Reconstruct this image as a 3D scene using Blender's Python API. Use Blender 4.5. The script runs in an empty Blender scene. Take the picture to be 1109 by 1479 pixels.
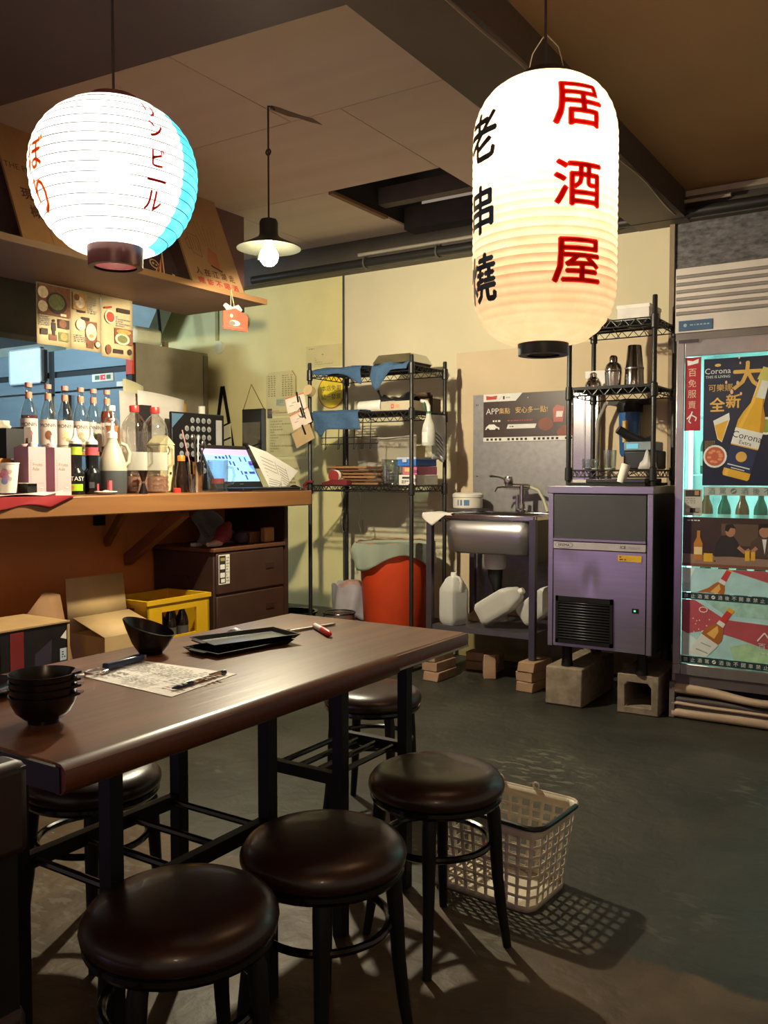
import bpy, bmesh, math, random
from mathutils import Vector, Matrix
random.seed(7)
SC = bpy.context.scene
COL = SC.collection
PI = math.pi

# ------------------------------------------------------------------ camera
W, H, F = 1109, 1479, 1270.0
EYE = Vector((0, 0, 1.17))
PITCH = math.atan(54.5 / F)
YAW = math.radians(32.85)
cam_d = bpy.data.cameras.new('camera')
cam_d.sensor_fit = 'VERTICAL'
cam_d.sensor_height = 36.0
cam_d.lens = 36.0 * F / H
cam_d.clip_start = 0.02
cam = bpy.data.objects.new('camera', cam_d)
COL.objects.link(cam)
cam.location = EYE
cam.rotation_euler = (PI / 2 - PITCH, 0, YAW)
SC.camera = cam

# ------------------------------------------------------------------ world, exposure, large lights
world = bpy.data.worlds.new('world')
SC.world = world
world.use_nodes = True
bg = world.node_tree.nodes['Background']
bg.inputs[0].default_value = (1.0, 0.80, 0.62, 1)
bg.inputs[1].default_value = 0.27
SC.view_settings.view_transform = 'Standard'
SC.view_settings.look = 'None'
SC.view_settings.gamma = 1.0
SC.view_settings.use_curve_mapping = False
SC.view_settings.exposure = 0.0


def lamp(name, kind, loc, energy, color, size=0.05, size_y=None, target=None):
    l = bpy.data.lights.new(name, kind)
    l.energy = energy
    l.color = color
    if kind == 'AREA':
        l.shape = 'RECTANGLE'
        l.size = size
        l.size_y = size_y or size
    else:
        l.shadow_soft_size = size
    o = bpy.data.objects.new(name, l)
    COL.objects.link(o)
    o.location = loc
    if target is not None:
        o.rotation_euler = (Vector(target) - Vector(loc)).to_track_quat('-Z', 'Y').to_euler()
    return o


# the kitchen's fluorescent tube, the purple neon across the room and the dining room's own lamp behind the table
lamp('kitchen_tube', 'AREA', (-5.3, 2.3, 2.4), 110, (0.62, 0.86, 1.0), 1.2, 0.15, (-5.4, 4.2, 1.6))
lamp('purple_neon', 'AREA', (-3.9, -3.0, 0.6), 10.0, (0.58, 0.30, 1.0), 1.5, 0.9, (-1.8, 4.2, 0.7))
lamp('dining_lamp', 'POINT', (0.5, -0.9, 2.2), 24, (1.0, 0.72, 0.5), 0.12)

L_BULB, R_BULB, P_BULB = 120, 32, 185     # lantern over the table, lantern in the aisle, pendant

# ------------------------------------------------------------------ materials
MATS = {}


def srgb(h):
    h = h.lstrip('#')
    c = [int(h[i:i + 2], 16) / 255 for i in (0, 2, 4)]
    return tuple(x / 12.92 if x <= 0.04045 else ((x + 0.055) / 1.055) ** 2.4 for x in c)


def M(name, h, rough=0.5, metal=0.0, var=0.12, scale=9.0, bump=0.0, spec=0.5, stretch=(1, 1, 1), h2=None, coat=0.0, rvar=0.0):
    if name in MATS:
        return MATS[name]
    m = bpy.data.materials.new(name)
    m.use_nodes = True
    nt = m.node_tree
    b = nt.nodes['Principled BSDF']
    c = srgb(h)
    tc = nt.nodes.new('ShaderNodeTexCoord')
    mp = nt.nodes.new('ShaderNodeMapping')
    mp.inputs['Scale'].default_value = stretch
    nt.links.new(tc.outputs['Object'], mp.inputs[0])
    n = nt.nodes.new('ShaderNodeTexNoise')
    n.inputs['Scale'].default_value = scale
    n.inputs['Detail'].default_value = 5
    nt.links.new(mp.outputs[0], n.inputs['Vector'])
    r = nt.nodes.new('ShaderNodeValToRGB')
    r.color_ramp.elements[0].position = 0.3
    r.color_ramp.elements[1].position = 0.7
    c2 = srgb(h2) if h2 else tuple(min(1, x * (1 + var)) for x in c)
    c1 = c if h2 else tuple(x * (1 - var) for x in c)
    r.color_ramp.elements[0].color = (*c1, 1)
    r.color_ramp.elements[1].color = (*c2, 1)
    nt.links.new(n.outputs['Fac'], r.inputs[0])
    nt.links.new(r.outputs[0], b.inputs['Base Color'])
    b.inputs['Roughness'].default_value = rough
    b.inputs['Metallic'].default_value = metal
    b.inputs['Specular IOR Level'].default_value = spec
    b.inputs['Coat Weight'].default_value = coat
    if rvar:
        mr = nt.nodes.new('ShaderNodeMapRange')
        mr.inputs[3].default_value = rough - rvar
        mr.inputs[4].default_value = rough + rvar
        nt.links.new(n.outputs['Fac'], mr.inputs[0])
        nt.links.new(mr.outputs[0], b.inputs['Roughness'])
    if bump:
        bp = nt.nodes.new('ShaderNodeBump')
        bp.inputs['Strength'].default_value = bump
        bp.inputs['Distance'].default_value = 0.01
        nt.links.new(n.outputs['Fac'], bp.inputs['Height'])
        nt.links.new(bp.outputs[0], b.inputs['Normal'])
    MATS[name] = m
    return m


def glass(name, h, clear=0.85, rough=0.03, milky=0.0):
    """thin clear sheet: tinted see-through with a glossy coat"""
    if name in MATS:
        return MATS[name]
    m = bpy.data.materials.new(name)
    m.use_nodes = True
    nt = m.node_tree
    nt.nodes.remove(nt.nodes['Principled BSDF'])
    out = nt.nodes['Material Output']
    t = nt.nodes.new('ShaderNodeBsdfTransparent')
    t.inputs[0].default_value = (*srgb(h), 1)
    if milky or clear < 0.7:
        d = nt.nodes.new('ShaderNodeBsdfPrincipled')
        d.inputs['Base Color'].default_value = (*srgb(h), 1)
        d.inputs['Roughness'].default_value = rough + 0.1
    else:
        d = nt.nodes.new('ShaderNodeBsdfGlossy')
        d.inputs['Color'].default_value = (1, 1, 1, 1)
        d.inputs['Roughness'].default_value = rough + 0.02
    lw = nt.nodes.new('ShaderNodeLayerWeight')
    lw.inputs[0].default_value = 0.35
    mr = nt.nodes.new('ShaderNodeMapRange')
    mr.inputs[3].default_value = 1 - clear
    mr.inputs[4].default_value = min(1.0, 1 - clear + (0.6 if clear < 0.7 else 0.42))
    nt.links.new(lw.outputs['Facing'], mr.inputs[0])
    x = nt.nodes.new('ShaderNodeMixShader')
    nt.links.new(mr.outputs[0], x.inputs[0])
    nt.links.new(t.outputs[0], x.inputs[1])
    nt.links.new(d.outputs[0], x.inputs[2])
    nt.links.new(x.outputs[0], out.inputs[0])
    MATS[name] = m
    return m


def paper_lamp(name, h, h2, through=0.10):
    """lantern paper: lit from within by the bulb, a little of it shining straight through the fibres"""
    m = bpy.data.materials.new(name)
    m.use_nodes = True
    nt = m.node_tree
    nt.nodes.remove(nt.nodes['Principled BSDF'])
    out = nt.nodes['Material Output']
    tc = nt.nodes.new('ShaderNodeTexCoord')
    n = nt.nodes.new('ShaderNodeTexNoise')
    n.inputs['Scale'].default_value = 26
    n.inputs['Detail'].default_value = 6
    nt.links.new(tc.outputs['Object'], n.inputs['Vector'])
    r = nt.nodes.new('ShaderNodeValToRGB')
    r.color_ramp.elements[0].position = 0.32
    r.color_ramp.elements[1].position = 0.68
    r.color_ramp.elements[0].color = (*srgb(h2), 1)
    r.color_ramp.elements[1].color = (*srgb(h), 1)
    nt.links.new(n.outputs['Fac'], r.inputs[0])
    tl = nt.nodes.new('ShaderNodeBsdfTranslucent')
    df = nt.nodes.new('ShaderNodeBsdfDiffuse')
    tp = nt.nodes.new('ShaderNodeBsdfTransparent')
    for k in (tl, df):
        nt.links.new(r.outputs[0], k.inputs[0])
    tp.inputs[0].default_value = (*srgb(h), 1)
    a = nt.nodes.new('ShaderNodeMixShader')
    a.inputs[0].default_value = 0.35
    nt.links.new(tl.outputs[0], a.inputs[1])
    nt.links.new(df.outputs[0], a.inputs[2])
    c = nt.nodes.new('ShaderNodeMixShader')
    c.inputs[0].default_value = through
    nt.links.new(a.outputs[0], c.inputs[1])
    nt.links.new(tp.outputs[0], c.inputs[2])
    nt.links.new(c.outputs[0], out.inputs[0])
    MATS[name] = m
    return m


def glow(name, h, strength):
    if name in MATS:
        return MATS[name]
    m = bpy.data.materials.new(name)
    m.use_nodes = True
    b = m.node_tree.nodes['Principled BSDF']
    b.inputs['Base Color'].default_value = (*srgb(h), 1)
    b.inputs['Emission Color'].default_value = (*srgb(h), 1)
    b.inputs['Emission Strength'].default_value = strength
    MATS[name] = m
    return m


def wood(name, a, b, axis='Y', rough=0.4, scale=7, coat=0.0):
    st = {'X': (0.12, 2.2, 2.2), 'Y': (2.2, 0.12, 2.2), 'Z': (2.2, 2.2, 0.12)}[axis]
    return M(name, a, rough, 0, h2=b, scale=scale, stretch=st, bump=0.06, coat=coat)


# ------------------------------------------------------------------ text shapes, made once with the built-in font
TEXTS = {}


def prepare_texts(items):
    made = []
    for s, off in items:
        cu = bpy.data.curves.new('lettering', 'FONT')
        cu.body = s
        cu.size = 1.0
        cu.align_x = 'CENTER'
        cu.align_y = 'CENTER'
        cu.resolution_u = 2
        o = bpy.data.objects.new('lettering', cu)
        COL.objects.link(o)
        made.append((s, off, o))
    bpy.context.view_layer.update()
    dg = bpy.context.evaluated_depsgraph_get()
    for s, off, o in made:
        me = bpy.data.meshes.new_from_object(o.evaluated_get(dg))
        vs = [(v.co.x, v.co.y) for v in me.vertices]
        fs = [tuple(p.vertices) for p in me.polygons]
        if vs:
            x0, x1 = min(v[0] for v in vs), max(v[0] for v in vs)
            y0, y1 = min(v[1] for v in vs), max(v[1] for v in vs)
            # centred, height 1
            k = 1.0 / max(1e-6, (y1 - y0))
            vs = [((x - (x0 + x1) / 2) * k, (y - (y0 + y1) / 2) * k) for x, y in vs]
            e = off * 1.15
            if off >= BOLD:
                n = len(vs)
                sh = [(0, 0), (e, 0), (-e, 0), (0, e), (0, -e)]
                vs, fs = [(x + a, y + c) for a, c in sh for x, y in vs], [tuple(i + n * j for i in f) for j in range(5) for f in fs]
            TEXTS[(s, off)] = (vs, fs, (x1 - x0) * k)
        else:
            TEXTS[(s, off)] = ([], [], 1)
        cu = o.data
        bpy.data.objects.remove(o)
        bpy.data.curves.remove(cu)
        bpy.data.meshes.remove(me)


BOLD, MID, THIN = 0.022, 0.01, 0.0
prepare_texts([(s, MID) for s in 'リンル'] + [(s, BOLD) for s in '居酒屋老串燒リンビール' + '大全新人在江湖走哪能不喝酒現概'] + [
    ('り', BOLD), ('ぼ', BOLD), ('しい', BOLD)] + [(s, MID) for s in '百免服賣禁止酒駕後不開車可樂娜'] + [
    (s, MID) for s in ('本店免用', '統一發票', '可樂娜', 'APP', '集點', '安心多一點!', 'BREMA', 'ICE', 'Makers', 'Corona', 'THIS IS LIVING', 'Extra',
                       'Fruits', 'Ade', 'MONIN', 'NTASY', 'THE PEOPLE', 'ビ', '百')] + [(s, BOLD) for s in ('BREMA', 'ICE')])


# ------------------------------------------------------------------ mesh collecting
def frame(o, xd, yd):
    x = Vector(xd).normalized()
    y = Vector(yd)
    y = (y - x * y.dot(x)).normalized()
    z = x.cross(y)
    m = Matrix.Identity(4)
    for i in range(3):
        m[i][0], m[i][1], m[i][2], m[i][3] = x[i], y[i], z[i], o[i]
    return m


class B:
    def __init__(s):
        s.v, s.f, s.m, s.mats = [], [], [], []
        s.cur = 0

    def use(s, mat):
        if mat not in s.mats:
            s.mats.append(mat)
        s.cur = s.mats.index(mat)
        return s

    def add(s, vs, fs, mx=None):
        k = len(s.v)
        s.v += [tuple(mx @ Vector(p)) for p in vs] if mx is not None else [tuple(p) for p in vs]
        s.f += [tuple(i + k for i in q) for q in fs]
        s.m += [s.cur] * len(fs)
        return s

    def box(s, a, b, mx=None):
        x0, y0, z0 = a
        x1, y1, z1 = b
        x0, x1 = min(x0, x1), max(x0, x1)
        y0, y1 = min(y0, y1), max(y0, y1)
        z0, z1 = min(z0, z1), max(z0, z1)
        vs = [(x0, y0, z0), (x1, y0, z0), (x1, y1, z0), (x0, y1, z0), (x0, y0, z1), (x1, y0, z1), (x1, y1, z1), (x0, y1, z1)]
        return s.add(vs, [(3, 2, 1, 0), (4, 5, 6, 7), (0, 1, 5, 4), (1, 2, 6, 5), (2, 3, 7, 6), (3, 0, 4, 7)], mx)

    def taper(s, a, b, ka, kb):
        """box with bottom half-size a, top half-size b at heights ka, kb (about the local origin)"""
        vs = [(-a[0], -a[1], ka), (a[0], -a[1], ka), (a[0], a[1], ka), (-a[0], a[1], ka), (-b[0], -b[1], kb), (b[0], -b[1], kb), (b[0], b[1], kb), (-b[0], b[1], kb)]
        return s.add(vs, [(3, 2, 1, 0), (4, 5, 6, 7), (0, 1, 5, 4), (1, 2, 6, 5), (2, 3, 7, 6), (3, 0, 4, 7)])

    def lathe(s, prof, n=24, mx=None, closed=True, a0=0.0, a1=None):
        full = a1 is None
        a1 = a0 + 2 * PI if full else a1
        cols = n if full else n + 1
        vs, fs = [], []
        for r, z in prof:
            for i in range(cols):
                a = a0 + (a1 - a0) * i / n
                vs.append((r * math.cos(a), r * math.sin(a), z))
        for j in range(len(prof) - 1):
            for i in range(n):
                i2 = (i + 1) % cols
                fs.append((j * cols + i, j * cols + i2, (j + 1) * cols + i2, (j + 1) * cols + i))
        if closed and full:
            if prof[0][0] > 1e-6:
                fs.append(tuple(range(cols - 1, -1, -1)))
            if prof[-1][0] > 1e-6:
                k = (len(prof) - 1) * cols
                fs.append(tuple(range(k, k + cols)))
        return s.add(vs, fs, mx)

    def cyl(s, p0, p1, r0, r1=None, n=10):
        r1 = r0 if r1 is None else r1
        return s.tube([p0, p1], [r0, r1], n)

    def tube(s, pts, r, n=8, closed=False):
        pts = [Vector(p) for p in pts]
        rs = r if isinstance(r, (list, tuple)) else [r] * len(pts)
        N = len(pts)
        vs, fs = [], []
        up = None
        for i, p in enumerate(pts):
            if closed:
                t = pts[(i + 1) % N] - pts[i - 1]
            else:
                t = pts[min(i + 1, N - 1)] - pts[max(i - 1, 0)]
            t.normalize()
            if up is None:
                up = t.orthogonal().normalized()
            else:
                up = (up - t * up.dot(t))
                up = up.normalized() if up.length > 1e-6 else t.orthogonal().normalized()
            w = t.cross(up)
            for k in range(n):
                a = 2 * PI * k / n
                vs.append(p + (up * math.cos(a) + w * math.sin(a)) * rs[i])
        for i in range(N if closed else N - 1):
            j = (i + 1) % N
            for k in range(n):
                k2 = (k + 1) % n
                fs.append((i * n + k, i * n + k2, j * n + k2, j * n + k))
        if not closed:
            fs.append(tuple(range(n - 1, -1, -1)))
            fs.append(tuple(range((N - 1) * n, N * n)))
        return s.add(vs, fs)

    def bar(s, p0, p1, w, h=None, up=(0, 0, 1)):
        """square-section bar between two points"""
        h = w if h is None else h
        p0, p1 = Vector(p0), Vector(p1)
        t = (p1 - p0).normalized()
        u = Vector(up)
        if abs(t.dot(u)) > 0.95:
            u = Vector((0, 1, 0))
        x = t.cross(u).normalized()
        z = x.cross(t)
        vs = []
        for p in (p0, p1):
            for a, b in ((-1, -1), (1, -1), (1, 1), (-1, 1)):
                vs.append(p + x * a * w / 2 + z * b * h / 2)
        return s.add(vs, [(3, 2, 1, 0), (4, 5, 6, 7), (0, 1, 5, 4), (1, 2, 6, 5), (2, 3, 7, 6), (3, 0, 4, 7)])

    def prism(s, pts, depth, mx):
        n = len(pts)
        vs = [(x, y, 0) for x, y in pts] + [(x, y, depth) for x, y in pts]
        fs = [tuple(range(n - 1, -1, -1)), tuple(range(n, 2 * n))] + [(i, (i + 1) % n, n + (i + 1) % n, n + i) for i in range(n)]
        return s.add(vs, fs, mx)

    def grid(s, fn, nu, nv):
        vs = [fn(i / nu, j / nv) for j in range(nv + 1) for i in range(nu + 1)]
        w = nu + 1
        return s.add(vs, [(j * w + i, j * w + i + 1, (j + 1) * w + i + 1, (j + 1) * w + i) for j in range(nv) for i in range(nu)])

    def text(s, t, off, size, mx, vert=False):
        vs, fs, w = TEXTS[(t, off)]
        n = max(1, len(vs) // 5) if off >= BOLD else len(vs) + 1
        return s.add([(x * size, y * size, (i // n) * 3e-5) for i, (x, y) in enumerate(vs)], fs, mx)

    def mesh(s, name):
        me = bpy.data.meshes.new(name)
        me.from_pydata(s.v, [], s.f)
        if len(s.mats) > 1:
            me.polygons.foreach_set('material_index', s.m)
        me.polygons.foreach_set('use_smooth', [True] * len(s.f))
        me.update()
        me.set_sharp_from_angle(angle=math.radians(38))
        return me


def link(name, b, mat=None, parent=None, bevel=0.0, solid=0.0, sub=0, kind=None, label=None):
    if mat is not None and not b.mats:
        b.mats.append(mat)
    me = b.mesh(name)
    for m in b.mats:
        me.materials.append(m)
    o = bpy.data.objects.new(name, me)
    COL.objects.link(o)
    if parent is not None:
        o.parent = parent
    if sub:
        md = o.modifiers.new('sub', 'SUBSURF')
        md.levels = sub
        md.render_levels = sub
    if solid:
        md = o.modifiers.new('solid', 'SOLIDIFY')
        md.thickness = solid
        md.offset = 0
    if bevel:
        md = o.modifiers.new('bevel', 'BEVEL')
        md.width = bevel
        md.segments = 2
        md.limit_method = 'ANGLE'
        md.angle_limit = math.radians(40)
    if kind:
        o['kind'] = kind
    if label:
        o['label'] = label
    return o


class T:
    """a thing: an Empty at its base; parts are built in world coordinates unless local"""

    def __init__(s, name, label, cat, loc=(0, 0, 0), rz=0.0, group=None, local=False):
        s.o = bpy.data.objects.new(name, None)
        COL.objects.link(s.o)
        s.o.location = loc
        s.o.rotation_euler = (0, 0, rz)
        s.o.empty_display_size = 0.05
        s.mx = Matrix.Translation(loc) @ Matrix.Rotation(rz, 4, 'Z')
        s.inv = s.mx.inverted()
        s.local = local
        s.o['label'] = label
        s.o['category'] = cat
        if group:
            s.o['group'] = group

    def part(s, name, b, mat=None, parent=None, **k):
        if not s.local:
            b.v = [tuple(s.inv @ Vector(p)) for p in b.v]
        return link(name, b, mat, parent or s.o, **k)


def tag(o, label, cat, group=None):
    o['label'] = label
    o['category'] = cat
    if group:
        o['group'] = group
    return o


def solo(name, label, cat, b, mat=None, group=None, loc=None, **k):
    """a thing that is one mesh: origin at its base"""
    if loc is None:
        xs = [p[0] for p in b.v]
        ys = [p[1] for p in b.v]
        zs = [p[2] for p in b.v]
        loc = ((min(xs) + max(xs)) / 2, (min(ys) + max(ys)) / 2, min(zs))
    b.v = [(p[0] - loc[0], p[1] - loc[1], p[2] - loc[2]) for p in b.v]
    o = link(name, b, mat, None, **k)
    o.location = loc
    return tag(o, label, cat, group)


def structure(name, b, mat=None, parent=None, **k):
    return link(name, b, mat, parent, kind=None if parent else 'structure', **k)


def dup(root, loc, rz=0.0, label=None, group=None):
    r = root.copy()
    COL.objects.link(r)
    r.location = loc
    r.rotation_euler = (0, 0, rz)
    if label:
        r['label'] = label
    if group:
        r['group'] = group
    for ch in list(root.children):
        c = ch.copy()
        COL.objects.link(c)
        c.parent = r
        for g in list(ch.children):
            d = g.copy()
            COL.objects.link(d)
            d.parent = c
    return r


class Print:
    """flat printing on a sheet: shapes stacked a hair above each other, in metres on the sheet's own plane"""

    def __init__(s, o, xd, yd):
        s.mx = frame(o, xd, yd)
        s.b = B()
        s.k = 1

    def _z(s):
        s.k += 1
        return s.mx @ Matrix.Translation((0, 0, 0.0004 + s.k * 0.00006))

    def poly(s, pts, mat):
        s.b.use(mat)
        s.b.add([(x, y, 0) for x, y in pts], [tuple(range(len(pts)))], s._z())
        return s

    def rect(s, x, y, w, h, mat):
        return s.poly([(x - w / 2, y - h / 2), (x + w / 2, y - h / 2), (x + w / 2, y + h / 2), (x - w / 2, y + h / 2)], mat)

    def disc(s, x, y, rx, mat, ry=None, n=20):
        ry = ry or rx
        return s.poly([(x + rx * math.cos(2 * PI * i / n), y + ry * math.sin(2 * PI * i / n)) for i in range(n)], mat)

    def line(s, pts, w, mat):
        for (ax, ay), (bx, by) in zip(pts, pts[1:]):
            d = Vector((bx - ax, by - ay))
            if d.length < 1e-6:
                continue
            n = Vector((-d.y, d.x)).normalized() * w / 2
            s.poly([(ax + n.x, ay + n.y), (ax - n.x, ay - n.y), (bx - n.x, by - n.y), (bx + n.x, by + n.y)], mat)
        return s

    def text(s, t, x, y, size, mat, off=MID, sx=1.0):
        s.b.use(mat)
        s.b.text(t, off, size, s._z() @ Matrix.Translation((x, y, 0)) @ Matrix.Diagonal((sx, 1, 1, 1)))
        return s

    def rows(s, x, y, w, h, n, mat, rnd=None):
        """lines of writing too small to read"""
        rnd = rnd or random.Random(int(abs(x * 1000 + y * 777)) + n)
        for i in range(n):
            yy = y + h / 2 - h * (i + 0.5) / n
            xx = x - w / 2
            while xx < x + w / 2 - 0.004:
                ww = min(rnd.uniform(0.006, 0.02), x + w / 2 - xx)
                s.rect(xx + ww / 2, yy, ww * 0.85, h / n * 0.5, mat)
                xx += ww + rnd.uniform(0, 0.006)
                if rnd.random() < 0.12:
                    break
        return s

# ------------------------------------------------------------------ structure
def floor_material():
    m = bpy.data.materials.new('old_concrete')
    m.use_nodes = True
    nt = m.node_tree
    N, L = nt.nodes.new, nt.links.new
    b = nt.nodes['Principled BSDF']
    tc = N('ShaderNodeTexCoord')
    def noise(scale, detail=6, dist=0.0, stretch=None):
        n = N('ShaderNodeTexNoise')
        n.inputs['Scale'].default_value = scale
        n.inputs['Detail'].default_value = detail
        n.inputs['Distortion'].default_value = dist
        if stretch:
            mp = N('ShaderNodeMapping')
            mp.inputs['Scale'].default_value = stretch
            L(tc.outputs['Object'], mp.inputs[0])
            L(mp.outputs[0], n.inputs['Vector'])
        else:
            L(tc.outputs['Object'], n.inputs['Vector'])
        return n.outputs['Fac']
    def ramp(src, stops):
        r = N('ShaderNodeValToRGB')
        while len(r.color_ramp.elements) < len(stops):
            r.color_ramp.elements.new(0.5)
        for e, (p, c) in zip(r.color_ramp.elements, stops):
            e.position = p
            e.color = (*srgb(c), 1) if isinstance(c, str) else (c, c, c, 1)
        L(src, r.inputs[0])
        return r.outputs[0]
    def mix(f, a, c):
        x = N('ShaderNodeMix')
        x.data_type = 'RGBA'
        L(f, x.inputs[0])
        L(a, x.inputs[6])
        L(c, x.inputs[7])
        return x.outputs[2]
    grey = ramp(noise(2.2, 8, 0.5), [(0.3, '#25241f'), (0.5, '#302f28'), (0.72, '#3e3b32')])
    brown = ramp(noise(4.0, 8, 0.6), [(0.3, '#33261a'), (0.5, '#4a3826'), (0.72, '#5f4d36')])
    # the older screed near the tables ends in a ragged joint
    sep = N('ShaderNodeSeparateXYZ')
    L(tc.outputs['Object'], sep.inputs[0])
    wob = noise(2.3, 4)
    ad = N('ShaderNodeMath')
    ad.operation = 'MULTIPLY_ADD'
    L(wob, ad.inputs[0])
    ad.inputs[1].default_value = 0.7
    L(sep.outputs['Y'], ad.inputs[2])
    edge = ramp(ad.outputs[0], [(0.0, 1.0), (1.0, 0.0)])
    mr = N('ShaderNodeMapRange')
    mr.inputs[1].default_value = 2.36
    mr.inputs[2].default_value = 2.40
    mr.inputs[3].default_value = 1
    mr.inputs[4].default_value = 0
    L(ad.outputs[0], mr.inputs[0])
    base = mix(mr.outputs[0], grey, brown)
    # chipped paler skin, in flakes
    fl = ramp(noise(19, 8, 0.7, (0.7, 1.7, 1)), [(0.55, 0.0), (0.60, 1.0)])
    zone = ramp(noise(1.15, 3), [(0.53, 0.0), (0.62, 1.0)])
    mu = N('ShaderNodeMath')
    mu.operation = 'MULTIPLY'
    L(fl, mu.inputs[0])
    L(zone, mu.inputs[1])
    mu2 = N('ShaderNodeMath')
    mu2.operation = 'MULTIPLY'
    L(mu.outputs[0], mu2.inputs[0])
    mu2.inputs[1].default_value = 0.6
    pale = N('ShaderNodeRGB')
    pale.outputs[0].default_value = (*srgb('#6f6a5a'), 1)
    base = mix(mu2.outputs[0], base, pale.outputs[0])
    ocr = N('ShaderNodeRGB')
    ocr.outputs[0].default_value = (*srgb('#4d3f25'), 1)
    base = mix(ramp(noise(1.3, 4, 0.3), [(0.55, 0.0), (0.75, 0.6)]), base, ocr.outputs[0])
    L(base, b.inputs['Base Color'])
    rr = N('ShaderNodeMapRange')
    rr.inputs[3].default_value = 0.32
    rr.inputs[4].default_value = 0.75
    L(noise(3.0, 6), rr.inputs[0])
    L(rr.outputs[0], b.inputs['Roughness'])
    bp = N('ShaderNodeBump')
    bp.inputs['Strength'].default_value = 0.45
    bp.inputs['Distance'].default_value = 0.012
    L(noise(14, 9, 0.4), bp.inputs['Height'])
    L(bp.outputs[0], b.inputs['Normal'])
    return m


structure('floor', B().box((-6.6, -2.5, -0.1), (2.4, 5.05, 0)), floor_material())

cream = M('cream_wall', '#d5c9a9', 0.75, var=0.06, scale=2.2, bump=0.05)
yellow = M('yellow_wall', '#ddd096', 0.75, var=0.07, scale=3.0, bump=0.05)
wb = B().box((-3.586, 5.05, 0), (0.8, 5.15, 2.9))
wall_back = structure('wall_back', wb, cream)
structure('wall_panel', B().box((-6.6, 5.047, 0), (-3.588, 5.15, 2.9)), yellow, wall_back, label='yellow painted stretch of wall')
# the lower coat of the right-hand stretch is browner
structure('lower_coat', B().box((-2.70, 5.046, 0.0), (0.8, 5.06, 1.95)), M('lower_coat', '#cdb797', 0.7, var=0.08, scale=2.5), wall_back, label='browner band of paint behind the sink')
structure('particle_board', B().box((-1.318, 5.02, 1.9), (0.8, 5.05, 2.552)), M('osb', '#3a3638', 0.6, h2='#6f6a6c', scale=26, stretch=(1, 1, 2.2), bump=0.3), wall_back, label='dark strand board above the bottle cooler')
structure('board_trim', B().box((-1.345, 5.0, 0.0), (-1.318, 5.05, 2.552)), M('trim_wood', '#8a7660', 0.6), wall_back)
structure('wall_left', B().box((-6.7, -2.5, 0), (-6.6, 5.05, 2.9)), M('kitchen_wall', '#9db0b4', 0.6))
bulk = structure('wall_bulkhead', B().box((-3.76, 0.9, 2.17), (-3.70, 4.14, 2.75)), M('bulkhead', '#6b4a48', 0.55, var=0.15, scale=4))
structure('baseboard_back', B().box((-6.6, 5.02, 0), (-1.35, 5.047, 0.22)), M('base_dirty', '#8d8058', 0.7, var=0.2))

# ceiling: plywood sheets with a gap where one is missing, beams below it
ply = wood('plywood', '#dcc4b4', '#e4cdbd', 'X', 0.65, 3.0)
ply2 = wood('plywood_pale', '#e0c9b8', '#e9d4c4', 'X', 0.65, 3.0)
ceiling = structure('ceiling', B().box((-6.6, -2.5, 3.05), (2.4, 5.05, 3.1)), M('slab', '#3b3431', 0.8))
sheets = [(-6.6, -3.72, 1.2, 5.05), (-3.72, -2.53, 1.2, 3.15), (-2.53, -1.40, 1.2, 3.15),
          (-3.72, -2.26, 3.15, 4.03), (-3.72, -2.963, 4.03, 5.05), (-2.26, -1.40, 3.15, 5.05)]
for i, (x0, x1, y0, y1) in enumerate(sheets):
    structure('plywood_sheet', B().box((x0 + 0.003, y0 + 0.003, 2.75), (x1 - 0.003, y1 - 0.003, 2.762)), ply if i % 2 else ply2, ceiling)
# right-hand ceiling
structure('plaster_sheet', B().box((-1.3, -2.5, 2.69), (2.4, 5.05, 2.70)), M('brown_ceiling', '#b8905f', 0.7, var=0.08, scale=1.6), ceiling)
# the void above the missing sheet
vo = B()
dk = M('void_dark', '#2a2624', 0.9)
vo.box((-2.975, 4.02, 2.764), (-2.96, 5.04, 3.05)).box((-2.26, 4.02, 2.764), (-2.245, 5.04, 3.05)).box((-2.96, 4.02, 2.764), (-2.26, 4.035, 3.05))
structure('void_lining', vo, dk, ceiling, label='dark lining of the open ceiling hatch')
structure('joist', B().box((-2.96, 4.52, 2.80), (-2.26, 4.60, 2.90)), M('joist', '#6d625c', 0.8), ceiling)
structure('joist', B().box((-2.96, 4.82, 2.72), (-2.26, 4.95, 2.86)), M('joist2', '#4a4340', 0.8), ceiling)
structure('hatch_batten', B().box((-2.972, 4.03, 2.735), (-2.94, 4.6, 2.752)), M('raw_wood', '#8c6442', 0.7), ceiling)
stain = B()
pts = [(-2.52, 2.99), (-2.49, 2.965), (-2.475, 3.0), (-2.462, 3.06), (-2.445, 3.12), (-2.425, 3.17), (-2.43, 3.25), (-2.455, 3.2), (-2.475, 3.13), (-2.50, 3.09), (-2.51, 3.04)]
stain.prism(pts, 0.002, Matrix.Translation((0, 0, 2.7485)))
structure('peeled_patch', stain, M('peel', '#7d6657', 0.9), ceiling, label='dark peeled patch beside the pendant hook')

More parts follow.
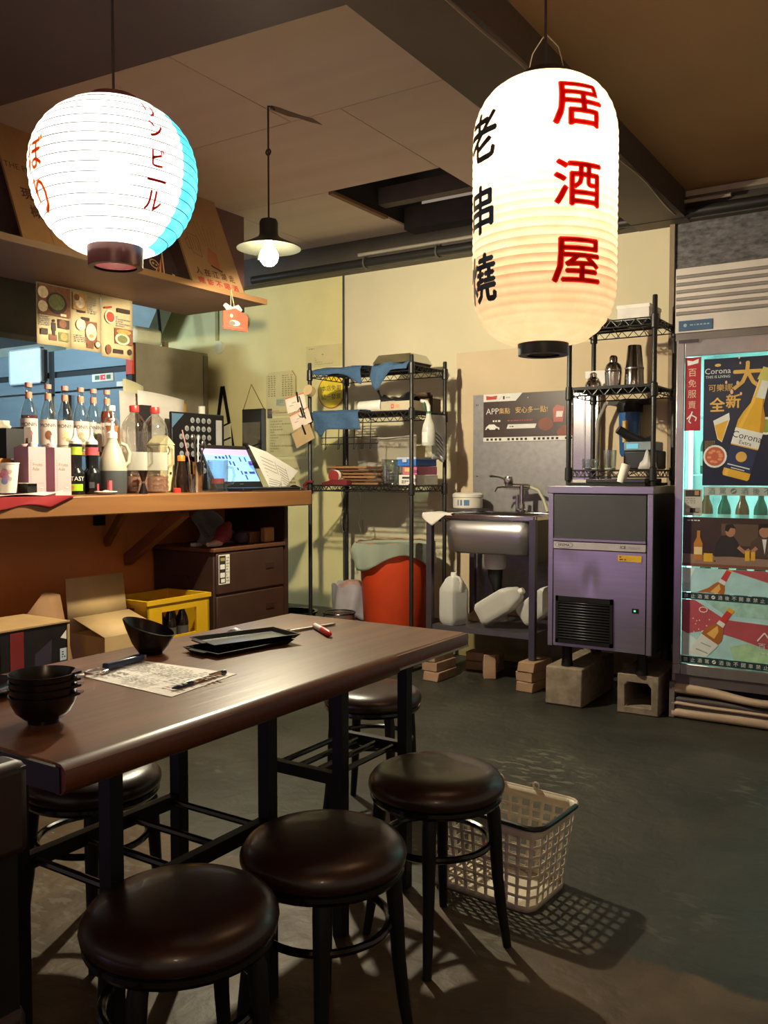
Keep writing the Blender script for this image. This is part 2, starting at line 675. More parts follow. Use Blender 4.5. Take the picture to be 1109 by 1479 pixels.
beam_m = M('beam_paint', '#4d363b', 0.6, var=0.12, scale=3)
bm = B()
bm.add([(-6.6, -2.5, 2.55), (-1.53, -2.5, 2.55), (-1.53, 2.165, 2.55), (-6.6, 1.75, 2.55), (-6.6, -2.5, 3.05), (-1.53, -2.5, 3.05), (-1.53, 2.165, 3.05), (-6.6, 1.75, 3.05)],
       [(3, 2, 1, 0), (4, 5, 6, 7), (0, 1, 5, 4), (1, 2, 6, 5), (2, 3, 7, 6), (3, 0, 4, 7)])
structure('trim_1', bm, beam_m)                 # wide cross beam
structure('trim_2', B().box((-1.53, -2.5, 2.55), (-1.235, 5.05, 3.05)), M('beam_long', '#54453a', 0.6, var=0.12, scale=3))     # long beam
structure('trim_3', B().box((-6.6, 4.955, 2.552), (-1.53, 5.05, 2.77)), M('beam_back', '#4c443c', 0.65, var=0.12))
structure('trim_4', B().box((-1.235, 4.955, 2.552), (0.8, 5.05, 2.70)), M('beam_back2', '#453c33', 0.65))
steel_dark = M('dark_pipe', '#2b2826', 0.45, metal=0.3)
pipe = T('conduit_run', 'dark pipe running along the top of the back wall', 'pipe', (-2.2, 4.9, 2.6))
pipe.part('pipe', B().cyl((-4.3, 4.905, 2.575), (0.8, 4.905, 2.575), 0.03, n=10), steel_dark)
pipe.part('thin_conduit', B().cyl((-3.35, 4.875, 2.625), (-1.0, 4.875, 2.625), 0.011, n=8), M('pale_conduit', '#a79c8d', 0.5), label='pale thin conduit')
pipe.part('white_strip', B().box((-1.9, 4.89, 2.655), (0.8, 4.95, 2.685)), M('pale_strip', '#b5a794', 0.6), label='pale cable strip')
for x in (-3.3, -2.75, -2.1, -1.6):
    pipe.part('clip', B().tube([(x - 0.012, 4.905 + 0.036 * math.cos(a), 2.575 + 0.036 * math.sin(a)) for a in [i * PI / 5 for i in range(10)]], 0.006, 6, closed=True), M('clip', '#57504a', 0.5))
# cable along the beam
cb = B()
pts = [(-1.25 + 0.01 * math.sin(y * 5), y, 2.545 - 0.006 * abs(math.sin(y * 3))) for y in [1.9 + 0.12 * i for i in range(25)]]
cb.tube(pts, 0.006, 6)
solo('beam_cable', 'thin brown cable clipped along the edge of the long ceiling beam', 'cable', cb, M('cable_brown', '#7c6553', 0.5))
cb = B()
cb.tube([(-3.587, 5.035, 2.55), (-3.588, 5.035, 2.0), (-3.586, 5.035, 1.2), (-3.587, 5.035, 0.1)], 0.007, 6)
solo('hanging_wire', 'thin black cord running straight down the back wall', 'cable', cb, M('cord', '#3a3a34', 0.5))

# ------------------------------------------------------------------ dining table
top_wood = wood('table_laminate', '#4f2f1f', '#7a5039', 'Y', 0.3, 12)
edge_wood = wood('table_edging', '#3a1a0f', '#6b3a22', 'Y', 0.32, 9)
black = M('black_paint', '#100f0e', 0.5, var=0.1, spec=0.3)
black_gloss = M('black_gloss', '#0c0c0c', 0.18, var=0.1)
TX0, TX1, TY0, TY1 = -1.715, -1.105, 0.818, 2.122
t = T('dining_table', 'long dark wood-grain dining table on slim black steel frames', 'table', (-1.41, 1.47, 0))
t.part('tabletop', B().box((TX0, TY0, 0.703), (TX1, TY1, 0.74)), top_wood, bevel=0.006)
e = B()
pr = [(0.0, 0.0445), (0.012, 0.0435), (0.022, 0.036), (0.025, 0.022), (0.022, 0.006), (0.012, -0.003), (0.0, -0.003)]
e.prism(pr, 1.745 - 0.815, frame((TX1, 1.745, 0.6995), (1, 0, 0), (0, 0, 1)))
t.part('edge_band', e, edge_wood, label='raised rounded wood edging ending part way')
e = B()
e.prism([(0, 0.034), (0.006, 0.033), (0.009, 0.024), (0.007, 0.0), (0, 0)], TY1 - 1.745, frame((TX1, TY1, 0.704), (1, 0, 0), (0, 0, 1)))
t.part('edge_band', e, edge_wood)
t.part('metal_edging', B().box((TX1 - 0.004, 1.75, 0.702), (TX1 + 0.010, TY1, 0.707)), M('alu_trim', '#a9a29a', 0.5, 0.6), label='thin aluminium strip under the far edge')
t.part('end_band', B().box((TX0, TY0 - 0.006, 0.699), (TX1 + 0.012, TY0 + 0.001, 0.738)), M('end_black', '#0f0c0b', 0.5), label='black end edging')
for (x0, x1, y0, y1, along) in ((-1.53, -1.255, 1.04, 1.47, 'X'), (-1.52, -1.28, 1.78, 2.09, 'Y')):
    for x in (x0, x1):
        for y in (y0, y1):
            t.part('leg', B().box((x - 0.015, y - 0.015, 0.0), (x + 0.015, y + 0.015, 0.703)), black)
    if along == 'X':
        for xq in (x0, x1):
            t.part('shelf_beam', B().box((xq - 0.011, y0, 0.385), (xq + 0.011, y1, 0.415)), black)
        for k in range(4):
            y = y0 + 0.03 + (y1 - y0 - 0.06) * k / 3
            t.part('shelf_rail', B().cyl((x0, y, 0.402), (x1, y, 0.402), 0.008, n=8), black_gloss)
    else:
        for yq in (y0, y1):
            t.part('shelf_beam', B().box((x0, yq - 0.011, 0.385), (x1, yq + 0.011, 0.415)), black)
        for k in range(4):
            x = x0 + 0.03 + (x1 - x0 - 0.06) * k / 3
            t.part('shelf_rail', B().cyl((x, y0, 0.402), (x, y1, 0.402), 0.008, n=8), black_gloss)
    ap = B().box((x0 - 0.02, y0 - 0.02, 0.695), (x1 + 0.02, y1 + 0.02, 0.703))
    t.part('mounting_plate', ap, black)

# ------------------------------------------------------------------ stools
leather = M('brown_vinyl', '#2a1712', 0.33, var=0.2, scale=30, bump=0.03, coat=0.15)


def make_stool(label):
    s = T('round_stool', label, 'stool', (0, 0, 0), 0, 'round bistro stools', local=True)
    cushion = [(0.0, 0.444), (0.06, 0.4435), (0.11, 0.441), (0.14, 0.436), (0.158, 0.426), (0.168, 0.412), (0.17, 0.402), (0.168, 0.392), (0.160, 0.385), (0.0, 0.385)]
    s.part('seat', B().lathe(cushion[::-1], 44), leather)
    rim = [(0.10, 0.386), (0.158, 0.386), (0.164, 0.382), (0.165, 0.374), (0.160, 0.366), (0.152, 0.3635), (0.10, 0.3635)]
    s.part('seat_ring', B().lathe(rim[::-1], 40), black_gloss)
    for k in range(4):
        a = PI / 4 + k * PI / 2
        pts, rs = [], []
        for z, r, w in ((0.384, 0.128, 0.0165), (0.34, 0.142, 0.0175), (0.28, 0.147, 0.0165), (0.18, 0.153, 0.0145), (0.08, 0.165, 0.0125), (0.0, 0.178, 0.0105)):
            pts.append((r * math.cos(a), r * math.sin(a), z))
            rs.append(w)
        s.part('leg', B().tube(pts, rs, 10), black)
    ring = [(0.134 * math.cos(2 * PI * i / 40), 0.134 * math.sin(2 * PI * i / 40), 0.262) for i in range(40)]
    s.part('foot_ring', B().tube(ring, 0.0085, 8, closed=True), black_gloss)
    return s.o


st0 = make_stool('brown padded round stool nearest the camera, in front of the table')
st0.location = (-1.105, 1.063, 0)
st0.rotation_euler = (0, 0, math.radians(-28))
for (x, y, rz, lab) in (
        (-1.058, 1.412, -10, 'brown padded round stool between the nearest stool and the one by the basket'),
        (-1.064, 1.888, -22, 'brown padded round stool beside the white plastic basket'),
        (-1.664, 2.504, 12, 'round stool with an olive sheen beyond the far end of the table'),
        (-1.800, 1.435, 5, 'round stool half under the table on its wall side, with a bright seat glint'),
        (-1.915, 1.085, 20, 'round stool mostly cut off by the picture edge, behind the brown chair')):
    dup(st0, (x, y, 0), math.radians(rz), lab)

# the brown chair at the near end of the table
c = T('dining_chair', 'dark brown leather chair cut off by the picture edge at the near table end', 'chair', (-1.22, 0.5, 0))
chair_m = M('chair_leather', '#2a130e', 0.5, var=0.2, scale=20, bump=0.04)
c.part('backrest', B().box((-1.055, 0.32, 0.675), (-1.0, 0.70, 0.80)), chair_m, bevel=0.014)
c.part('piping', B().cyl((-1.004, 0.325, 0.79), (-1.004, 0.695, 0.79), 0.003, n=6), M('piping', '#150b08', 0.5))
c.part('seat', B().box((-1.44, 0.30, 0.41), (-1.01, 0.70, 0.47)), chair_m, bevel=0.015)
for x in (-1.43, -1.035):
    for y in (0.33, 0.672):
        zt = 0.69 if x > -1.1 else 0.42
        c.part('leg', B().box((x - 0.018, y - 0.018, 0), (x + 0.018, y + 0.018, zt)), black)

# ------------------------------------------------------------------ white plastic basket
bk = T('plastic_basket', 'white plastic basket with a black rubbed rim on the concrete floor', 'basket', (-1.07, 2.255, 0), math.radians(-4), local=True)
white_p = M('white_plastic', '#cbbfab', 0.45, var=0.06)


def rr(u, hx, hy, r):
    """point on a rounded rectangle at fraction u of its perimeter"""
    segs = [2 * hx - 2 * r, PI * r / 2, 2 * hy - 2 * r, PI * r / 2] * 2
    per = sum(segs)
    d = (u % 1.0) * per
    cx, cy = hx - r, hy - r
    cor = [(cx, -cy, -PI / 2), (cx, cy, 0), (-cx, cy, PI / 2), (-cx, -cy, PI)]
    for i, L in enumerate(segs):
        if d <= L:
            k = i // 2
            if i % 2 == 0:
                st = [(-cx, -hy), (hx, -cy), (cx, hy), (-hx, cy)][k]
                di = [(1, 0), (0, 1), (-1, 0), (0, -1)][k]
                return st[0] + di[0] * d, st[1] + di[1] * d
            x, y, a = cor[k]
            a += d / r
            return x + r * math.cos(a), y + r * math.sin(a)
        d -= L
    return -cx, -hy


# openings: fine cells, alternating bar / hole
hb = B()
NU, NV = 34, 7
us = []
for i in range(NU):
    us += [i / NU, (i + 0.31) / NU]
us.append(1.0)
zs = [0.0, 0.018]
for j in range(NV):
    z0 = 0.018 + j * 0.0285
    zs += [z0 + 0.0205, z0 + 0.0285]
zs += [0.24]


def wallpt(u, z):
    k = z / 0.24
    return (*rr(u, 0.165 + 0.027 * k, 0.112 + 0.022 * k, 0.035), z)


nu = len(us) - 1
vs = [wallpt(u if i < nu else 0.0, z) for z in zs for i, u in enumerate(us)]
fs = []
for j in range(len(zs) - 1):
    for i in range(nu):
        hole = (i % 2 == 1) and (j % 2 == 1) and j < len(zs) - 2
        if not hole:
            w = nu + 1
            fs.append((j * w + i, j * w + i + 1, (j + 1) * w + i + 1, (j + 1) * w + i))
hb.add(vs, fs)
k = len(hb.v)
flo = [(*rr(i / 60, 0.165, 0.112, 0.035), 0.001) for i in range(60)]
hb.add(flo, [tuple(range(59, -1, -1))])
bk.part('body', hb, white_p, solid=0.0025)
rim = [(*rr(i / 64, 0.196, 0.138, 0.04), 0.24) for i in range(64)]
bk.part('rim', B().tube(rim, 0.0045, 6, closed=True), white_p)
# black handle folded down along two sides of the rim
hd = [(*rr(i / 64, 0.202, 0.144, 0.04), 0.2455 + 0.004 * math.sin(i * 0.2)) for i in range(-4, 29)]
bk.part('handle', B().tube(hd, [0.0075] * len(hd), 8), M('rubber_black', '#161412', 0.35), label='black handle lying along the rim')
for i in (36, 42):
    x, y = rr(i / 64 + 0.02, 0.196, 0.138, 0.04)
    lug = [(x + 0.009 * math.cos(a), y, 0.253 + 0.009 * math.sin(a)) for a in [q * PI / 6 for q in range(12)]]
    bk.part('lug', B().tube(lug, 0.003, 6, closed=True), white_p)

# ------------------------------------------------------------------ things on the table
bowl_m = M('black_melamine', '#0d0c0c', 0.25, var=0.1)
bowl_prof = [(0.0, 0.0), (0.026, 0.0), (0.027, 0.007), (0.034, 0.009), (0.046, 0.020), (0.054, 0.036), (0.0575, 0.05), (0.0555, 0.0505), (0.051, 0.036), (0.042, 0.021), (0.03, 0.012), (0.0, 0.011)]
for i in range(4):
    lab = ['black bowl at the bottom of the nested bowl stack', 'black bowl second from the bottom of the nested stack', 'black bowl second from the top of the nested stack', 'topmost black bowl of the nested stack, its inside showing'][i]
    bw = T('bowl', lab, 'bowl', (-1.318, 0.95, 0.74 + 0.0115 * i + (0.002 if i else 0)), math.radians([35, 40, 38, 42][i]), 'nested black bowls', local=True)
    bw.part('bowl_body', B().lathe(bowl_prof, 36), bowl_m)
    g = B()
    g.add([(0.050, -0.02, 0.046), (0.066, -0.009, 0.049), (0.067, 0.009, 0.049), (0.050, 0.02, 0.046), (0.050, -0.02, 0.051), (0.066, -0.009, 0.053), (0.067, 0.009, 0.053), (0.050, 0.02, 0.051)],
          [(3, 2, 1, 0), (4, 5, 6, 7), (0, 1, 5, 4), (1, 2, 6, 5), (2, 3, 7, 6), (3, 0, 4, 7)])
    bw.part('grip', g, bowl_m)
# the single bowl with a slanting rim
sl = B().lathe([(0, 0), (0.027, 0), (0.03, 0.006), (0.042, 0.022), (0.055, 0.05), (0.061, 0.066), (0.059, 0.067), (0.05, 0.048), (0.036, 0.022), (0, 0.012)], 36)
sd = Vector((-0.84, -0.54, 0))
sl.v = [(x + (0.06 * z * sd.x), y + (0.06 * z * sd.y), z * (1.0 + 5.2 * (x * sd.x + y * sd.y))) for x, y, z in sl.v]
sl.v = [(x - 1.605, y + 1.455, z + 0.74) for x, y, z in sl.v]
solo('slanted_bowl', 'single black bowl with a slanting rim behind the order sheet', 'bowl', sl, bowl_m)

paper = M('paper', '#e6e0d6', 0.7, var=0.03)
ink = M('ink_grey', '#8f8983', 0.7)
ink_dark = M('ink_dark', '#2a2725', 0.7)
# order sheet: corners a (near wall), b, c, d
pa, pb_, pc, pd_ = Vector((-1.562, 1.21, 0.7406)), Vector((-1.556, 1.387, 0.7406)), Vector((-1.283, 1.404, 0.7406)), Vector((-1.255, 1.188, 0.7406))
q = B()
q.add([pa, pd_, pc, pb_] + [v + Vector((0, 0, 0.0006)) for v in (pa, pd_, pc, pb_)], [(3, 2, 1, 0), (4, 5, 6, 7), (0, 1, 5, 4), (1, 2, 6, 5), (2, 3, 7, 6), (3, 0, 4, 7)])
s = T('order_sheet', 'white printed order sheet lying on the table', 'paper', tuple(pa))
s.part('sheet', q, paper)
p = Print(pa + Vector((0, 0, 0.0006)), pd_ - pa, pb_ - pa)
for (x, y, w, h, n) in ((0.055, 0.045, 0.08, 0.06, 7), (0.055, 0.13, 0.08, 0.07, 8), (0.16, 0.04, 0.09, 0.05, 6), (0.16, 0.12, 0.09, 0.08, 8), (0.255, 0.10, 0.06, 0.12, 9)):
    p.rows(x, y, w, h, n, ink)
p.line([(0.105, 0.01), (0.105, 0.17)], 0.0008, ink).line([(0.01, 0.085), (0.21, 0.085)], 0.0008, ink)
s.part('printed_text', p.b)
# ballpoint pen
pen = T('pen', 'ballpoint pen with a pale barrel and navy ends lying on the order sheet', 'pen', (-1.30, 1.30, 0.7415))
A, Z = Vector((-1.288, 1.222, 0.7465)), Vector((-1.300, 1.385, 0.7465))
d = Z - A
navy = M('navy_plastic', '#1b2544', 0.3)
pen.part('barrel', B().cyl(A + d * 0.36, A + d * 0.9, 0.0048, n=12), M('pen_barrel', '#b98f6b', 0.4))
pen.part('grip', B().tube([A, A + d * 0.08, A + d * 0.36], [0.0015, 0.0045, 0.0052], 12), navy, label='navy grip and tip')
pen.part('cap', B().cyl(A + d * 0.9, Z, 0.0052, n=12), navy, label='navy end cap')
pen.part('clip', B().bar(A + d * 0.68 + Vector((0, 0, 0.0055)), A + d * 0.95 + Vector((0, 0, 0.0055)), 0.003, 0.001), navy)
# opener with a navy handle
op = T('bottle_opener', 'navy-handled bottle opener with a clear loop end on the order sheet', 'opener', (-1.54, 1.31, 0.7415))
A, Z = Vector((-1.536, 1.262, 0.752)), Vector((-1.547, 1.376, 0.752))
op.part('handle', B().bar(A, Z, 0.02, 0.015), navy, bevel=0.004)
op.part('end_cap', B().bar(Z, Z + (Z - A) * 0.06, 0.012, 0.011), M('chrome', '#c9c6c4', 0.15, 1.0))
lo = [(A + (A - Z).normalized() * 0.024 + Vector((0.018 * math.cos(a), 0.026 * math.sin(a), -0.005))) for a in [i * PI / 12 for i in range(24)]]
op.part('loop', B().tube(lo, 0.0035, 8, closed=True), M('steel_bright', '#cfcac4', 0.2, 1.0), label='bright steel loop')
op.part('blade', B().box((A.x - 0.008, A.y - 0.035, A.z - 0.008), (A.x + 0.008, A.y - 0.0, A.z - 0.005)), MATS['steel_bright'])


# two black serving trays, one on the other
def tray(label, cx, cy, z, rz):
    k = T('serving_tray', label, 'tray', (cx, cy, z), rz, 'black trays on the table', local=True)
    b = B()
    hx, hy = 0.068, 0.122
    for (a0, a1, z0, z1) in ((0.012, 0.0, 0.0, 0.012),):
        b.taper((hx - 0.012, hy - 0.012), (hx, hy), 0.0, 0.012)
        b.f.pop(1)
        b.m.pop()
        n = len(b.v)
        b.add([(-hx + 0.004, -hy + 0.004, 0.012), (hx - 0.004, -hy + 0.004, 0.012), (hx - 0.004, hy - 0.004, 0.012), (-hx + 0.004, hy - 0.004, 0.012),
               (-hx + 0.015, -hy + 0.015, 0.003), (hx - 0.015, -hy + 0.015, 0.003), (hx - 0.015, hy - 0.015, 0.003), (-hx + 0.015, hy - 0.015, 0.003)],
              [(4, 5, 6, 7), (0, 1, 5, 4), (1, 2, 6, 5), (2, 3, 7, 6), (3, 0, 4, 7)])
        b.f += [(4, 5, n + 1, n), (5, 6, n + 2, n + 1), (6, 7, n + 3, n + 2), (7, 4, n, n + 3)]
        b.m += [0] * 4
    k.part('tray_body', b, bowl_m)
    g = B().box((-0.03, -hy - 0.012, 0.009), (0.03, -hy + 0.002, 0.012))
    k.part('tray_lip', g, bowl_m)
    return k


tray('lower black rectangular tray, lying flat on the table', -1.475, 1.625, 0.7402, math.radians(-8))
tray('upper black rectangular tray, set askew on the other tray', -1.487, 1.66, 0.7526, math.radians(-19))
# marker, knife, lighter, plate
mk = T('marker_pen', 'white marker pen with a red cap lying near the far end of the table', 'pen', (-1.42, 1.90, 0.7402))
A, Z = Vector((-1.482, 1.941, 0.749)), Vector((-1.366, 1.855, 0.749))
d = Z - A
mk.part('barrel', B().cyl(A, A + d * 0.52, 0.0075, n=14), M('marker_white', '#dcd6cf', 0.4))
mk.part('cap', B().tube([A + d * 0.5, A + d * 0.9, A + d * 0.97, Z], [0.0088, 0.0085, 0.006, 0.003], 14), M('marker_red', '#d3301f', 0.35), label='red cap')
kn = T('serving_tongs', 'long thin steel tongs lying behind the trays', 'utensil', (-1.49, 1.9, 0.7402))
kn.part('arm', B().bar((-1.545, 1.70, 0.7445), (-1.474, 2.02, 0.7425), 0.012, 0.0025), M('steel_satin', '#a8a29a', 0.32, 1.0))
kn.part('arm', B().bar((-1.515, 1.79, 0.7465), (-1.470, 2.015, 0.7455), 0.010, 0.002), MATS['steel_satin'])
kn.part('rivet', B().cyl((-1.503, 1.85, 0.743), (-1.503, 1.85, 0.7505), 0.005, n=10), MATS['steel_bright'])
lt = T('folded_wipe', 'small crumpled white wipe packet on the wall side of the table', 'packet', (-1.62, 1.776, 0.7402))
lt.part('packet', B().grid(lambda u, v: (-1.645 + 0.05 * u, 1.755 + 0.04 * v, 0.741 + 0.014 * math.sin(PI * u) * (0.6 + 0.4 * math.sin(5 * v))), 8, 6), M('packet_white', '#cfc9c6', 0.35), solid=0.001)
lt.part('seal', B().box((-1.622, 1.794, 0.7405), (-1.612, 1.806, 0.744)), M('seal_blue', '#34406b', 0.4), label='dark blue seal')
pl = B().lathe([(0, 0), (0.05, 0), (0.075, 0.008), (0.095, 0.014), (0.094, 0.016), (0.072, 0.011), (0.05, 0.004), (0, 0.003)], 40)
pl.v = [(x - 1.60, y + 1.0, z + 0.7402) for x, y, z in pl.v]
solo('dark_plate', 'glossy dark plate cut off by the picture edge behind the bowls', 'plate', pl, M('plate_dark', '#1c1b20', 0.12))

# ------------------------------------------------------------------ lanterns and pendant
paper_cream = paper_lamp('lantern_paper', '#f8dcc6', '#efcdb0', 0.2)
paper_white = paper_lamp('lantern_paper_white', '#ffffff', '#f6f2ee', 0.2)
paper_cyan = paper_lamp('lantern_paper_cyan', '#3aa6d8', '#2384bd', 0.03)
ink_black = M('lantern_ink_black', '#14100e', 0.6)
ink_red = paper_lamp('lantern_ink_red', '#f0413a', '#e0302a', 0.04)
ink_red2 = paper_lamp('lantern_ink_red_thin', '#b81a10', '#a0120c', 0.0)
ink_orange = paper_lamp('lantern_ink_orange', '#f08a2c', '#e0661c', 0.03)
wood_dark = M('lantern_wood', '#4a1d18', 0.35, var=0.15)
wire_m = M('lamp_wire', '#2a2220', 0.5)
CAM_AZ = lambda x, y: math.atan2(EYE.y - y, EYE.x - x)      # towards the visitor's seat


def rib_profile(fn, z0, z1, n, depth):
    out = []
    for i in range(n):
        for k, q in ((0.0, 0.0), (0.3, 0.8), (0.5, 1.0), (0.7, 0.8)):
            z = z0 + (z1 - z0) * (i + k) / n
            out.append((fn(z) + depth * q, z))
    out.append((fn(z1), z1))
    return out


def lantern_text(th, fn, s, off, ang, zc, size, mat, sx=1.0, name='lettering'):
    vs, fs, w = TEXTS[(s, off)]
    b_ = bmesh.new()
    n5 = max(1, len(vs) // 5) if off >= BOLD else len(vs) + 1
    vv = [b_.verts.new((x * size * sx, y * size, (i // n5) * 1e-4)) for i, (x, y) in enumerate(vs)]
    for f in fs:
        try:
            b_.faces.new([vv[i] for i in f])
        except ValueError:
            pass
    step = 0.011
    for ax in (0, 1):
        lo = min(v.co[ax] for v in b_.verts)
        hi = max(v.co[ax] for v in b_.verts)
        k = lo + step
        while k < hi:
            co = [0, 0, 0]
            no = [0, 0, 0]
            co[ax] = k
            no[ax] = 1
            bmesh.ops.bisect_plane(b_, geom=b_.verts[:] + b_.edges[:] + b_.faces[:], plane_co=co, plane_no=no)
            k += step
    b_.verts.index_update()
    out = B()
    pts = []
    for v in b_.verts:
        z = zc + v.co.y
        r = fn(z) + 0.0032 + v.co.z
        a = ang + v.co.x / max(fn(zc), 0.02)
        pts.append((r * math.cos(a), r * math.sin(a), z))
    out.add(pts, [tuple(v.index for v in f.verts) for f in b_.faces])
    b_.free()
    th.part(name, out, mat)


# --- long lantern in the aisle
LX, LY = -0.754, 1.806
LZ0, LZ1, LR = 1.452, 2.008, 0.152


def fr_(z):
    h = LZ1 - LZ0
    t = (z - LZ0) / h
    e0, e1 = 0.24, 0.24
    if t < e0:
        q = 1 - t / e0
        return 0.052 + (LR - 0.052) * math.sqrt(max(0.0, 1 - q ** 2.3))
    if t > 1 - e1:
        q = (t - 1 + e1) / e1
        return 0.052 + (LR - 0.052) * math.sqrt(max(0.0, 1 - q ** 2.3))
    return LR


lan = T('paper_lantern', 'tall cream paper lantern with red and black lettering hanging over the aisle', 'lantern', (LX, LY, 0), 0, local=True)
lan.part('paper_shade', B().lathe(rib_profile(fr_, LZ0, LZ1, 31, 0.0024), 72, closed=False), paper_cream)
lan.part('bottom_ring', B().lathe([(0.036, LZ0 - 0.022), (0.040, LZ0 - 0.022), (0.055, LZ0 - 0.002), (0.055, LZ0 + 0.003), (0.036, LZ0 + 0.003)][::1] if False else [(0.036, LZ0 - 0.024), (0.054, LZ0 - 0.024), (0.055, LZ0 + 0.004), (0.050, LZ0 + 0.004), (0.050, LZ0 - 0.02), (0.036, LZ0 - 0.02)], 40, closed=False), M('ring_black', '#171312', 0.35))
lan.part('top_ring', B().lathe([(0.036, LZ1 + 0.02), (0.050, LZ1 + 0.02), (0.054, LZ1 - 0.004), (0.036, LZ1 - 0.004)], 40, closed=False), MATS['ring_black'])
b = B()
for q in (-1, 1):
    b.tube([(0.045 * q, 0.0, LZ1 + 0.01), (0.03 * q, 0.0, LZ1 + 0.07), (0.005 * q, 0.0, LZ1 + 0.10)], 0.0013, 6)
lan.part('hanger', b, M('hanger_wire', '#b6a68c', 0.4, 0.6))
lan.part('cord', B().cyl((0, 0, LZ1 - 0.14), (0, 0, 2.69), 0.003, n=6), wire_m)
lan.part('bulb', B().lathe([(0, 0), (0.016, 0.004), (0.027, 0.018), (0.030, 0.034), (0.024, 0.054), (0.014, 0.07), (0.0, 0.074)], 24, Matrix.Translation((0, 0, LZ1 - 0.18))), glow('bulb_warm', '#ffe2b0', 60))
lan.part('bulb_socket', B().lathe([(0, 0), (0.016, 0), (0.018, 0.03), (0.012, 0.045), (0, 0.045)], 16, Matrix.Translation((0, 0, LZ1 - 0.115))), MATS['ring_black'])
lan.part('rib', B().tube([(0, 0, LZ0 - 0.02), (0, 0, LZ0 - 0.018)], 0.001, 5), wire_m) if False else None
az = CAM_AZ(LX, LY)
for ch, z in (('居', LZ0 + 0.455), ('酒', LZ0 + 0.298), ('屋', LZ0 + 0.145)):
    lantern_text(lan, fr_, ch, BOLD, az + math.radians(26), z, 0.088, ink_red, 1.12)
for ch, z in (('老', LZ0 + 0.42), ('串', LZ0 + 0.27), ('燒', LZ0 + 0.128)):
    lantern_text(lan, fr_, ch, BOLD, az - math.radians(58), z, 0.098, ink_black, 1.0)
l = lamp('aisle_lantern_light', 'POINT', (LX, LY, LZ1 - 0.15), R_BULB, (1.0, 0.84, 0.62), 0.035)

# --- round lantern over the table
GX, GY = -1.492, 1.268
GZ0, GZ1, GR = 1.640, 1.936, 0.168


def fg_(z):
    c = (GZ0 + GZ1) / 2 + 0.012
    q = (z - c) / (c - GZ0 + 0.022) if z < c else (z - c) / (GZ1 - c + 0.016)
    return max(0.05, GR * (max(0.0, 1 - abs(q) ** 2.15)) ** 0.52)


lan2 = T('round_lantern', 'glowing white round paper lantern with a blue band hanging above the table', 'lantern', (GX, GY, 0), 0, local=True)
az2 = CAM_AZ(GX, GY)
b = B()
prof = rib_profile(fg_, GZ0, GZ1, 16, 0.003)
b.use(paper_white)
b.lathe(prof, 60, closed=False, a0=az2 + math.radians(105) - 2 * PI + math.radians(0), a1=az2 + math.radians(52))
b.use(paper_cyan)
b.lathe(prof, 14, closed=False, a0=az2 + math.radians(52), a1=az2 + math.radians(105))
lan2.part('paper_shade', b)
rb = B()
for i in range(1, 16):
    z = GZ0 + (GZ1 - GZ0) * i / 16
    r = fg_(z) + 0.0008
    rb.tube([(r * math.cos(2 * PI * k / 48), r * math.sin(2 * PI * k / 48), z) for k in range(48)], 0.0012, 4, closed=True)
lan2.part('bamboo_ribs', rb, M('rib_wire', '#3c4a50', 0.6))
lan2.part('bottom_ring', B().lathe([(0.044, GZ0 - 0.035), (0.056, GZ0 - 0.035), (0.057, GZ0 + 0.006), (0.052, GZ0 + 0.006), (0.051, GZ0 - 0.03), (0.044, GZ0 - 0.03)], 40, closed=False), wood_dark)
lan2.part('top_ring', B().lathe([(0.038, GZ1 + 0.018), (0.052, GZ1 + 0.018), (0.054, GZ1 - 0.006), (0.044, GZ1 - 0.006)], 40, closed=False), wood_dark)
lan2.part('cord', B().cyl((0, 0, GZ1 - 0.06), (0, 0, 2.55), 0.0028, n=6), wire_m)
b = B()
b.tube([(-0.045, 0, GZ1 + 0.012), (-0.02, 0, GZ1 + 0.035), (0.02, 0, GZ1 + 0.035), (0.045, 0, GZ1 + 0.012)], 0.0018, 6)
lan2.part('hanger', b, MATS['hanger_wire'])
lan2.part('bulb', B().lathe([(0, 0), (0.02, 0.005), (0.032, 0.022), (0.035, 0.04), (0.028, 0.062), (0.016, 0.078), (0.0, 0.082)], 24, Matrix.Translation((0, 0, GZ0 + 0.12))), glow('bulb_white', '#fff4e4', 80))
lan2.part('bulb_socket', B().lathe([(0, 0), (0.018, 0), (0.02, 0.035), (0.012, 0.05), (0, 0.05)], 16, Matrix.Translation((0, 0, GZ0 + 0.195))), wood_dark)
for ch, z, w in (('リ', 1.893, .8), ('ン', 1.848, .8), ('ビ', 1.790, .9), ('ー', 1.748, .22), ('ル', 1.712, .9)):
    if ch == 'ー':
        lantern_text(lan2, fg_, 'ー', BOLD, az2 + math.radians(29), z, 0.005, ink_red2, 1.0)
    else:
        lantern_text(lan2, fg_, ch, BOLD, az2 + math.radians(29), z, 0.034, ink_red2, w)
for ch, z in (('ぼ', 1.800), ('り', 1.722)):
    lantern_text(lan2, fg_, ch, BOLD, az2 - math.radians(62), z, 0.062, ink_orange, 0.9)
lamp('table_lantern_light', 'POINT', (GX, GY, GZ0 + 0.15), L_BULB, (1.0, 0.86, 0.68), 0.035)

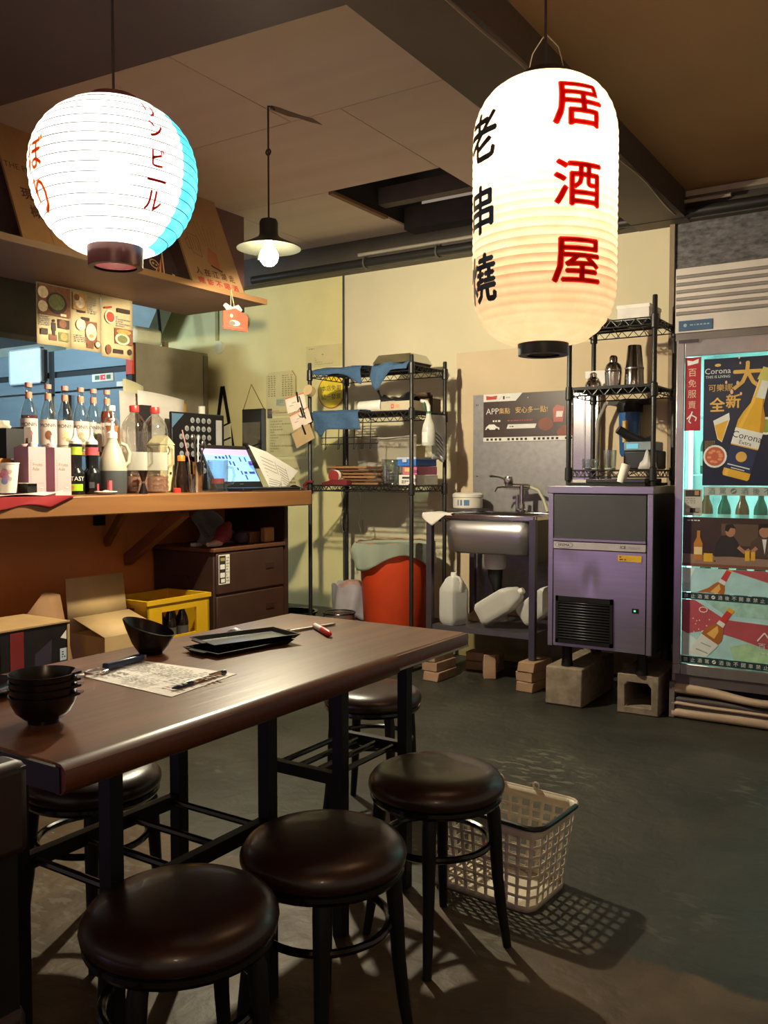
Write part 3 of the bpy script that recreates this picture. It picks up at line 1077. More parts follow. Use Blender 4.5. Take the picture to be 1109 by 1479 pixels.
# --- pendant
PX_, PY_ = -2.505, 2.962
pn = T('pendant_lamp', 'small pendant lamp with a flat grey metal shade and bare round bulb', 'lamp', (PX_, PY_, 0), 0, local=True)
shade_m = M('shade_grey', '#33342f', 0.4, 0.2)
pn.part('shade', B().lathe([(0.016, 2.272), (0.034, 2.268), (0.040, 2.255), (0.040, 2.205), (0.048, 2.192), (0.09, 2.17), (0.139, 2.148), (0.141, 2.145), (0.138, 2.144), (0.088, 2.164), (0.044, 2.186), (0.034, 2.19), (0.0, 2.19)], 44, closed=False), shade_m)
pn.part('bulb', B().lathe([(0, 2.068), (0.02, 2.073), (0.035, 2.088), (0.041, 2.110), (0.035, 2.132), (0.02, 2.152), (0.014, 2.185), (0, 2.186)], 28), glow('bulb_pendant', '#fff0c0', 260))
pn.part('cord', B().cyl((0, 0, 2.27), (0, 0, 2.75), 0.004, n=6), wire_m)
pn.part('cord_knot', B().tube([(0.012 * math.cos(a), 0, 2.555 + 0.012 * math.sin(a)) for a in [i * PI / 6 for i in range(12)]], 0.004, 6, closed=True), wire_m)
pn.part('ceiling_hook', B().tube([(0, 0, 2.75), (0.015, 0.012, 2.745), (0.02, 0.02, 2.735)], 0.0035, 6), wire_m)
pn.part('tape_tag', B().add([(-0.062, -0.01, 2.10), (-0.03, -0.01, 2.105), (-0.03, -0.01, 2.135), (-0.05, -0.01, 2.125)], [(0, 1, 2, 3)]), M('tape', '#d8cfa6', 0.6), solid=0.001)

pl_ = lamp('pendant_light', 'SPOT', (PX_, PY_, 2.05), P_BULB, (1.0, 0.90, 0.64), 0.026, None, (PX_, PY_ + 0.36, 1.05))
pl_.data.spot_size = PI
pl_.data.spot_blend = 0.08

# ------------------------------------------------------------------ upper shelf with leaning boards
pine = wood('pine', '#7d5a38', '#946c46', 'Y', 0.5, 6)
stained_ply = M('stained_ply', '#8d6b50', 0.6, h2='#75543c', scale=2.0, stretch=(1, 0.5, 1))
sh = T('wall_shelf', 'long wooden shelf above the bar counter carrying the leaning boards', 'shelf', (-3.6, 2.6, 2.135))
sh.part('shelf_board', B().box((-3.93, 1.0, 2.135), (-3.315, 3.88, 2.155)), stained_ply)
sh.part('front_lip', B().box((-3.315, 1.0, 2.133), (-3.295, 3.88, 2.163)), pine)
for y in (2.245, 2.86, 3.355):
    sh.part('stop_block', B().box((-3.37, y, 2.155), (-3.345, y + 0.055, 2.178)), pine)


def board(name, label, y0, y1, zt, mat, thick=0.012, x0=-3.40, x1=-3.65):
    th = T(name, label, 'sign', (x0, (y0 + y1) / 2, 2.155))
    o = Vector((x0, y0, 2.156))
    up = Vector((x1 - x0, 0, zt - 2.156))
    hgt = up.length
    mx = frame(o, (0, 1, 0), up)
    th.part('board', B().box((0, 0, -thick), (y1 - y0, hgt, 0), mx), mat)
    return th, Print(o, (0, 1, 0), up), hgt


kraft = M('kraft_board', '#ab845c', 0.65, var=0.08, scale=5)
ink_br = M('ink_brown', '#5c3626', 0.7)
ink_rd = M('ink_dullred', '#a5342a', 0.7)
th, p, hg = board('wooden_sign', 'tan wooden signboard leaning behind the round lantern on the shelf', 2.40, 2.82, 2.79, wood('sign_wood', '#a87c50', '#b98a5c', 'Z', 0.6, 5))
p.text('現', 0.085, 0.285, 0.055, ink_br, BOLD).text('概', 0.11, 0.20, 0.06, ink_br, BOLD)
for i, ch in enumerate('THE PEOPLE'):
    pass
p.text('THE PEOPLE', 0.12, 0.42, 0.03, ink_br)
p.disc(0.24, 0.40, 0.07, ink_rd).disc(0.24, 0.40, 0.055, MATS['sign_wood'])
p.line([(0.16, 0.0), (0.155, 0.14)], 0.002, ink_br).line([(0.27, 0.0), (0.265, 0.12)], 0.002, ink_br)
p.rect(0.21, 0.012, 0.40, 0.02, ink_rd)
th.part('painted_sign', p.b)
th, p, hg = board('black_sign', 'dark signboard with cream food drawings leaning on the shelf', 2.85, 3.34, 2.60, M('sign_dark', '#34222a', 0.6), 0.012)
cr = M('sign_cream', '#cfae7c', 0.6)
rdx = M('sign_red', '#9c3b30', 0.6)
p.disc(0.06, 0.09, 0.036, cr, 0.045).disc(0.066, 0.092, 0.026, MATS['sign_dark'], 0.03)
p.disc(0.16, 0.10, 0.018, cr, 0.07).disc(0.16, 0.18, 0.012, cr, 0.035)
for (x, y) in ((0.26, 0.17), (0.33, 0.10), (0.36, 0.20), (0.29, 0.24)):
    p.disc(x, y, 0.032, cr).disc(x, y, 0.024, MATS['sign_dark']).disc(x - 0.008, y + 0.004, 0.008, cr).disc(x + 0.01, y - 0.004, 0.006, cr)
for i in range(5):
    p.line([(0.30 + 0.016 * i, 0.03 + 0.01 * (i % 2)), (0.40 + 0.008 * i, 0.14 + 0.02 * i)], 0.008, rdx if i % 2 else cr)
p.line([(0.03, 0.03), (0.13, 0.025)], 0.006, cr).line([(0.05, 0.015), (0.12, 0.012)], 0.004, cr)
p.poly([(0.20, 0.30), (0.40, 0.24), (0.44, 0.34), (0.26, 0.40)], rdx)
p.line([(0.43, 0.02), (0.44, 0.06)], 0.018, cr)
th.part('painted_sign', p.b)
th, p, hg = board('kraft_sign', 'kraft-coloured signboard with a line of red and brown characters at the shelf end', 3.42, 3.825, 2.755, kraft)
for i, ch in enumerate('人在江湖走'):
    p.text(ch, 0.075 + 0.064 * i, 0.125, 0.044, ink_br, BOLD)
for i, ch in enumerate('哪能不喝酒'):
    p.text(ch, 0.075 + 0.066 * i, 0.062, 0.046, ink_rd, BOLD)
pale_br = M('ink_palebrown', '#8f6444', 0.7)
p.line([(0.07, 0.36), (0.075, 0.24), (0.14, 0.22), (0.15, 0.35), (0.07, 0.36)], 0.006, pale_br)
for i in range(3):
    p.line([(0.09 + 0.02 * i, 0.26), (0.09 + 0.02 * i, 0.34)], 0.005, pale_br)
p.line([(0.07, 0.33), (0.045, 0.31), (0.05, 0.26), (0.075, 0.255)], 0.006, pale_br)
p.poly([(0.17, 0.20), (0.26, 0.17), (0.27, 0.27), (0.21, 0.30)], M('ink_orange_soft', '#b06a45', 0.7))
for i in range(7):
    p.line([(0.16 + 0.02 * i, 0.30), (0.13 + 0.03 * i, 0.44 + 0.02 * math.sin(i))], 0.003, pale_br)
p.line([(0.19, 0.18), (0.27, 0.155)], 0.012, ink_br)
th.part('painted_sign', p.b)

# menu sheets hanging below the shelf
menu_p = M('menu_paper', '#b9a57e', 0.7, var=0.06)
mm = [M('menu_' + n, h, 0.6, var=0.25, scale=60) for n, h in (('dark', '#3a2a22'), ('brown', '#7c4c34'), ('red', '#a4402e'), ('green', '#6f7446'), ('cream', '#dcc7a6'), ('ochre', '#b58a4e'))]
for k, (y0, y1) in enumerate(((2.785, 2.985), (2.985, 3.18), (3.18, 3.395))):
    lab = ['old menu sheet with a large soup photo, nearest the range hood', 'old menu sheet in the middle of the row under the shelf', 'old menu sheet beside the red strip, last of the row under the shelf'][k]
    m_ = T('menu_sheet', lab, 'menu', (-3.87, (y0 + y1) / 2, 1.83), 0, 'menu sheets under the shelf')
    x = -3.868 + 0.003 * k
    zb = [1.825, 1.822, 1.806][k]
    w = y1 - y0
    m_.part('sheet', B().grid(lambda u, v: (x + 0.012 * math.sin(u * PI) * (1 - v), y0 + w * u, zb + (2.134 - zb) * v), 6, 6), menu_p, solid=0.0008)
    p = Print((x + 0.0135, y0, zb), (0, 1, 0), (0, 0, 1))
    rd = random.Random(30 + k)
    D, Br, R_, G_, C_, O_ = mm
    if k == 0:
        p.rect(0.10, 0.225, 0.185, 0.15, Br).disc(0.11, 0.215, 0.062, D, 0.055).disc(0.11, 0.22, 0.048, G_, 0.04).disc(0.03, 0.26, 0.03, C_).disc(0.028, 0.19, 0.028, C_)
        p.rect(0.15, 0.16, 0.035, 0.012, C_)
        p.rect(0.15, 0.115, 0.07, 0.045, D).disc(0.145, 0.115, 0.022, Br).rect(0.15, 0.05, 0.06, 0.045, G_).disc(0.15, 0.05, 0.02, O_)
        p.rect(0.035, 0.065, 0.04, 0.03, D).rect(0.085, 0.04, 0.045, 0.03, Br)
        p.disc(0.09, 0.125, 0.008, D).rect(0.09, 0.095, 0.024, 0.04, D).rect(0.09, 0.065, 0.016, 0.03, D)
        p.rows(0.04, 0.12, 0.06, 0.05, 5, ink)
    elif k == 1:
        p.rect(0.05, 0.25, 0.085, 0.09, O_).disc(0.05, 0.245, 0.03, C_).disc(0.03, 0.27, 0.018, Br).rect(0.06, 0.2, 0.05, 0.01, D)
        p.disc(0.055, 0.13, 0.03, C_).rect(0.12, 0.10, 0.075, 0.11, Br).disc(0.12, 0.10, 0.034, C_, 0.045).rect(0.085, 0.165, 0.05, 0.016, D).disc(0.12, 0.08, 0.016, O_, 0.010)
        p.rows(0.13, 0.24, 0.06, 0.09, 8, ink).rows(0.05, 0.06, 0.07, 0.04, 4, ink).rect(0.11, 0.03, 0.045, 0.03, Br).disc(0.16, 0.04, 0.02, Br).disc(0.16, 0.04, 0.014, C_)
    else:
        p.disc(0.05, 0.215, 0.036, C_).disc(0.05, 0.215, 0.028, R_).rows(0.14, 0.20, 0.10, 0.06, 5, ink)
        p.rect(0.14, 0.26, 0.09, 0.022, D).rect(0.14, 0.12, 0.125, 0.085, Br).disc(0.13, 0.105, 0.05, C_, 0.032).disc(0.13, 0.105, 0.036, G_, 0.022).disc(0.14, 0.145, 0.05, O_, 0.014)
        p.rect(0.10, 0.035, 0.07, 0.022, D).disc(0.035, 0.04, 0.018, Br, 0.026).disc(0.18, 0.04, 0.016, D).line([(0.01, 0.26), (0.06, 0.27)], 0.01, R_)
    m_.part('printed_pictures', p.b)

# amulet plaque hanging from the shelf lip
em = T('hanging_plaque', 'small red-brown house-shaped wooden plaque hanging from the shelf end', 'plaque', (-3.29, 3.58, 2.0))
o = Vector((-3.288, 3.505, 1.945))
em.part('plaque', B().prism([(0, 0), (0.155, 0), (0.155, 0.085), (0.078, 0.118), (0, 0.095)], 0.008, frame(o, (0.25, 1, 0), (0, 0, 1))), M('plaque_red', '#a04a35', 0.55))
p = Print(o + Vector((0.008, 0, 0)), (0.25, 1, 0), (0, 0, 1))
p.disc(0.07, 0.038, 0.034, M('plaque_pale', '#cdb7a0', 0.6), 0.015).disc(0.055, 0.036, 0.02, M('plaque_grey', '#5d5f5c', 0.6), 0.012).disc(0.05, 0.075, 0.009, MATS['plaque_pale']).rect(0.078, 0.016, 0.1, 0.004, MATS['plaque_grey'])
em.part('painted_picture', p.b)
em.part('bow', B().tube([(-3.283, 3.52, 2.075), (-3.283, 3.545, 2.06), (-3.28, 3.575, 2.062), (-3.275, 3.61, 2.072), (-3.275, 3.635, 2.06)], [0.012, 0.017, 0.01, 0.016, 0.01], 10), glass('clear_plastic', '#e6e2dc', 0.6))
em.part('string', B().tube([(-3.28, 3.56, 2.05), (-3.29, 3.575, 2.165), (-3.28, 3.595, 2.05)], 0.0022, 5), M('string', '#bfae8e', 0.7))

def curved_disc(b, mat, rad, a0, da, zz, rx, rz, n=10):
    """an oval lying on a round body: rad(z) is the body's radius"""
    b.use(mat)
    vs, fs = [], []
    for i in range(n + 1):
        t = math.cos(PI * i / n)
        h = rz * math.sin(PI * i / n)
        for z in (zz - h, zz, zz + h):
            R = rad(z)
            a = a0 + da + rx * t / R
            vs.append((R * math.cos(a), R * math.sin(a), z))
    for i in range(n):
        for k in (0, 1):
            fs.append((3 * i + k, 3 * i + k + 1, 3 * i + 4 + k, 3 * i + 3 + k))
    b.add(vs, fs)


# ------------------------------------------------------------------ bar counter
CZ = 1.075
counter_wood = wood('counter_wood', '#80532f', '#99693f', 'Y', 0.38, 6, 0.1)
panel_m = M('counter_panel', '#cc7a3e', 0.42, var=0.14, scale=2.2, bump=0.03)
ct = T('bar_counter', 'thick orange-brown wooden bar counter on a painted panel with a diagonal bracket', 'counter', (-3.5, 2.6, 0))
ct.part('counter_top', B().box((-3.92, 1.0, 0.988), (-3.18, 4.14, CZ)), counter_wood, bevel=0.006)
ct.part('front_panel', B().box((-3.83, 1.0, 0.0), (-3.79, 4.075, 0.988)), panel_m)
ct.part('end_board', B().box((-3.79, 4.045, 0.0), (-3.31, 4.075, 0.988)), M('end_board', '#3a2219', 0.5, var=0.15))
ct.part('bracket', B().bar((-3.235, 3.16, 0.985), (-3.785, 3.27, 0.70), 0.045, 0.06), wood('bracket_wood', '#6b3d20', '#83502c', 'X', 0.5, 5))
ct.part('bracket', B().bar((-3.60, 3.10, 0.985), (-3.785, 3.13, 0.80), 0.03, 0.04), MATS['bracket_wood'])
ct.part('panel_switch', B().box((-3.79, 3.05, 0.90), (-3.765, 3.11, 0.96)), black, label='black switch box under the counter')
# raised back shelf behind the counter for the syrup bottles
rs = T('bottle_riser', 'low wooden riser at the back of the counter under the syrup bottles', 'shelf', (-3.66, 2.7, CZ))
rs.part('riser_top', B().box((-3.74, 2.53, 1.262), (-3.56, 3.14, 1.28)), counter_wood)
for y in (2.535, 3.11):
    rs.part('riser_leg', B().box((-3.73, y, CZ), (-3.57, y + 0.018, 1.262)), counter_wood)

clear_g = glass('clear_glass', '#f0f6f4', 0.9)
pet_g = glass('pet_plastic', '#f2f2ee', 0.84)


def bottle(name, label, cat, x, y, z, parts, group=None, n=24):
    th = T(name, label, cat, (x, y, z), 0, group, local=True)
    for pn_, prof, mat in parts:
        th.part(pn_, B().lathe(prof, n, closed=False), mat)
    return th


# six syrup bottles on the riser
cols = [('#5c1f2b', 'dark red'), ('#d8c9b4', 'nut-picture'), ('#dfd8c8', 'pale'), ('#dfe0cf', 'clear'), ('#dbe2c6', 'green-printed'), ('#8a3a22', 'amber')]
labs = ['syrup bottle with dark red syrup, first of the row on the riser', 'syrup bottle with a nut picture on its label, beside the dark red one',
        'third clear syrup bottle of the riser row, counted from the dark red one', 'fourth clear syrup bottle of the riser row, counted from the dark red one',
        'syrup bottle with green leaves on its label, next to the amber one', 'syrup bottle filled with amber-brown syrup, last of the row on the riser']
lab_p = M('syrup_label', '#cdbfb6', 0.55, var=0.05)
capm = M('syrup_cap', '#c98a7c', 0.5)
neckm = M('neck_label', '#c9876a', 0.55, var=0.2, scale=40)
for i, y in enumerate((2.575, 2.68, 2.775, 2.868, 2.945, 3.03)):
    liq = M('syrup_%d' % i, cols[i][0], 0.15, coat=0.5)
    full = i in (0, 5)
    bt = T('syrup_bottle', labs[i], 'bottle', (-3.645, y, 1.281), 0, 'syrup bottles on the riser', local=True)
    bt.part('glass_body', B().lathe([(0, 0), (0.036, 0), (0.0385, 0.004), (0.0385, 0.165), (0.036, 0.185), (0.022, 0.225), (0.0155, 0.25), (0.0145, 0.295), (0.016, 0.297), (0.016, 0.302), (0.0, 0.302)], 24, closed=False), clear_g)
    hz = (0.172, 0.02, 0.05, 0.03, 0.09, 0.215)[i]
    bt.part('syrup', B().lathe([(0, 0.004), (0.0365, 0.004), (0.0365, min(hz, 0.165))] + ([(0.0345, 0.185), (0.026, 0.21), (0, 0.21)] if hz > 0.2 else [(0, min(hz, 0.165))]), 20, closed=False), liq)
    bt.part('label', B().lathe([(0.0392, 0.03), (0.0392, 0.15)], 24, closed=False), lab_p)
    bt.part('neck_label', B().lathe([(0.0162, 0.243), (0.0156, 0.275)], 16, closed=False), neckm)
    bt.part('cap', B().lathe([(0.0165, 0.296), (0.0168, 0.318), (0.0, 0.319)], 16, closed=False), capm)
    # lettering curved onto the label, towards the room
    vs, fs, w = TEXTS[('MONIN', MID)]
    a0 = math.atan2(EYE.y - y, EYE.x + 3.645)
    tb = B()
    tb.use(ink_dark)
    tb.add([(0.0398 * math.cos(a0 + vx * 0.017 / 0.0398), 0.0398 * math.sin(a0 + vx * 0.017 / 0.0398), 0.122 + vy * 0.017) for vx, vy in vs], fs)
    for (dx, zz, rx, rz, mat) in (((0.0, 0.075, 0.016, 0.022, M('label_pic_%d' % i, ['#b05a62', '#7d4a35', '#c9bb8e', '#a8a07c', '#5f8a45', '#b4522f'][i], 0.6, var=0.3, scale=60)), (0.012, 0.055, 0.009, 0.009, M('label_dot_%d' % i, ['#c8524d', '#a33d36', '#9c8f5a', '#8a8a70', '#8db255', '#d27a3c'][i], 0.6)))):
        curved_disc(tb, mat, lambda z, q=dx: 0.0396 + (0.0002 if q else 0), a0, dx / 0.0395, zz, rx, rz)
    bt.part('lettering', tb)

# two small bottles behind at the end
bottle('small_bottle', 'small dark brown bottle with a white cap behind the amber syrup', 'bottle', -3.69, 3.085, 1.281,
       [('body', [(0, 0), (0.03, 0), (0.032, 0.005), (0.032, 0.15), (0.014, 0.19), (0.013, 0.21)], M('brown_glass', '#2c120c', 0.12)), ('cap', [(0.016, 0.205), (0.016, 0.235), (0, 0.236)], paper)])
bottle('juice_bottle', 'clear bottle half full of orange juice with a white cap beside the big plastic bottle', 'bottle', -3.515, 2.95, CZ,
       [('body', [(0, 0), (0.034, 0), (0.038, 0.01), (0.04, 0.30), (0.034, 0.36), (0.016, 0.40), (0.015, 0.415)], clear_g), ('juice', [(0, 0.006), (0.036, 0.006), (0.038, 0.30), (0.036, 0.335), (0, 0.335)], M('orange_juice', '#c97b4a', 0.3)),
        ('cap', [(0.0175, 0.41), (0.0175, 0.435), (0, 0.436)], paper)])

# two pink cartons
pink = M('pink_carton', '#d8a9ab', 0.5, var=0.05)
pink_s = M('pink_carton_side', '#a884a0', 0.5, var=0.05)
green_ink = M('ink_green', '#6d8a66', 0.6)
for i, (y0, lab) in enumerate(((2.375, 'pink juice carton standing next to the paper cup tray'), (2.508, 'pink juice carton standing next to the black squeeze bottles'))):
    k = T('juice_carton', lab, 'carton', (-3.44, y0 + 0.04, CZ), 0, 'pink juice cartons')
    b = B().use(pink).box((-3.47, y0, CZ), (-3.37, y0 + 0.086, CZ + 0.215))
    b.use(pink_s).box((-3.472, y0 - 0.0012, CZ + 0.006), (-3.372, y0, CZ + 0.213))
    k.part('box', b)
    k.part('base_fold', B().box((-3.371, y0 + 0.001, CZ), (-3.3685, y0 + 0.085, CZ + 0.016)), M('pink_light', '#e6bcbc', 0.5))
    k.part('flap', B().add([(-3.45, y0, CZ + 0.2155), (-3.385, y0, CZ + 0.2155), (-3.40, y0 + 0.02, CZ + 0.228), (-3.45, y0 + 0.02, CZ + 0.228)], [(0, 1, 2, 3)]), pink, solid=0.001)
    p = Print((-3.3698, y0, CZ), (0, 1, 0), (0, 0, 1))
    p.text('Fruits', 0.045, 0.138, 0.015, green_ink).text('Ade', 0.035, 0.119, 0.015, green_ink)
    for q in range(14):
        p.rect(0.010, 0.155 - q * 0.010, 0.002, 0.005, M('ink_plum', '#8a5a70', 0.6))
    p.rect(0.062, 0.035, 0.016, 0.003, paper)
    k.part('lettering', p.b)

# squeeze bottles
for i, (y, lab, hx) in enumerate(((2.668, 'black squeeze bottle with a yellow-green neck label', '#a8c23c'), (2.762, 'black squeeze bottle with a pink-red neck label', '#d4505a'))):
    hi = 0.0 if i == 0 else 0.0
    sq = T('squeeze_bottle', lab, 'bottle', (-3.435, y, CZ), 0, 'black squeeze bottles', local=True)
    blk = M('squeeze_black', '#141516', 0.25, var=0.1)
    sq.part('body', B().lathe([(0, 0), (0.038, 0), (0.042, 0.006), (0.042, 0.095), (0.04, 0.108), (0.030, 0.118), (0.0285, 0.125), (0.030, 0.16), (0.030, 0.235), (0, 0.235)], 28, closed=False), blk)
    nl = M('neck_%d' % i, hx, 0.45, var=0.2, scale=30)
    sq.part('neck_label', B().lathe([(0.0305, 0.185), (0.0305, 0.222)], 24, closed=False), nl)
    sq.part('nozzle', B().lathe([(0.028, 0.236), (0.028, 0.25), (0.015, 0.262), (0.009, 0.275), (0.005, 0.31), (0.0, 0.311)], 20, closed=False), M('nozzle_white', '#e4ded8', 0.45))
    a0 = math.atan2(EYE.y - y, EYE.x + 3.435)
    fr2 = frame((0.0425 * math.cos(a0), 0.0425 * math.sin(a0), 0.0), (-math.sin(a0), math.cos(a0), 0), (0, 0, 1))
    tb = B()
    if i == 0:
        tb.use(M('label_lime', '#9ccb2a', 0.45)).add([(0.0428 * math.cos(a0 + q), 0.0428 * math.sin(a0 + q), z) for z in (0.018, 0.05) for q in (-0.5, -0.2, 0.1, 0.5, 0.85)], [(j, j + 1, j + 6, j + 5) for j in range(4)])
        vs, fs, w = TEXTS[('NTASY', MID)]
        tb.use(paper).add([(0.0432 * math.cos(a0 + vx * 0.02 / 0.043), 0.0432 * math.sin(a0 + vx * 0.02 / 0.043), 0.075 + vy * 0.02) for vx, vy in vs], fs)
        curved_disc(tb, M('label_orange', '#d98a2c', 0.5), lambda z: 0.0432, a0, -0.3, 0.033, 0.008, 0.009)
    else:
        tb.use(M('label_grey', '#4a4a4e', 0.5)).add([(0.0428 * math.cos(a0 + q), 0.0428 * math.sin(a0 + q), z) for z in (0.03, 0.058) for q in (-0.3, 0.0, 0.25)], [(0, 1, 4, 3), (1, 2, 5, 4)])
        tb.use(MATS['neck_1']).add([(0.0429 * math.cos(a0 + q), 0.0429 * math.sin(a0 + q), z) for z in (0.012, 0.05) for q in (0.55, 0.8)], [(0, 1, 3, 2)])
    sq.part('label', tb)

# white pump bottles behind the cartons
for i, (y, lab) in enumerate(((2.50, 'white pump bottle behind the first pink carton'), (2.60, 'white pump bottle behind the second pink carton'))):
    bottle('pump_bottle', lab, 'bottle', -3.515, y, CZ, [('body', [(0, 0), (0.028, 0), (0.03, 0.01), (0.03, 0.195), (0.02, 0.215)], M('pump_white', '#ded6d0', 0.4)), ('collar', [(0.021, 0.212), (0.021, 0.238), (0.008, 0.24)], MATS['nozzle_white']),
                                                                ('nozzle', [(0.007, 0.24), (0.005, 0.275), (0, 0.276)], MATS['nozzle_white'])], 'white pump bottles')

# white handled pourer with dark grey liquid
pr_ = T('pourer_bottle', 'white plastic pourer with a loop handle and dark grey liquid', 'bottle', (-3.415, 2.868, CZ), 0, local=True)
pr_.part('liquid_body', B().lathe([(0, 0), (0.062, 0), (0.066, 0.008), (0.067, 0.112), (0.0, 0.112)], 32, closed=False), M('grey_liquid', '#4c5053', 0.4))
pr_.part('upper_body', B().lathe([(0.067, 0.112), (0.067, 0.125), (0.06, 0.16), (0.045, 0.205), (0.03, 0.24), (0.022, 0.262), (0.022, 0.27), (0, 0.27)], 32, closed=False), M('milky_plastic', '#b3ad9a', 0.4, var=0.04))
pr_.part('handle', B().tube([(0.02, 0.030, 0.245), (0.024, 0.062, 0.235), (0.03, 0.078, 0.20), (0.03, 0.074, 0.155), (0.02, 0.055, 0.135)], 0.0095, 10), MATS['milky_plastic'])
pr_.part('nozzle', B().lathe([(0.024, 0.268), (0.024, 0.295), (0.01, 0.305), (0.006, 0.345), (0.004, 0.356), (0.014, 0.358), (0.014, 0.364), (0, 0.365)], 20, closed=False), MATS['nozzle_white'])

# small dish and green card on it
ds = T('small_dish', 'little white dish holding a pink scoop in front of the squeeze bottles', 'dish', (-3.30, 2.73, CZ), 0, local=True)
ds.part('dish', B().lathe([(0, 0), (0.028, 0), (0.034, 0.006), (0.052, 0.014), (0.05, 0.017), (0.03, 0.008), (0, 0.007)], 28, closed=False), M('dish_white', '#e2dbd2', 0.3))
ds.part('scoop', B().box((-0.01, 0.018, 0.008), (0.004, 0.034, 0.066)), M('scoop_pink', '#cf5a5f', 0.45), label='pink scoop')
ds.part('lump', B().lathe([(0, 0.008), (0.016, 0.008), (0.014, 0.02), (0, 0.022)], 10), M('lump', '#d9d0c2', 0.6))

# two big clear plastic bottles with red caps
redcap = M('red_cap', '#c9302a', 0.4)
for i, (y, lab) in enumerate(((3.01, 'big clear plastic bottle with a red cap, next to the grey pourer'), (3.145, 'big clear plastic bottle with a red cap, next to the sauce bottle'))):
    pb = T('plastic_bottle', lab, 'bottle', (-3.42, y, CZ), 0, 'big clear bottles with red caps', local=True)
    prof = [(0, 0), (0.05, 0), (0.064, 0.012)]
    for z in (0.03, 0.055, 0.08):
        prof += [(0.066, z), (0.061, z + 0.012), (0.066, z + 0.024)]
    prof += [(0.065, 0.12), (0.062, 0.20), (0.058, 0.235), (0.066, 0.275), (0.066, 0.31), (0.056, 0.35), (0.036, 0.38), (0.021, 0.395), (0.019, 0.41)]
    pb.part('body', B().lathe(prof, 28, closed=False), pet_g)
    pb.part('liquid', B().lathe([(0, 0.004), (0.058, 0.01), (0.060, 0.085), (0, 0.085)], 24, closed=False), glass('pink_water', '#c79a86', 0.55))
    pb.part('label', B().lathe([(0.0665, 0.115), (0.0625, 0.205)], 24, closed=False), glass('clear_label', '#e2ded2', 0.66))
    pb.part('cap', B().lathe([(0.0225, 0.404), (0.0235, 0.408), (0.0235, 0.432), (0.021, 0.436), (0, 0.436)], 22, closed=False), redcap)
    pb.part('handle', B().tube([(0.06, 0.03, 0.235), (0.082, 0.035, 0.22), (0.085, 0.035, 0.15), (0.064, 0.03, 0.13)], 0.008, 8), pet_g)
bk2 = T('cream_jug', 'cream carton with a curved handle mark behind the clear bottle', 'carton', (-3.52, 3.27, CZ))
bk2.part('body', B().box((-3.57, 3.22, CZ), (-3.47, 3.33, CZ + 0.25)), M('cream_carton', '#cfc093', 0.5), bevel=0.01)
bk2.part('top_fold', B().add([(-3.57, 3.22, CZ + 0.25), (-3.47, 3.22, CZ + 0.25), (-3.47, 3.33, CZ + 0.25), (-3.57, 3.33, CZ + 0.25), (-3.57, 3.275, CZ + 0.30), (-3.47, 3.275, CZ + 0.30)], [(0, 1, 5, 4), (3, 4, 5, 2), (0, 4, 3), (1, 2, 5)]), MATS['cream_carton'])
p = Print((-3.4695, 3.22, CZ), (0, 1, 0), (0, 0, 1))
p.line([(0.03, 0.21), (0.045, 0.195), (0.06, 0.20), (0.07, 0.22), (0.062, 0.24)], 0.006, ink_dark).disc(0.075, 0.10, 0.008, ink_dark)
bk2.part('printed_mark', p.b)
solo('red_stopper', 'loose red bottle cap on the counter by the sauce bottle', 'cap', B().lathe([(0, 0), (0.02, 0), (0.02, 0.022), (0.017, 0.024), (0, 0.024)], 20, Matrix.Translation((-3.36, 3.235, CZ))), redcap)

# jigger, sauce bottle, shaker with spoons, glass mug
jg = T('jigger', 'dark steel double-cone jigger at the counter front', 'jigger', (-3.31, 2.965, CZ), 0, local=True)
jg.part('lower_cup', B().lathe([(0, 0.0), (0.0215, 0.0), (0.0215, 0.003), (0.0065, 0.056)], 24, closed=False), M('dark_steel', '#4a4340', 0.25, 0.9))
jg.part('upper_cup', B().lathe([(0.0065, 0.056), (0.0245, 0.112), (0.0235, 0.112), (0.006, 0.06), (0, 0.06)], 24, closed=False), MATS['dark_steel'])
jg.part('collar', B().lathe([(0.008, 0.052), (0.009, 0.056), (0.008, 0.06)], 16, closed=False), MATS['steel_bright'])
bottle('sauce_bottle', 'dark brown sauce bottle with an orange cap', 'bottle', -3.40, 3.305, CZ,
       [('body', [(0, 0), (0.03, 0), (0.033, 0.005), (0.034, 0.06), (0.028, 0.11), (0.02, 0.145), (0.0175, 0.165)], M('sauce_dark', '#20120e', 0.2)), ('cap', [(0.0195, 0.164), (0.0195, 0.19), (0.017, 0.194), (0, 0.194)], M('cap_orange', '#e07820', 0.4))])
shk = T('shaker_tin', 'steel shaker tin holding bar spoons and tongs', 'shaker', (-3.39, 3.40, CZ), 0, local=True)
shk.part('tin', B().lathe([(0, 0), (0.033, 0), (0.035, 0.004), (0.045, 0.158), (0.046, 0.16), (0.0435, 0.158), (0.033, 0.006), (0, 0.006)], 30, closed=False), M('steel_polished', '#b9b2aa', 0.16, 1.0))
for i, (dx, dy, hh) in enumerate(((-0.02, -0.02, 0.33), (0.01, -0.012, 0.28), (0.02, 0.012, 0.25), (-0.008, 0.022, 0.30), (0.0, 0.0, 0.27))):
    u = B().tube([(dx * 0.5, dy * 0.5, 0.02), (dx * 1.2, dy * 1.2, 0.17), (dx * 2.2, dy * 2.2 - 0.01, hh)], [0.003, 0.003, 0.0035], 6)
    if i in (1, 2):
        u.lathe([(0, -0.025), (0.014, -0.012), (0.017, 0.004), (0.012, 0.02), (0, 0.028)], 12, Matrix.Translation((dx * 2.2, dy * 2.2 - 0.01, hh)) @ Matrix.Diagonal((0.35, 1, 1, 1)))
    shk.part('utensil', u, [M('utensil_pink', '#b87f7c', 0.4), MATS['steel_polished'], MATS['steel_polished'], MATS['nozzle_white'], MATS['steel_satin']][i])
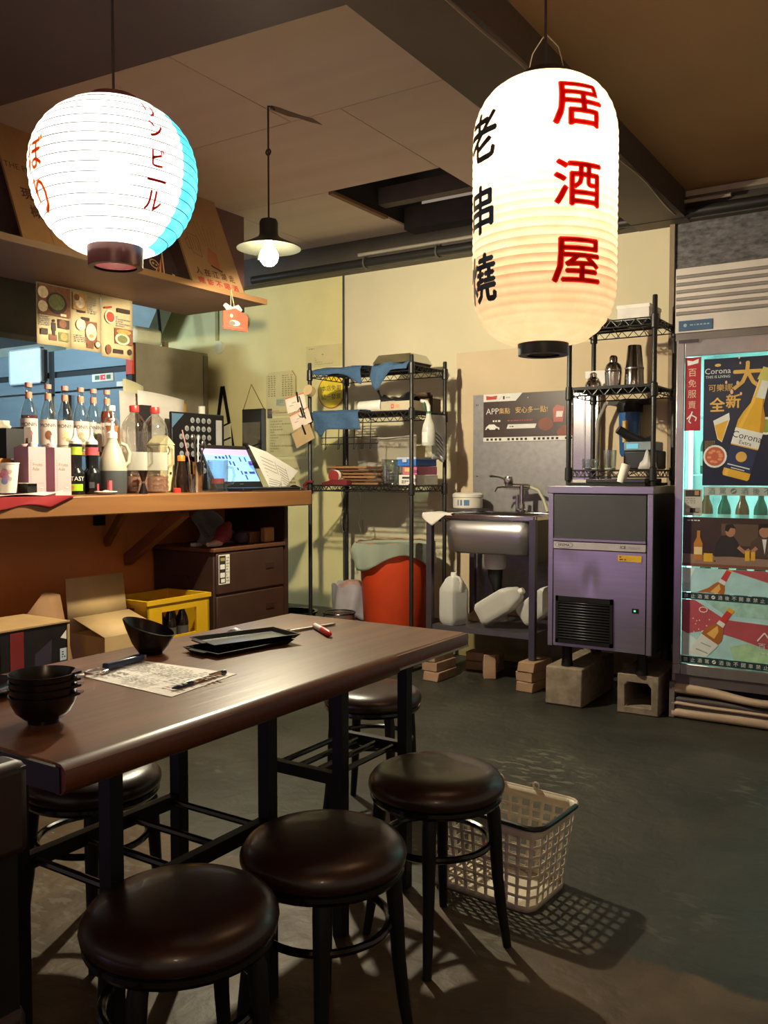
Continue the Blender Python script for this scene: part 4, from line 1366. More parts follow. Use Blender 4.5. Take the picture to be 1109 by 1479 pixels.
ladle = T('black_ladle', 'round black and steel ladle leaning behind the shaker tin', 'ladle', (-3.47, 3.46, CZ))
ladle.part('bowl', B().lathe([(0, 0), (0.03, 0.006), (0.05, 0.02), (0.06, 0.045), (0.058, 0.046), (0.048, 0.023), (0, 0.004)], 24, frame((-3.50, 3.455, CZ + 0.12), (0.3, 0.95, 0), (-0.3, 0.1, 0.95))), MATS['dark_steel'])
ladle.part('stem', B().bar((-3.48, 3.455, CZ + 0.001), (-3.50, 3.455, CZ + 0.14), 0.03, 0.014), black)
jg2 = T('small_jigger', 'slim steel jigger standing in front of the shaker tin', 'jigger', (-3.325, 3.31, CZ), 0, local=True)
jg2.part('cups', B().lathe([(0, 0), (0.018, 0), (0.018, 0.002), (0.009, 0.045), (0.019, 0.095), (0.018, 0.095), (0.008, 0.05), (0, 0.05)], 22, closed=False), MATS['steel_polished'])
mg = T('glass_mug', 'clear glass mug with a handle in front of the screen', 'mug', (-3.345, 3.52, CZ), 0, local=True)
mg.part('glass_body', B().lathe([(0, 0), (0.052, 0), (0.056, 0.004), (0.058, 0.172), (0.0545, 0.172), (0.052, 0.016), (0, 0.014)], 18, closed=False), clear_g)
mg.part('handle', B().tube([(0.02, 0.054, 0.135), (0.03, 0.085, 0.13), (0.034, 0.094, 0.09), (0.03, 0.08, 0.045), (0.02, 0.054, 0.04)], 0.0075, 8), clear_g)
mg.part('red_base', B().lathe([(0, 0.045), (0.035, 0.045), (0.035, 0.072), (0, 0.072)], 16), M('mug_red', '#b23a3e', 0.4), label='something red inside')

# till screen with a thin base, and the tray it stands on
lp = T('till_laptop', 'black laptop till showing a blue table plan on the counter', 'laptop', (-3.45, 3.80, CZ))
lp.part('base', B().box((-3.43, 3.60, CZ), (-3.235, 4.10, CZ + 0.02)), M('laptop_black', '#141414', 0.4), bevel=0.004)
so, su = Vector((-3.425, 3.60, CZ + 0.012)), Vector((-0.16, -0.055, 0.285))
mxs = frame(so, (-0.02, 1, 0), su)
lp.part('lid', B().box((0, 0, -0.014), (0.405, 0.29, 0.0), mxs), MATS['laptop_black'], bevel=0.004)
p = Print(so, (-0.02, 1, 0), su)
scr = glow('screen_blue', '#7fb4ff', 1.1)
scr_t = glow('screen_lilac', '#b79ae8', 0.9)
blk_ = glow('screen_navy', '#2c3f86', 0.35)
p.rect(0.2025, 0.155, 0.385, 0.215, scr).rect(0.2025, 0.243, 0.385, 0.038, scr_t).rect(0.13, 0.243, 0.12, 0.03, glow('screen_pink', '#d59ad8', 0.8))
for (x, y, w, h) in ((0.10, 0.205, 0.02, 0.016), (0.13, 0.205, 0.02, 0.016), (0.16, 0.205, 0.022, 0.016), (0.19, 0.21, 0.014, 0.026), (0.22, 0.21, 0.014, 0.026), (0.30, 0.195, 0.012, 0.03), (0.345, 0.195, 0.012, 0.03),
                     (0.20, 0.17, 0.014, 0.026), (0.23, 0.165, 0.014, 0.03), (0.245, 0.13, 0.012, 0.018), (0.265, 0.105, 0.012, 0.026), (0.30, 0.105, 0.026, 0.016), (0.355, 0.105, 0.05, 0.016), (0.29, 0.075, 0.012, 0.034)):
    p.rect(x, y, w, h, blk_)
p.rect(0.378, 0.17, 0.03, 0.03, glow('screen_violet', '#6a4fc0', 0.6)).rect(0.22, 0.03, 0.03, 0.004, M('badge_grey', '#77777a', 0.4))
lp.part('screen', p.b)
lp.part('cable', B().tube([(-3.42, 4.03, CZ + 0.08), (-3.40, 4.06, CZ + 0.05), (-3.39, 4.085, CZ + 0.023)], 0.0025, 6), paper)
ty = T('rubber_mat', 'black bar mat under the till', 'mat', (-3.3, 3.9, CZ))
ty.part('mat', B().box((-3.225, 3.66, CZ), (-3.185, 4.08, CZ + 0.006)), M('mat_brown', '#3a2317', 0.6))
solo('folded_cloth', 'black folded cloth bag at the end of the counter', 'bag', B().grid(lambda u, v: (-3.34 + 0.13 * v, 4.108 + 0.03 * u, CZ + 0.001 + 0.03 * math.sin(PI * min(1, v + 0.1)) * (1 - 0.5 * u)), 4, 8), black, solid=0.002)
# receipts leaning behind the till
rc = T('receipt_sheets', 'fan of white printed receipt sheets leaning beside the till screen', 'paper', (-3.40, 4.05, CZ + 0.02))
for k, (x, q) in enumerate(((-3.40, [(3.83, 1.338), (3.99, 1.302), (4.285, 1.19), (4.17, 1.097), (4.01, 1.097)]), (-3.392, [(3.99, 1.19), (4.12, 1.16), (4.10, 1.097), (4.0, 1.097)]))):
    rc.part('sheet', B().prism([(y - q[0][0], z - CZ) for y, z in q][::-1], 0.0008, frame((x, q[0][0], CZ), (0, 1, 0), (0, 0, 1))), paper)
    p = Print((x + 0.0009, q[0][0], CZ), (0.0, 1, 0), (0, 0, 1))
    if k == 0:
        for i in range(7):
            p.line([(0.10 + 0.012 * i, 0.20 - 0.022 * i), (0.22 + 0.012 * i, 0.165 - 0.022 * i)], 0.003, ink).line([(0.25 + 0.01 * i, 0.15 - 0.018 * i), (0.34 + 0.008 * i, 0.115 - 0.018 * i)], 0.003, ink)
        p.line([(0.23, 0.17), (0.30, 0.02)], 0.003, ink).line([(0.33, 0.13), (0.375, 0.03)], 0.003, ink)
    else:
        for i in range(4):
            p.line([(0.01, 0.07 - 0.014 * i), (0.11, 0.05 - 0.012 * i)], 0.003, ink)
    rc.part('printed_text', p.b)

# left end of the counter: cup, tray, red cloth, black box, crate, cartons
tr = T('white_tray', 'crumpled white paper tray liner under the paper cup', 'tray', (-3.28, 2.25, CZ + 0.004))
tr.part('liner', B().grid(lambda u, v: (-3.42 + 0.22 * u, 2.06 + 0.36 * v, CZ + 0.006 + 0.007 * math.sin(4 * v + 3 * u) ** 2 + 0.016 * max(0, v - 0.75) * 4 * u), 10, 12), M('liner', '#d7cec6', 0.6), solid=0.002)
solo('red_cloth', 'red cloth hanging over the counter edge under the white tray', 'cloth', B().grid(lambda u, v: ((-3.40 + 0.226 * min(1, u * 1.6)) if u < 0.625 else -3.172 + 0.004 * math.sin(9 * v), 2.02 + (0.44 - 0.13 * max(0, u - 0.625) * 2.6) * v, CZ + 0.002 if u < 0.625 else CZ + 0.002 - (u - 0.625) * 0.115 * (1.0 + 0.25 * math.sin(7 * v))), 16, 16), M('cloth_red', '#9e1f26', 0.8, var=0.15), solid=0.002)
cp = T('paper_cup', 'white paper cup printed with a pink flower and holding a straw', 'cup', (-3.36, 2.265, CZ + 0.016), 0, local=True)
cp.part('cup', B().lathe([(0, 0.004), (0.034, 0.0), (0.035, 0.004), (0.047, 0.123), (0.0495, 0.124), (0.0495, 0.128), (0.045, 0.126), (0.034, 0.01), (0, 0.01)], 30, closed=False), M('cup_white', '#e6ded6', 0.5))
a0 = math.atan2(EYE.y - 2.265, EYE.x + 3.36)
tb = B()
for (da, zz, rr_, hx) in ((-0.25, 0.085, 0.016, '#d08aa0'), (-0.5, 0.075, 0.012, '#c9718c'), (-0.1, 0.065, 0.013, '#b98fc0'), (-0.3, 0.05, 0.014, '#8f94c9'), (0.25, 0.09, 0.008, '#c8b9a0'), (0.3, 0.06, 0.007, '#b8b0a0')):
    curved_disc(tb, M('petal_' + hx[1:], hx, 0.5), lambda z: 0.0360 + 0.0998 * z, a0, da, zz, rr_, rr_)
cp.part('printed_flower', tb)
cp.part('straw', B().cyl((0.0, -0.01, 0.02), (-0.02, -0.035, 0.165), 0.004, n=8), M('straw', '#d8b9b0', 0.5))
bx = T('black_box', 'small black box with a flat grey lid beside the pink carton', 'box', (-3.34, 2.36, CZ + 0.012))
bx.part('box', B().box((-3.375, 2.325, CZ + 0.016), (-3.31, 2.372, CZ + 0.055)), black)
bx.part('lid', B().box((-3.385, 2.315, CZ + 0.055), (-3.30, 2.40, CZ + 0.059)), M('lid_grey', '#a59d99', 0.4))
wc = T('wooden_crate', 'striped wooden box behind the paper cup on the counter', 'box', (-3.58, 2.22, CZ))
for k in range(4):
    wc.part('slat', B().box((-3.505, 2.06 + 0.08 * k, CZ), (-3.495, 2.135 + 0.08 * k, CZ + 0.165)), wood('crate_wood', '#a5692f', '#c2853f', 'Z', 0.5, 6) if k % 2 else wood('crate_wood_dark', '#7d4a20', '#93602d', 'Z', 0.5, 6))
wc.part('crate_body', B().box((-3.66, 2.06, CZ), (-3.505, 2.375, CZ + 0.16)), MATS['crate_wood_dark'])
nt_ = T('snack_packet', 'dark red snack packet lying on the wooden box', 'packet', (-3.56, 2.22, CZ + 0.166))
nt_.part('packet', B().grid(lambda u, v: (-3.61 + 0.1 * u, 2.14 + 0.19 * v, CZ + 0.168 + 0.03 * math.sin(PI * u) * (0.6 + 0.4 * math.sin(6 * v))), 8, 10), M('packet_red', '#6b2b22', 0.4, var=0.3, scale=30), solid=0.002)
nt_.part('seal', B().box((-3.60, 2.325, CZ + 0.167), (-3.52, 2.335, CZ + 0.178)), black)
bb = T('black_carton', 'black and brown carton standing behind the first pink carton', 'carton', (-3.6, 2.44, CZ))
bb.part('box', B().use(M('carton_black', '#1c1a1a', 0.5)).box((-3.64, 2.385, CZ + 0.165), (-3.54, 2.475, CZ + 0.30)).use(M('carton_brown', '#5b4a44', 0.5)).box((-3.639, 2.475, CZ + 0.165), (-3.541, 2.51, CZ + 0.31)))
bb.part('plinth', B().box((-3.64, 2.385, CZ), (-3.54, 2.51, CZ + 0.165)), MATS['carton_brown'])
for i, (y0, hh, lab) in enumerate(((2.40, 0.20, 'milk carton with a pale blue side behind the black carton'), (2.495, 0.215, 'pinkish milk carton with a folded gable top beside the first syrup bottle'))):
    k = T('milk_carton', lab, 'carton', (-3.80, y0 + 0.035, CZ), 0, 'gable-topped milk cartons')
    zt = CZ + 0.27 + 0.03 * i
    b = B().use(M('milk_pink', '#cfa6a0', 0.5) if i else M('milk_blue', '#b9c2d0', 0.5)).box((-3.85, y0, CZ), (-3.77, y0 + 0.09, zt))
    k.part('box', b)
    k.part('gable', B().add([(-3.85, y0, zt), (-3.77, y0, zt), (-3.77, y0 + 0.09, zt), (-3.85, y0 + 0.09, zt), (-3.81, y0, zt + 0.035), (-3.81, y0 + 0.09, zt + 0.035)], [(0, 4, 5, 3), (1, 2, 5, 4), (0, 1, 4), (2, 3, 5)]), M('milk_gable', '#d8c6b6', 0.5))
    k.part('top_fold', B().box((-3.812, y0, zt + 0.033), (-3.808, y0 + 0.09, zt + 0.052)), MATS['milk_gable'])

# ------------------------------------------------------------------ kitchen behind the counter
kf = T('kitchen_fridge', 'tall steel kitchen fridge with dark handle bars and a grey side', 'fridge', (-5.5, 4.5, 0))
st_blue = M('fridge_steel', '#8d9aa3', 0.3, 0.75, var=0.06, scale=4, stretch=(0.3, 1, 4))
kf.part('cabinet', B().box((-6.45, 4.245, 0.0), (-4.80, 4.95, 2.09)), M('fridge_side', '#8f8570', 0.55))
kf.part('side_edge', B().box((-4.80, 4.90, 0.0), (-4.795, 4.95, 2.07)), M('edge_brown', '#6a5f4c', 0.6))
for (x0, x1) in ((-6.44, -5.70), (-5.63, -4.85)):
    kf.part('upper_panel', B().box((x0, 4.20, 1.93), (x1, 4.245, 2.085)), st_blue)
    kf.part('handle_bar', B().box((x0, 4.215, 1.885), (x1, 4.245, 1.93)), M('bar_black', '#1b1a1d', 0.4))
    kf.part('lower_panel', B().box((x0, 4.20, 1.785), (x1, 4.245, 1.885)), st_blue)
    kf.part('door', B().box((x0, 4.20, 0.12), (x1, 4.245, 1.77)), st_blue)
kf.part('hinge_post', B().box((-4.85, 4.21, 0.12), (-4.80, 4.245, 2.085)), MATS['bar_black'])
kf.part('mullion', B().box((-5.70, 4.205, 1.77), (-5.63, 4.245, 2.085)), MATS['bar_black'])
kf.part('door_handle', B().box((-5.50, 4.17, 1.45), (-5.44, 4.20, 1.75)), MATS['bar_black'])
b = B().box((-5.20, 4.19, 1.828), (-4.975, 4.20, 1.885))
kf.part('controller', b, M('ctrl_cream', '#d8d6c2', 0.4), bevel=0.006)
p = Print((-5.20, 4.19, 1.828), (1, 0, 0), (0, 0, 1))
p.rect(0.06, 0.03, 0.05, 0.03, M('ctrl_green', '#4f6b52', 0.4)).rect(0.12, 0.03, 0.055, 0.036, glow('ctrl_red', '#d8302c', 0.5)).rect(0.18, 0.03, 0.045, 0.03, MATS['ctrl_green']).disc(0.13, 0.03, 0.008, paper)
kf.part('display', p.b)
kf.part('sticker', B().box((-4.945, 4.196, 1.785), (-4.87, 4.2, 1.82)), paper)
wbd = T('clipboard_sheet', 'pale blue-white plastic sheet holder fixed on the kitchen fridge', 'board', (-5.93, 4.16, 1.86))
wbd.part('sheet', B().box((-6.12, 4.165, 1.86), (-5.745, 4.185, 2.115)), M('sheet_pale', '#c3cfe0', 0.35))
b = B().box((-6.13, 4.16, 1.852), (-5.735, 4.19, 1.862)).box((-6.13, 4.16, 2.112), (-5.735, 4.19, 2.12)).box((-6.13, 4.16, 1.852), (-6.12, 4.19, 2.12)).box((-5.745, 4.16, 1.852), (-5.735, 4.19, 2.12))
wbd.part('frame', b, M('frame_steel', '#b7bdc2', 0.35, 0.6))
wbd.part('side_shade', B().box((-5.735, 4.17, 1.87), (-5.71, 4.2, 2.10)), MATS['bar_black'])
solo('red_strip', 'bright red-orange strip taped to the fridge corner below the menu', 'tape', B().box((-4.815, 4.17, 1.86), (-4.755, 4.19, 2.06)), M('red_orange', '#d8452a', 0.5))
hd_ = T('range_hood', 'dull grey range hood box at the kitchen side, half hidden by the shelf', 'hood', (-4.6, 2.7, 1.93))
hd_.part('hood_box', B().box((-5.2, 1.7, 1.93), (-4.3, 3.10, 2.55)), M('hood_grey', '#6a6354', 0.5, 0.2))
hd_.part('hood_lip', B().box((-5.2, 1.7, 1.90), (-4.28, 3.12, 1.93)), M('hood_lip', '#7d7a70', 0.4, 0.4))
ac = T('white_case', 'rounded white plastic case lying on top of the kitchen fridge', 'case', (-4.95, 4.35, 2.09))
ac.part('case', B().box((-5.25, 4.262, 2.09), (-4.82, 4.52, 2.215)), M('case_white', '#d3d2b4', 0.5), bevel=0.03)
ac.part('foot', B().box((-4.84, 4.525, 2.09), (-4.81, 4.56, 2.13)), M('foot_brown', '#7a6a4c', 0.6))
du = T('air_duct', 'pale blue-grey sloping duct above the kitchen fridge', 'duct', (-5.6, 4.5, 2.3))
du.part('duct', B().add([(-5.9, 4.3, 2.25), (-5.25, 4.75, 2.25), (-4.95, 4.75, 2.70), (-5.9, 4.3, 2.70), (-5.9, 4.9, 2.25), (-5.25, 4.9, 2.25), (-4.95, 4.9, 2.70), (-5.9, 4.9, 2.70)],
                       [(0, 1, 2, 3), (7, 6, 5, 4), (0, 4, 5, 1), (1, 5, 6, 2), (2, 6, 7, 3), (3, 7, 4, 0)]), M('duct_blue', '#9fb0b4', 0.45))
du.part('duct_cable', B().tube([(-5.1, 4.72, 2.70), (-5.08, 4.71, 2.45), (-5.04, 4.70, 2.22)], 0.012, 6), black)

# papers and magnetic case by the fridge, on a ledge behind the counter
lg = T('document_rack', 'document rack behind the counter stuffed with papers and a yellow folder', 'rack', (-4.05, 3.85, 0.9))
lg.part('rack_post', B().box((-4.2, 3.45, 0.0), (-4.0, 4.25, 1.25)), M('rack_post', '#4b4038', 0.6))
for (y0, y1, zt, x, hx, nm) in ((3.50, 3.80, 1.66, -4.10, '#cfc5bc', 'paper_sheet'), (3.62, 4.02, 1.67, -4.08, '#d8d0c8', 'paper_sheet'), (3.93, 4.09, 1.65, -4.13, '#d0963c', 'folder'), (3.58, 3.76, 1.74, -4.16, '#c9c19a', 'card')):
    lg.part(nm, B().grid(lambda u, v: (x - 0.015 * v + 0.012 * math.sin(3 * u + 2 * v), y0 + (y1 - y0) * u, 1.2 + (zt - 1.2) * v - 0.03 * v * u * u), 6, 6), M('doc_' + hx[1:], hx, 0.7, var=0.04), solid=0.001)
lg.part('dark_file', B().box((-4.06, 3.60, 1.25), (-4.03, 3.68, 1.58)), M('file_black', '#2a2624', 0.5))
lg.part('tube_roll', B().cyl((-4.10, 4.17, 1.25), (-4.10, 4.17, 1.61), 0.022, n=14), paper)
cs = T('coin_case', 'black case with rows of round silver windows and a blue corner', 'case', (-3.95, 4.0, CZ))
cs.part('case', B().box((-3.99, 3.78, 1.05), (-3.965, 4.235, 1.55)), M('case_black', '#17161a', 0.4), bevel=0.005)
p = Print((-3.9648, 3.78, 1.05), (0, 1, 0), (0, 0, 1))
p.poly([(0.0, 0.49), (0.0, 0.40), (0.10, 0.49)], M('case_blue', '#5f83a0', 0.4)).rect(0.405, 0.38, 0.055, 0.17, M('case_label', '#b9b6b4', 0.5))
silver = M('silver_disc', '#c7c9cc', 0.3, 0.5)
for j in range(7):
    for i in range(6):
        if (j == 0 and i < 2) or (j == 1 and i < 1):
            continue
        p.disc(0.075 + 0.048 * i, 0.455 - 0.052 * j, 0.0175, silver, n=14).disc(0.078 + 0.048 * i, 0.45 - 0.052 * j, 0.010, M('disc_grey', '#8d9096', 0.3), n=10)
cs.part('window_discs', p.b)
cs.part('stand', B().box((-3.99, 3.80, 1.0), (-3.93, 4.06, 1.05)), black)

# ------------------------------------------------------------------ wire racks
rack_m = M('rack_black', '#1a1919', 0.4, var=0.1)


def wire_shelf(x0, x1, y0, y1, z, wires=26, depth=0.034):
    """returns three meshes: rim with zigzag truss, deck wires, cross supports"""
    rim, deck, sup = B(), B(), B()
    zt, zb = z, z - depth
    loop = [(x0, y0), (x1, y0), (x1, y1), (x0, y1)]
    for i in range(4):
        a, c = Vector((*loop[i], 0)), Vector((*loop[(i + 1) % 4], 0))
        for zz in (zt, zb):
            rim.cyl(a + Vector((0, 0, zz)), c + Vector((0, 0, zz)), 0.0034, n=6)
        L = (c - a).length
        n = max(4, int(L / 0.055))
        prev = a + Vector((0, 0, zb))
        for k in range(1, 2 * n + 1):
            cur = a + (c - a) * (k / (2 * n)) + Vector((0, 0, zt if k % 2 else zb))
            rim.cyl(prev, cur, 0.0022, n=4)
            prev = cur
    rows_ = int((y1 - y0) / 0.045)
    for i in range(1, rows_):
        y = y0 + (y1 - y0) * i / rows_
        deck.cyl((x0, y, zt - 0.0015), (x1, y, zt - 0.0015), 0.0036, n=5)
    for q in (0.33, 0.67):
        x = x0 + (x1 - x0) * q
        sup.cyl((x, y0, zb), (x + 0.02, (y0 + y1) / 2, zt - 0.004), 0.0025, n=5)
        sup.cyl((x + 0.02, (y0 + y1) / 2, zt - 0.004), (x, y1, zb), 0.0025, n=5)
    return rim, deck, sup


def rack(name, label, x0, x1, y0, y1, z0, z1, shelves, r=0.0125, wires=26):
    th = T(name, label, 'rack', ((x0 + x1) / 2, (y0 + y1) / 2, z0))
    for (x, y) in ((x0, y0), (x1, y0), (x1, y1), (x0, y1)):
        b = B()
        b.lathe([(0.0, z0), (r, z0), (r, z1 - 0.006), (r * 0.8, z1), (0, z1)], 12, Matrix.Translation((x, y, 0)))
        th.part('post', b, rack_m)
    for z in shelves:
        rim, deck, sup = wire_shelf(x0, x1, y0, y1, z, wires)
        th.part('shelf_rim', rim, rack_m)
        th.part('shelf_wires', deck, rack_m)
        th.part('shelf_support', sup, rack_m)
        for (x, y) in ((x0, y0), (x1, y0), (x1, y1), (x0, y1)):
            th.part('collar', B().lathe([(r, z - 0.055), (r * 1.55, z - 0.05), (r * 1.45, z + 0.012), (r, z + 0.016)], 12, Matrix.Translation((x, y, 0)), closed=False), rack_m)
    return th


RX0, RX1, RY0, RY1 = -3.41, -2.662, 4.42, 4.82
ZT, ZM, ZL = 1.81, 1.545, 1.10
rack('wire_rack', 'tall black wire rack with blue towels against the yellow wall', RX0, RX1, RY0, RY1, 0.0, 1.868, (ZT, ZM, ZL, 0.14))

towel_m = M('towel_blue', '#35506e', 0.9, var=0.12, scale=60, bump=0.15)


def towel(label, x0, x1, z, on, drop, hem, y=RY0, seed=1):
    """cloth lying on a shelf edge: 'on' metres on the shelf, hanging 'drop' in front; hem(u) scales the drop"""
    rd = random.Random(seed)
    ph = [rd.uniform(0, 6) for _ in range(4)]

    def fn(u, v):
        x = x0 + (x1 - x0) * u + 0.012 * math.sin(7 * v + ph[0]) * v
        tot = on + drop * hem(u)
        d = v * tot
        if d < on:
            return (x, y + on - d, z + 0.008 + 0.010 * (0.5 + 0.5 * math.sin(9 * u + ph[1])) * (1 - 0.3 * d / on) + 0.012 * math.sin(5 * u + 9 * d + ph[2]) ** 2)
        k = d - on
        return (x, y - 0.012 - 0.012 * math.sin(11 * u + ph[3]) * min(1, k / 0.05) - 0.004, z + 0.006 - k)
    return solo('towel', label, 'towel', B().grid(fn, 30, 20), towel_m, 'blue towels on the rack', solid=0.003)


towel('blue towel draped over the top shelf beside the rack\'s end post', RX0 + 0.02, RX0 + 0.40, ZT, 0.16, 0.075, lambda u: 0.25 + 1.0 * u ** 2 + 0.15 * math.sin(8 * u), seed=3)
towel('blue towel hanging in a point from the middle of the top shelf', RX0 + 0.47, RX0 + 0.73, ZT, 0.10, 0.115, lambda u: 0.25 + 1.0 * math.exp(-((u - 0.22) / 0.2) ** 2), seed=5)
towel('blue towel hanging over the front of the middle rack shelf', RX0 + 0.03, RX0 + 0.385, ZM, 0.12, 0.13, lambda u: 0.78 + 0.35 * math.exp(-((u - 0.15) / 0.10) ** 2) + 0.05 * u, seed=8)

# on the rack
tub = T('food_tray', 'clear-lidded black food tray on the top rack shelf', 'tray', (-2.86, 4.64, ZT + 0.003), 0, local=True)
tub.part('tray_base', B().taper((0.12, 0.10), (0.14, 0.12), 0, 0.03), M('tray_black', '#1d1c1b', 0.35))
tub.part('clear_lid', B().taper((0.142, 0.122), (0.115, 0.095), 0.032, 0.085), glass('lid_clear', '#cfd0c6', 0.72))
solo('white_dish', 'white dish lying between the two towels on the top rack shelf', 'dish', B().lathe([(0, 0), (0.05, 0), (0.075, 0.022), (0.073, 0.024), (0.048, 0.004), (0, 0.004)], 24, Matrix.Translation((-3.06, 4.68, ZT + 0.003))), M('dish_white', '#e2dbd2', 0.3))
cardboard = M('cardboard', '#b08d5e', 0.75, var=0.08)
bx = T('carton_box', 'grey carton with a red mark on the middle rack shelf', 'box', (-2.83, 4.58, ZM + 0.003))
bx.part('box', B().box((-2.93, 4.50, ZM + 0.003), (-2.70, 4.68, ZM + 0.065)), M('carton_grey', '#a89c84', 0.6))
p = Print((-2.93, 4.4995, ZM + 0.003), (1, 0, 0), (0, 0, 1))
p.rect(0.085, 0.032, 0.02, 0.024, M('mark_red', '#c0392b', 0.5)).rect(0.12, 0.032, 0.03, 0.018, M('mark_orange', '#c98a5a', 0.5)).rect(0.085, 0.032, 0.01, 0.012, MATS['carton_grey'])
bx.part('printed_mark', p.b)
bg_ = T('black_bag', 'crumpled black plastic bag on the grey carton', 'bag', (-2.8, 4.58, ZM + 0.068))
bg_.part('bag_body', B().grid(lambda u, v: (-2.93 + 0.22 * u, 4.50 + 0.17 * v, ZM + 0.07 + 0.055 * (math.sin(PI * min(1, max(0, v))) ** 0.5) * (0.35 + 0.65 * abs(math.sin(4.2 * u + 1.9))) * (0.7 + 0.3 * math.sin(9 * v + 5 * u))), 20, 10), M('bag_black', '#16151a', 0.35), solid=0.003)
bg_.part('knot', B().tube([(-2.93, 4.52, ZM + 0.07), (-2.945, 4.51, ZM + 0.11), (-2.955, 4.51, ZM + 0.135)], [0.012, 0.006, 0.009], 7), MATS['bag_black'])
bb_ = T('brown_box', 'dark brown lidless box at the end of the middle rack shelf', 'box', (-2.72, 4.72, ZM + 0.003))
bb_.part('box', B().box((-2.80, 4.70, ZM + 0.003), (-2.68, 4.80, ZM + 0.09)), M('box_darkbrown', '#5b4634', 0.6))
bb_.part('flap', B().add([(-2.80, 4.70, ZM + 0.09), (-2.68, 4.70, ZM + 0.09), (-2.66, 4.66, ZM + 0.12), (-2.80, 4.66, ZM + 0.125)], [(0, 1, 2, 3)]), MATS['box_darkbrown'], solid=0.002)
tb_ = T('white_tub', 'white plastic tub lying on its side on the middle rack shelf', 'tub', (-3.04, 4.60, ZM + 0.003))
tb_.part('tub_body', B().lathe([(0, 0), (0.034, 0), (0.04, 0.17), (0.036, 0.17), (0.032, 0.01), (0, 0.01)], 22, frame((-3.12, 4.56, ZM + 0.045), (0, 1, 0), (0, 0, 1)) ), M('tub_white', '#d5cfc4', 0.4))
tb_.part('rim', B().tube([(-2.95 + 0.0, 4.56 + 0.041 * math.cos(a), ZM + 0.045 + 0.041 * math.sin(a)) for a in [i * PI / 10 for i in range(20)]], 0.002, 5, closed=True), MATS['tub_white'])
wb_ = T('wire_basket', 'bent wire tray lying on the middle rack shelf above the towel', 'tray', (-3.2, 4.55, ZM + 0.003))
b = B()
for i in range(4):
    b.tube([(-3.33 + 0.05 * i, 4.56, ZM + 0.025), (-3.32 + 0.05 * i, 4.60, ZM + 0.006), (-3.30 + 0.05 * i, 4.72, ZM + 0.006), (-3.30 + 0.05 * i, 4.76, ZM + 0.03)], 0.002, 5)
wb_.part('wires', b, MATS['steel_satin'])
wb_.part('rim', B().tube([(-3.34, 4.56, ZM + 0.027), (-3.15, 4.56, ZM + 0.027), (-3.13, 4.76, ZM + 0.032), (-3.31, 4.76, ZM + 0.032)], 0.003, 6, closed=True), MATS['steel_satin'])
# spray bottle hooked on the middle shelf rim
sp = T('spray_bottle', 'white spray bottle with a green trigger hooked on the rack', 'bottle', (-2.60, 4.56, 1.35))
X_, Y_ = -2.628, 4.56
sp.part('bottle_body', B().lathe([(0, 0), (0.036, 0), (0.04, 0.008), (0.04, 0.085), (0.034, 0.125), (0.018, 0.165), (0.014, 0.19), (0, 0.19)], 24, Matrix.Translation((X_, Y_, 1.34))), glass('spray_clear', '#dedcd2', 0.35))
sp.part('neck', B().cyl((X_, Y_, 1.53), (X_, Y_, 1.545), 0.015, n=14), M('spray_green', '#2f6b4a', 0.4))
sp.part('head', B().tube([(X_, Y_, 1.545), (X_, Y_, 1.575), (X_ - 0.01, Y_ - 0.012, 1.60), (X_ - 0.03, Y_ - 0.045, 1.605)], [0.012, 0.012, 0.014, 0.010], 10), MATS['nozzle_white'])
sp.part('trigger', B().tube([(X_ - 0.012, Y_ - 0.03, 1.598), (X_ - 0.01, Y_ - 0.042, 1.57), (X_ - 0.004, Y_ - 0.036, 1.55)], 0.0045, 6), MATS['spray_green'])
sp.part('label', B().lathe([(0.0408, 0.02), (0.0408, 0.08)], 10, Matrix.Translation((X_, Y_, 1.34)), closed=False, a0=-2.4, a1=-1.2), MATS['doc_d8d0c8'] if 'doc_d8d0c8' in MATS else paper)
bgp = T('clear_bag', 'clear plastic bag of white lids hanging at the rack end', 'bag', (-2.60, 4.72, 1.30))
bgp.part('bag_body', B().grid(lambda u, v: (-2.640 + 0.02 * math.sin(5 * v + 3 * u) * math.sin(PI * u), 4.62 + 0.17 * u, 1.26 + 0.27 * v), 10, 12), glass('bag_clear', '#dfe2e2', 0.55), solid=0.002)
for i in range(6):
    bgp.part('lid', B().cyl((-2.645, 4.70, 1.28 + 0.024 * i), (-2.64, 4.705, 1.286 + 0.024 * i), 0.05, n=18), M('lid_white', '#d4d6d6', 0.4))
# wall-side bag behind the lower shelf
bgw = T('plastic_sack', 'clear sack of folded bags hanging behind the rack above the boards', 'bag', (-3.0, 4.86, 1.2))
bgw.part('sack', B().grid(lambda u, v: (-3.36 + 0.46 * u, 4.875 - 0.03 * math.sin(PI * u) * (1.2 - v) + 0.006 * math.sin(14 * u + 6 * v), 1.17 + 0.25 * v - 0.02 * math.sin(PI * u) * v), 20, 10), glass('sack_clear', '#cfc6b4', 0.55), solid=0.002)
bgw.part('tie', B().tube([(-3.36, 4.87, 1.42), (-3.13, 4.85, 1.405), (-2.90, 4.87, 1.42)], 0.004, 6), MATS['nozzle_white'])

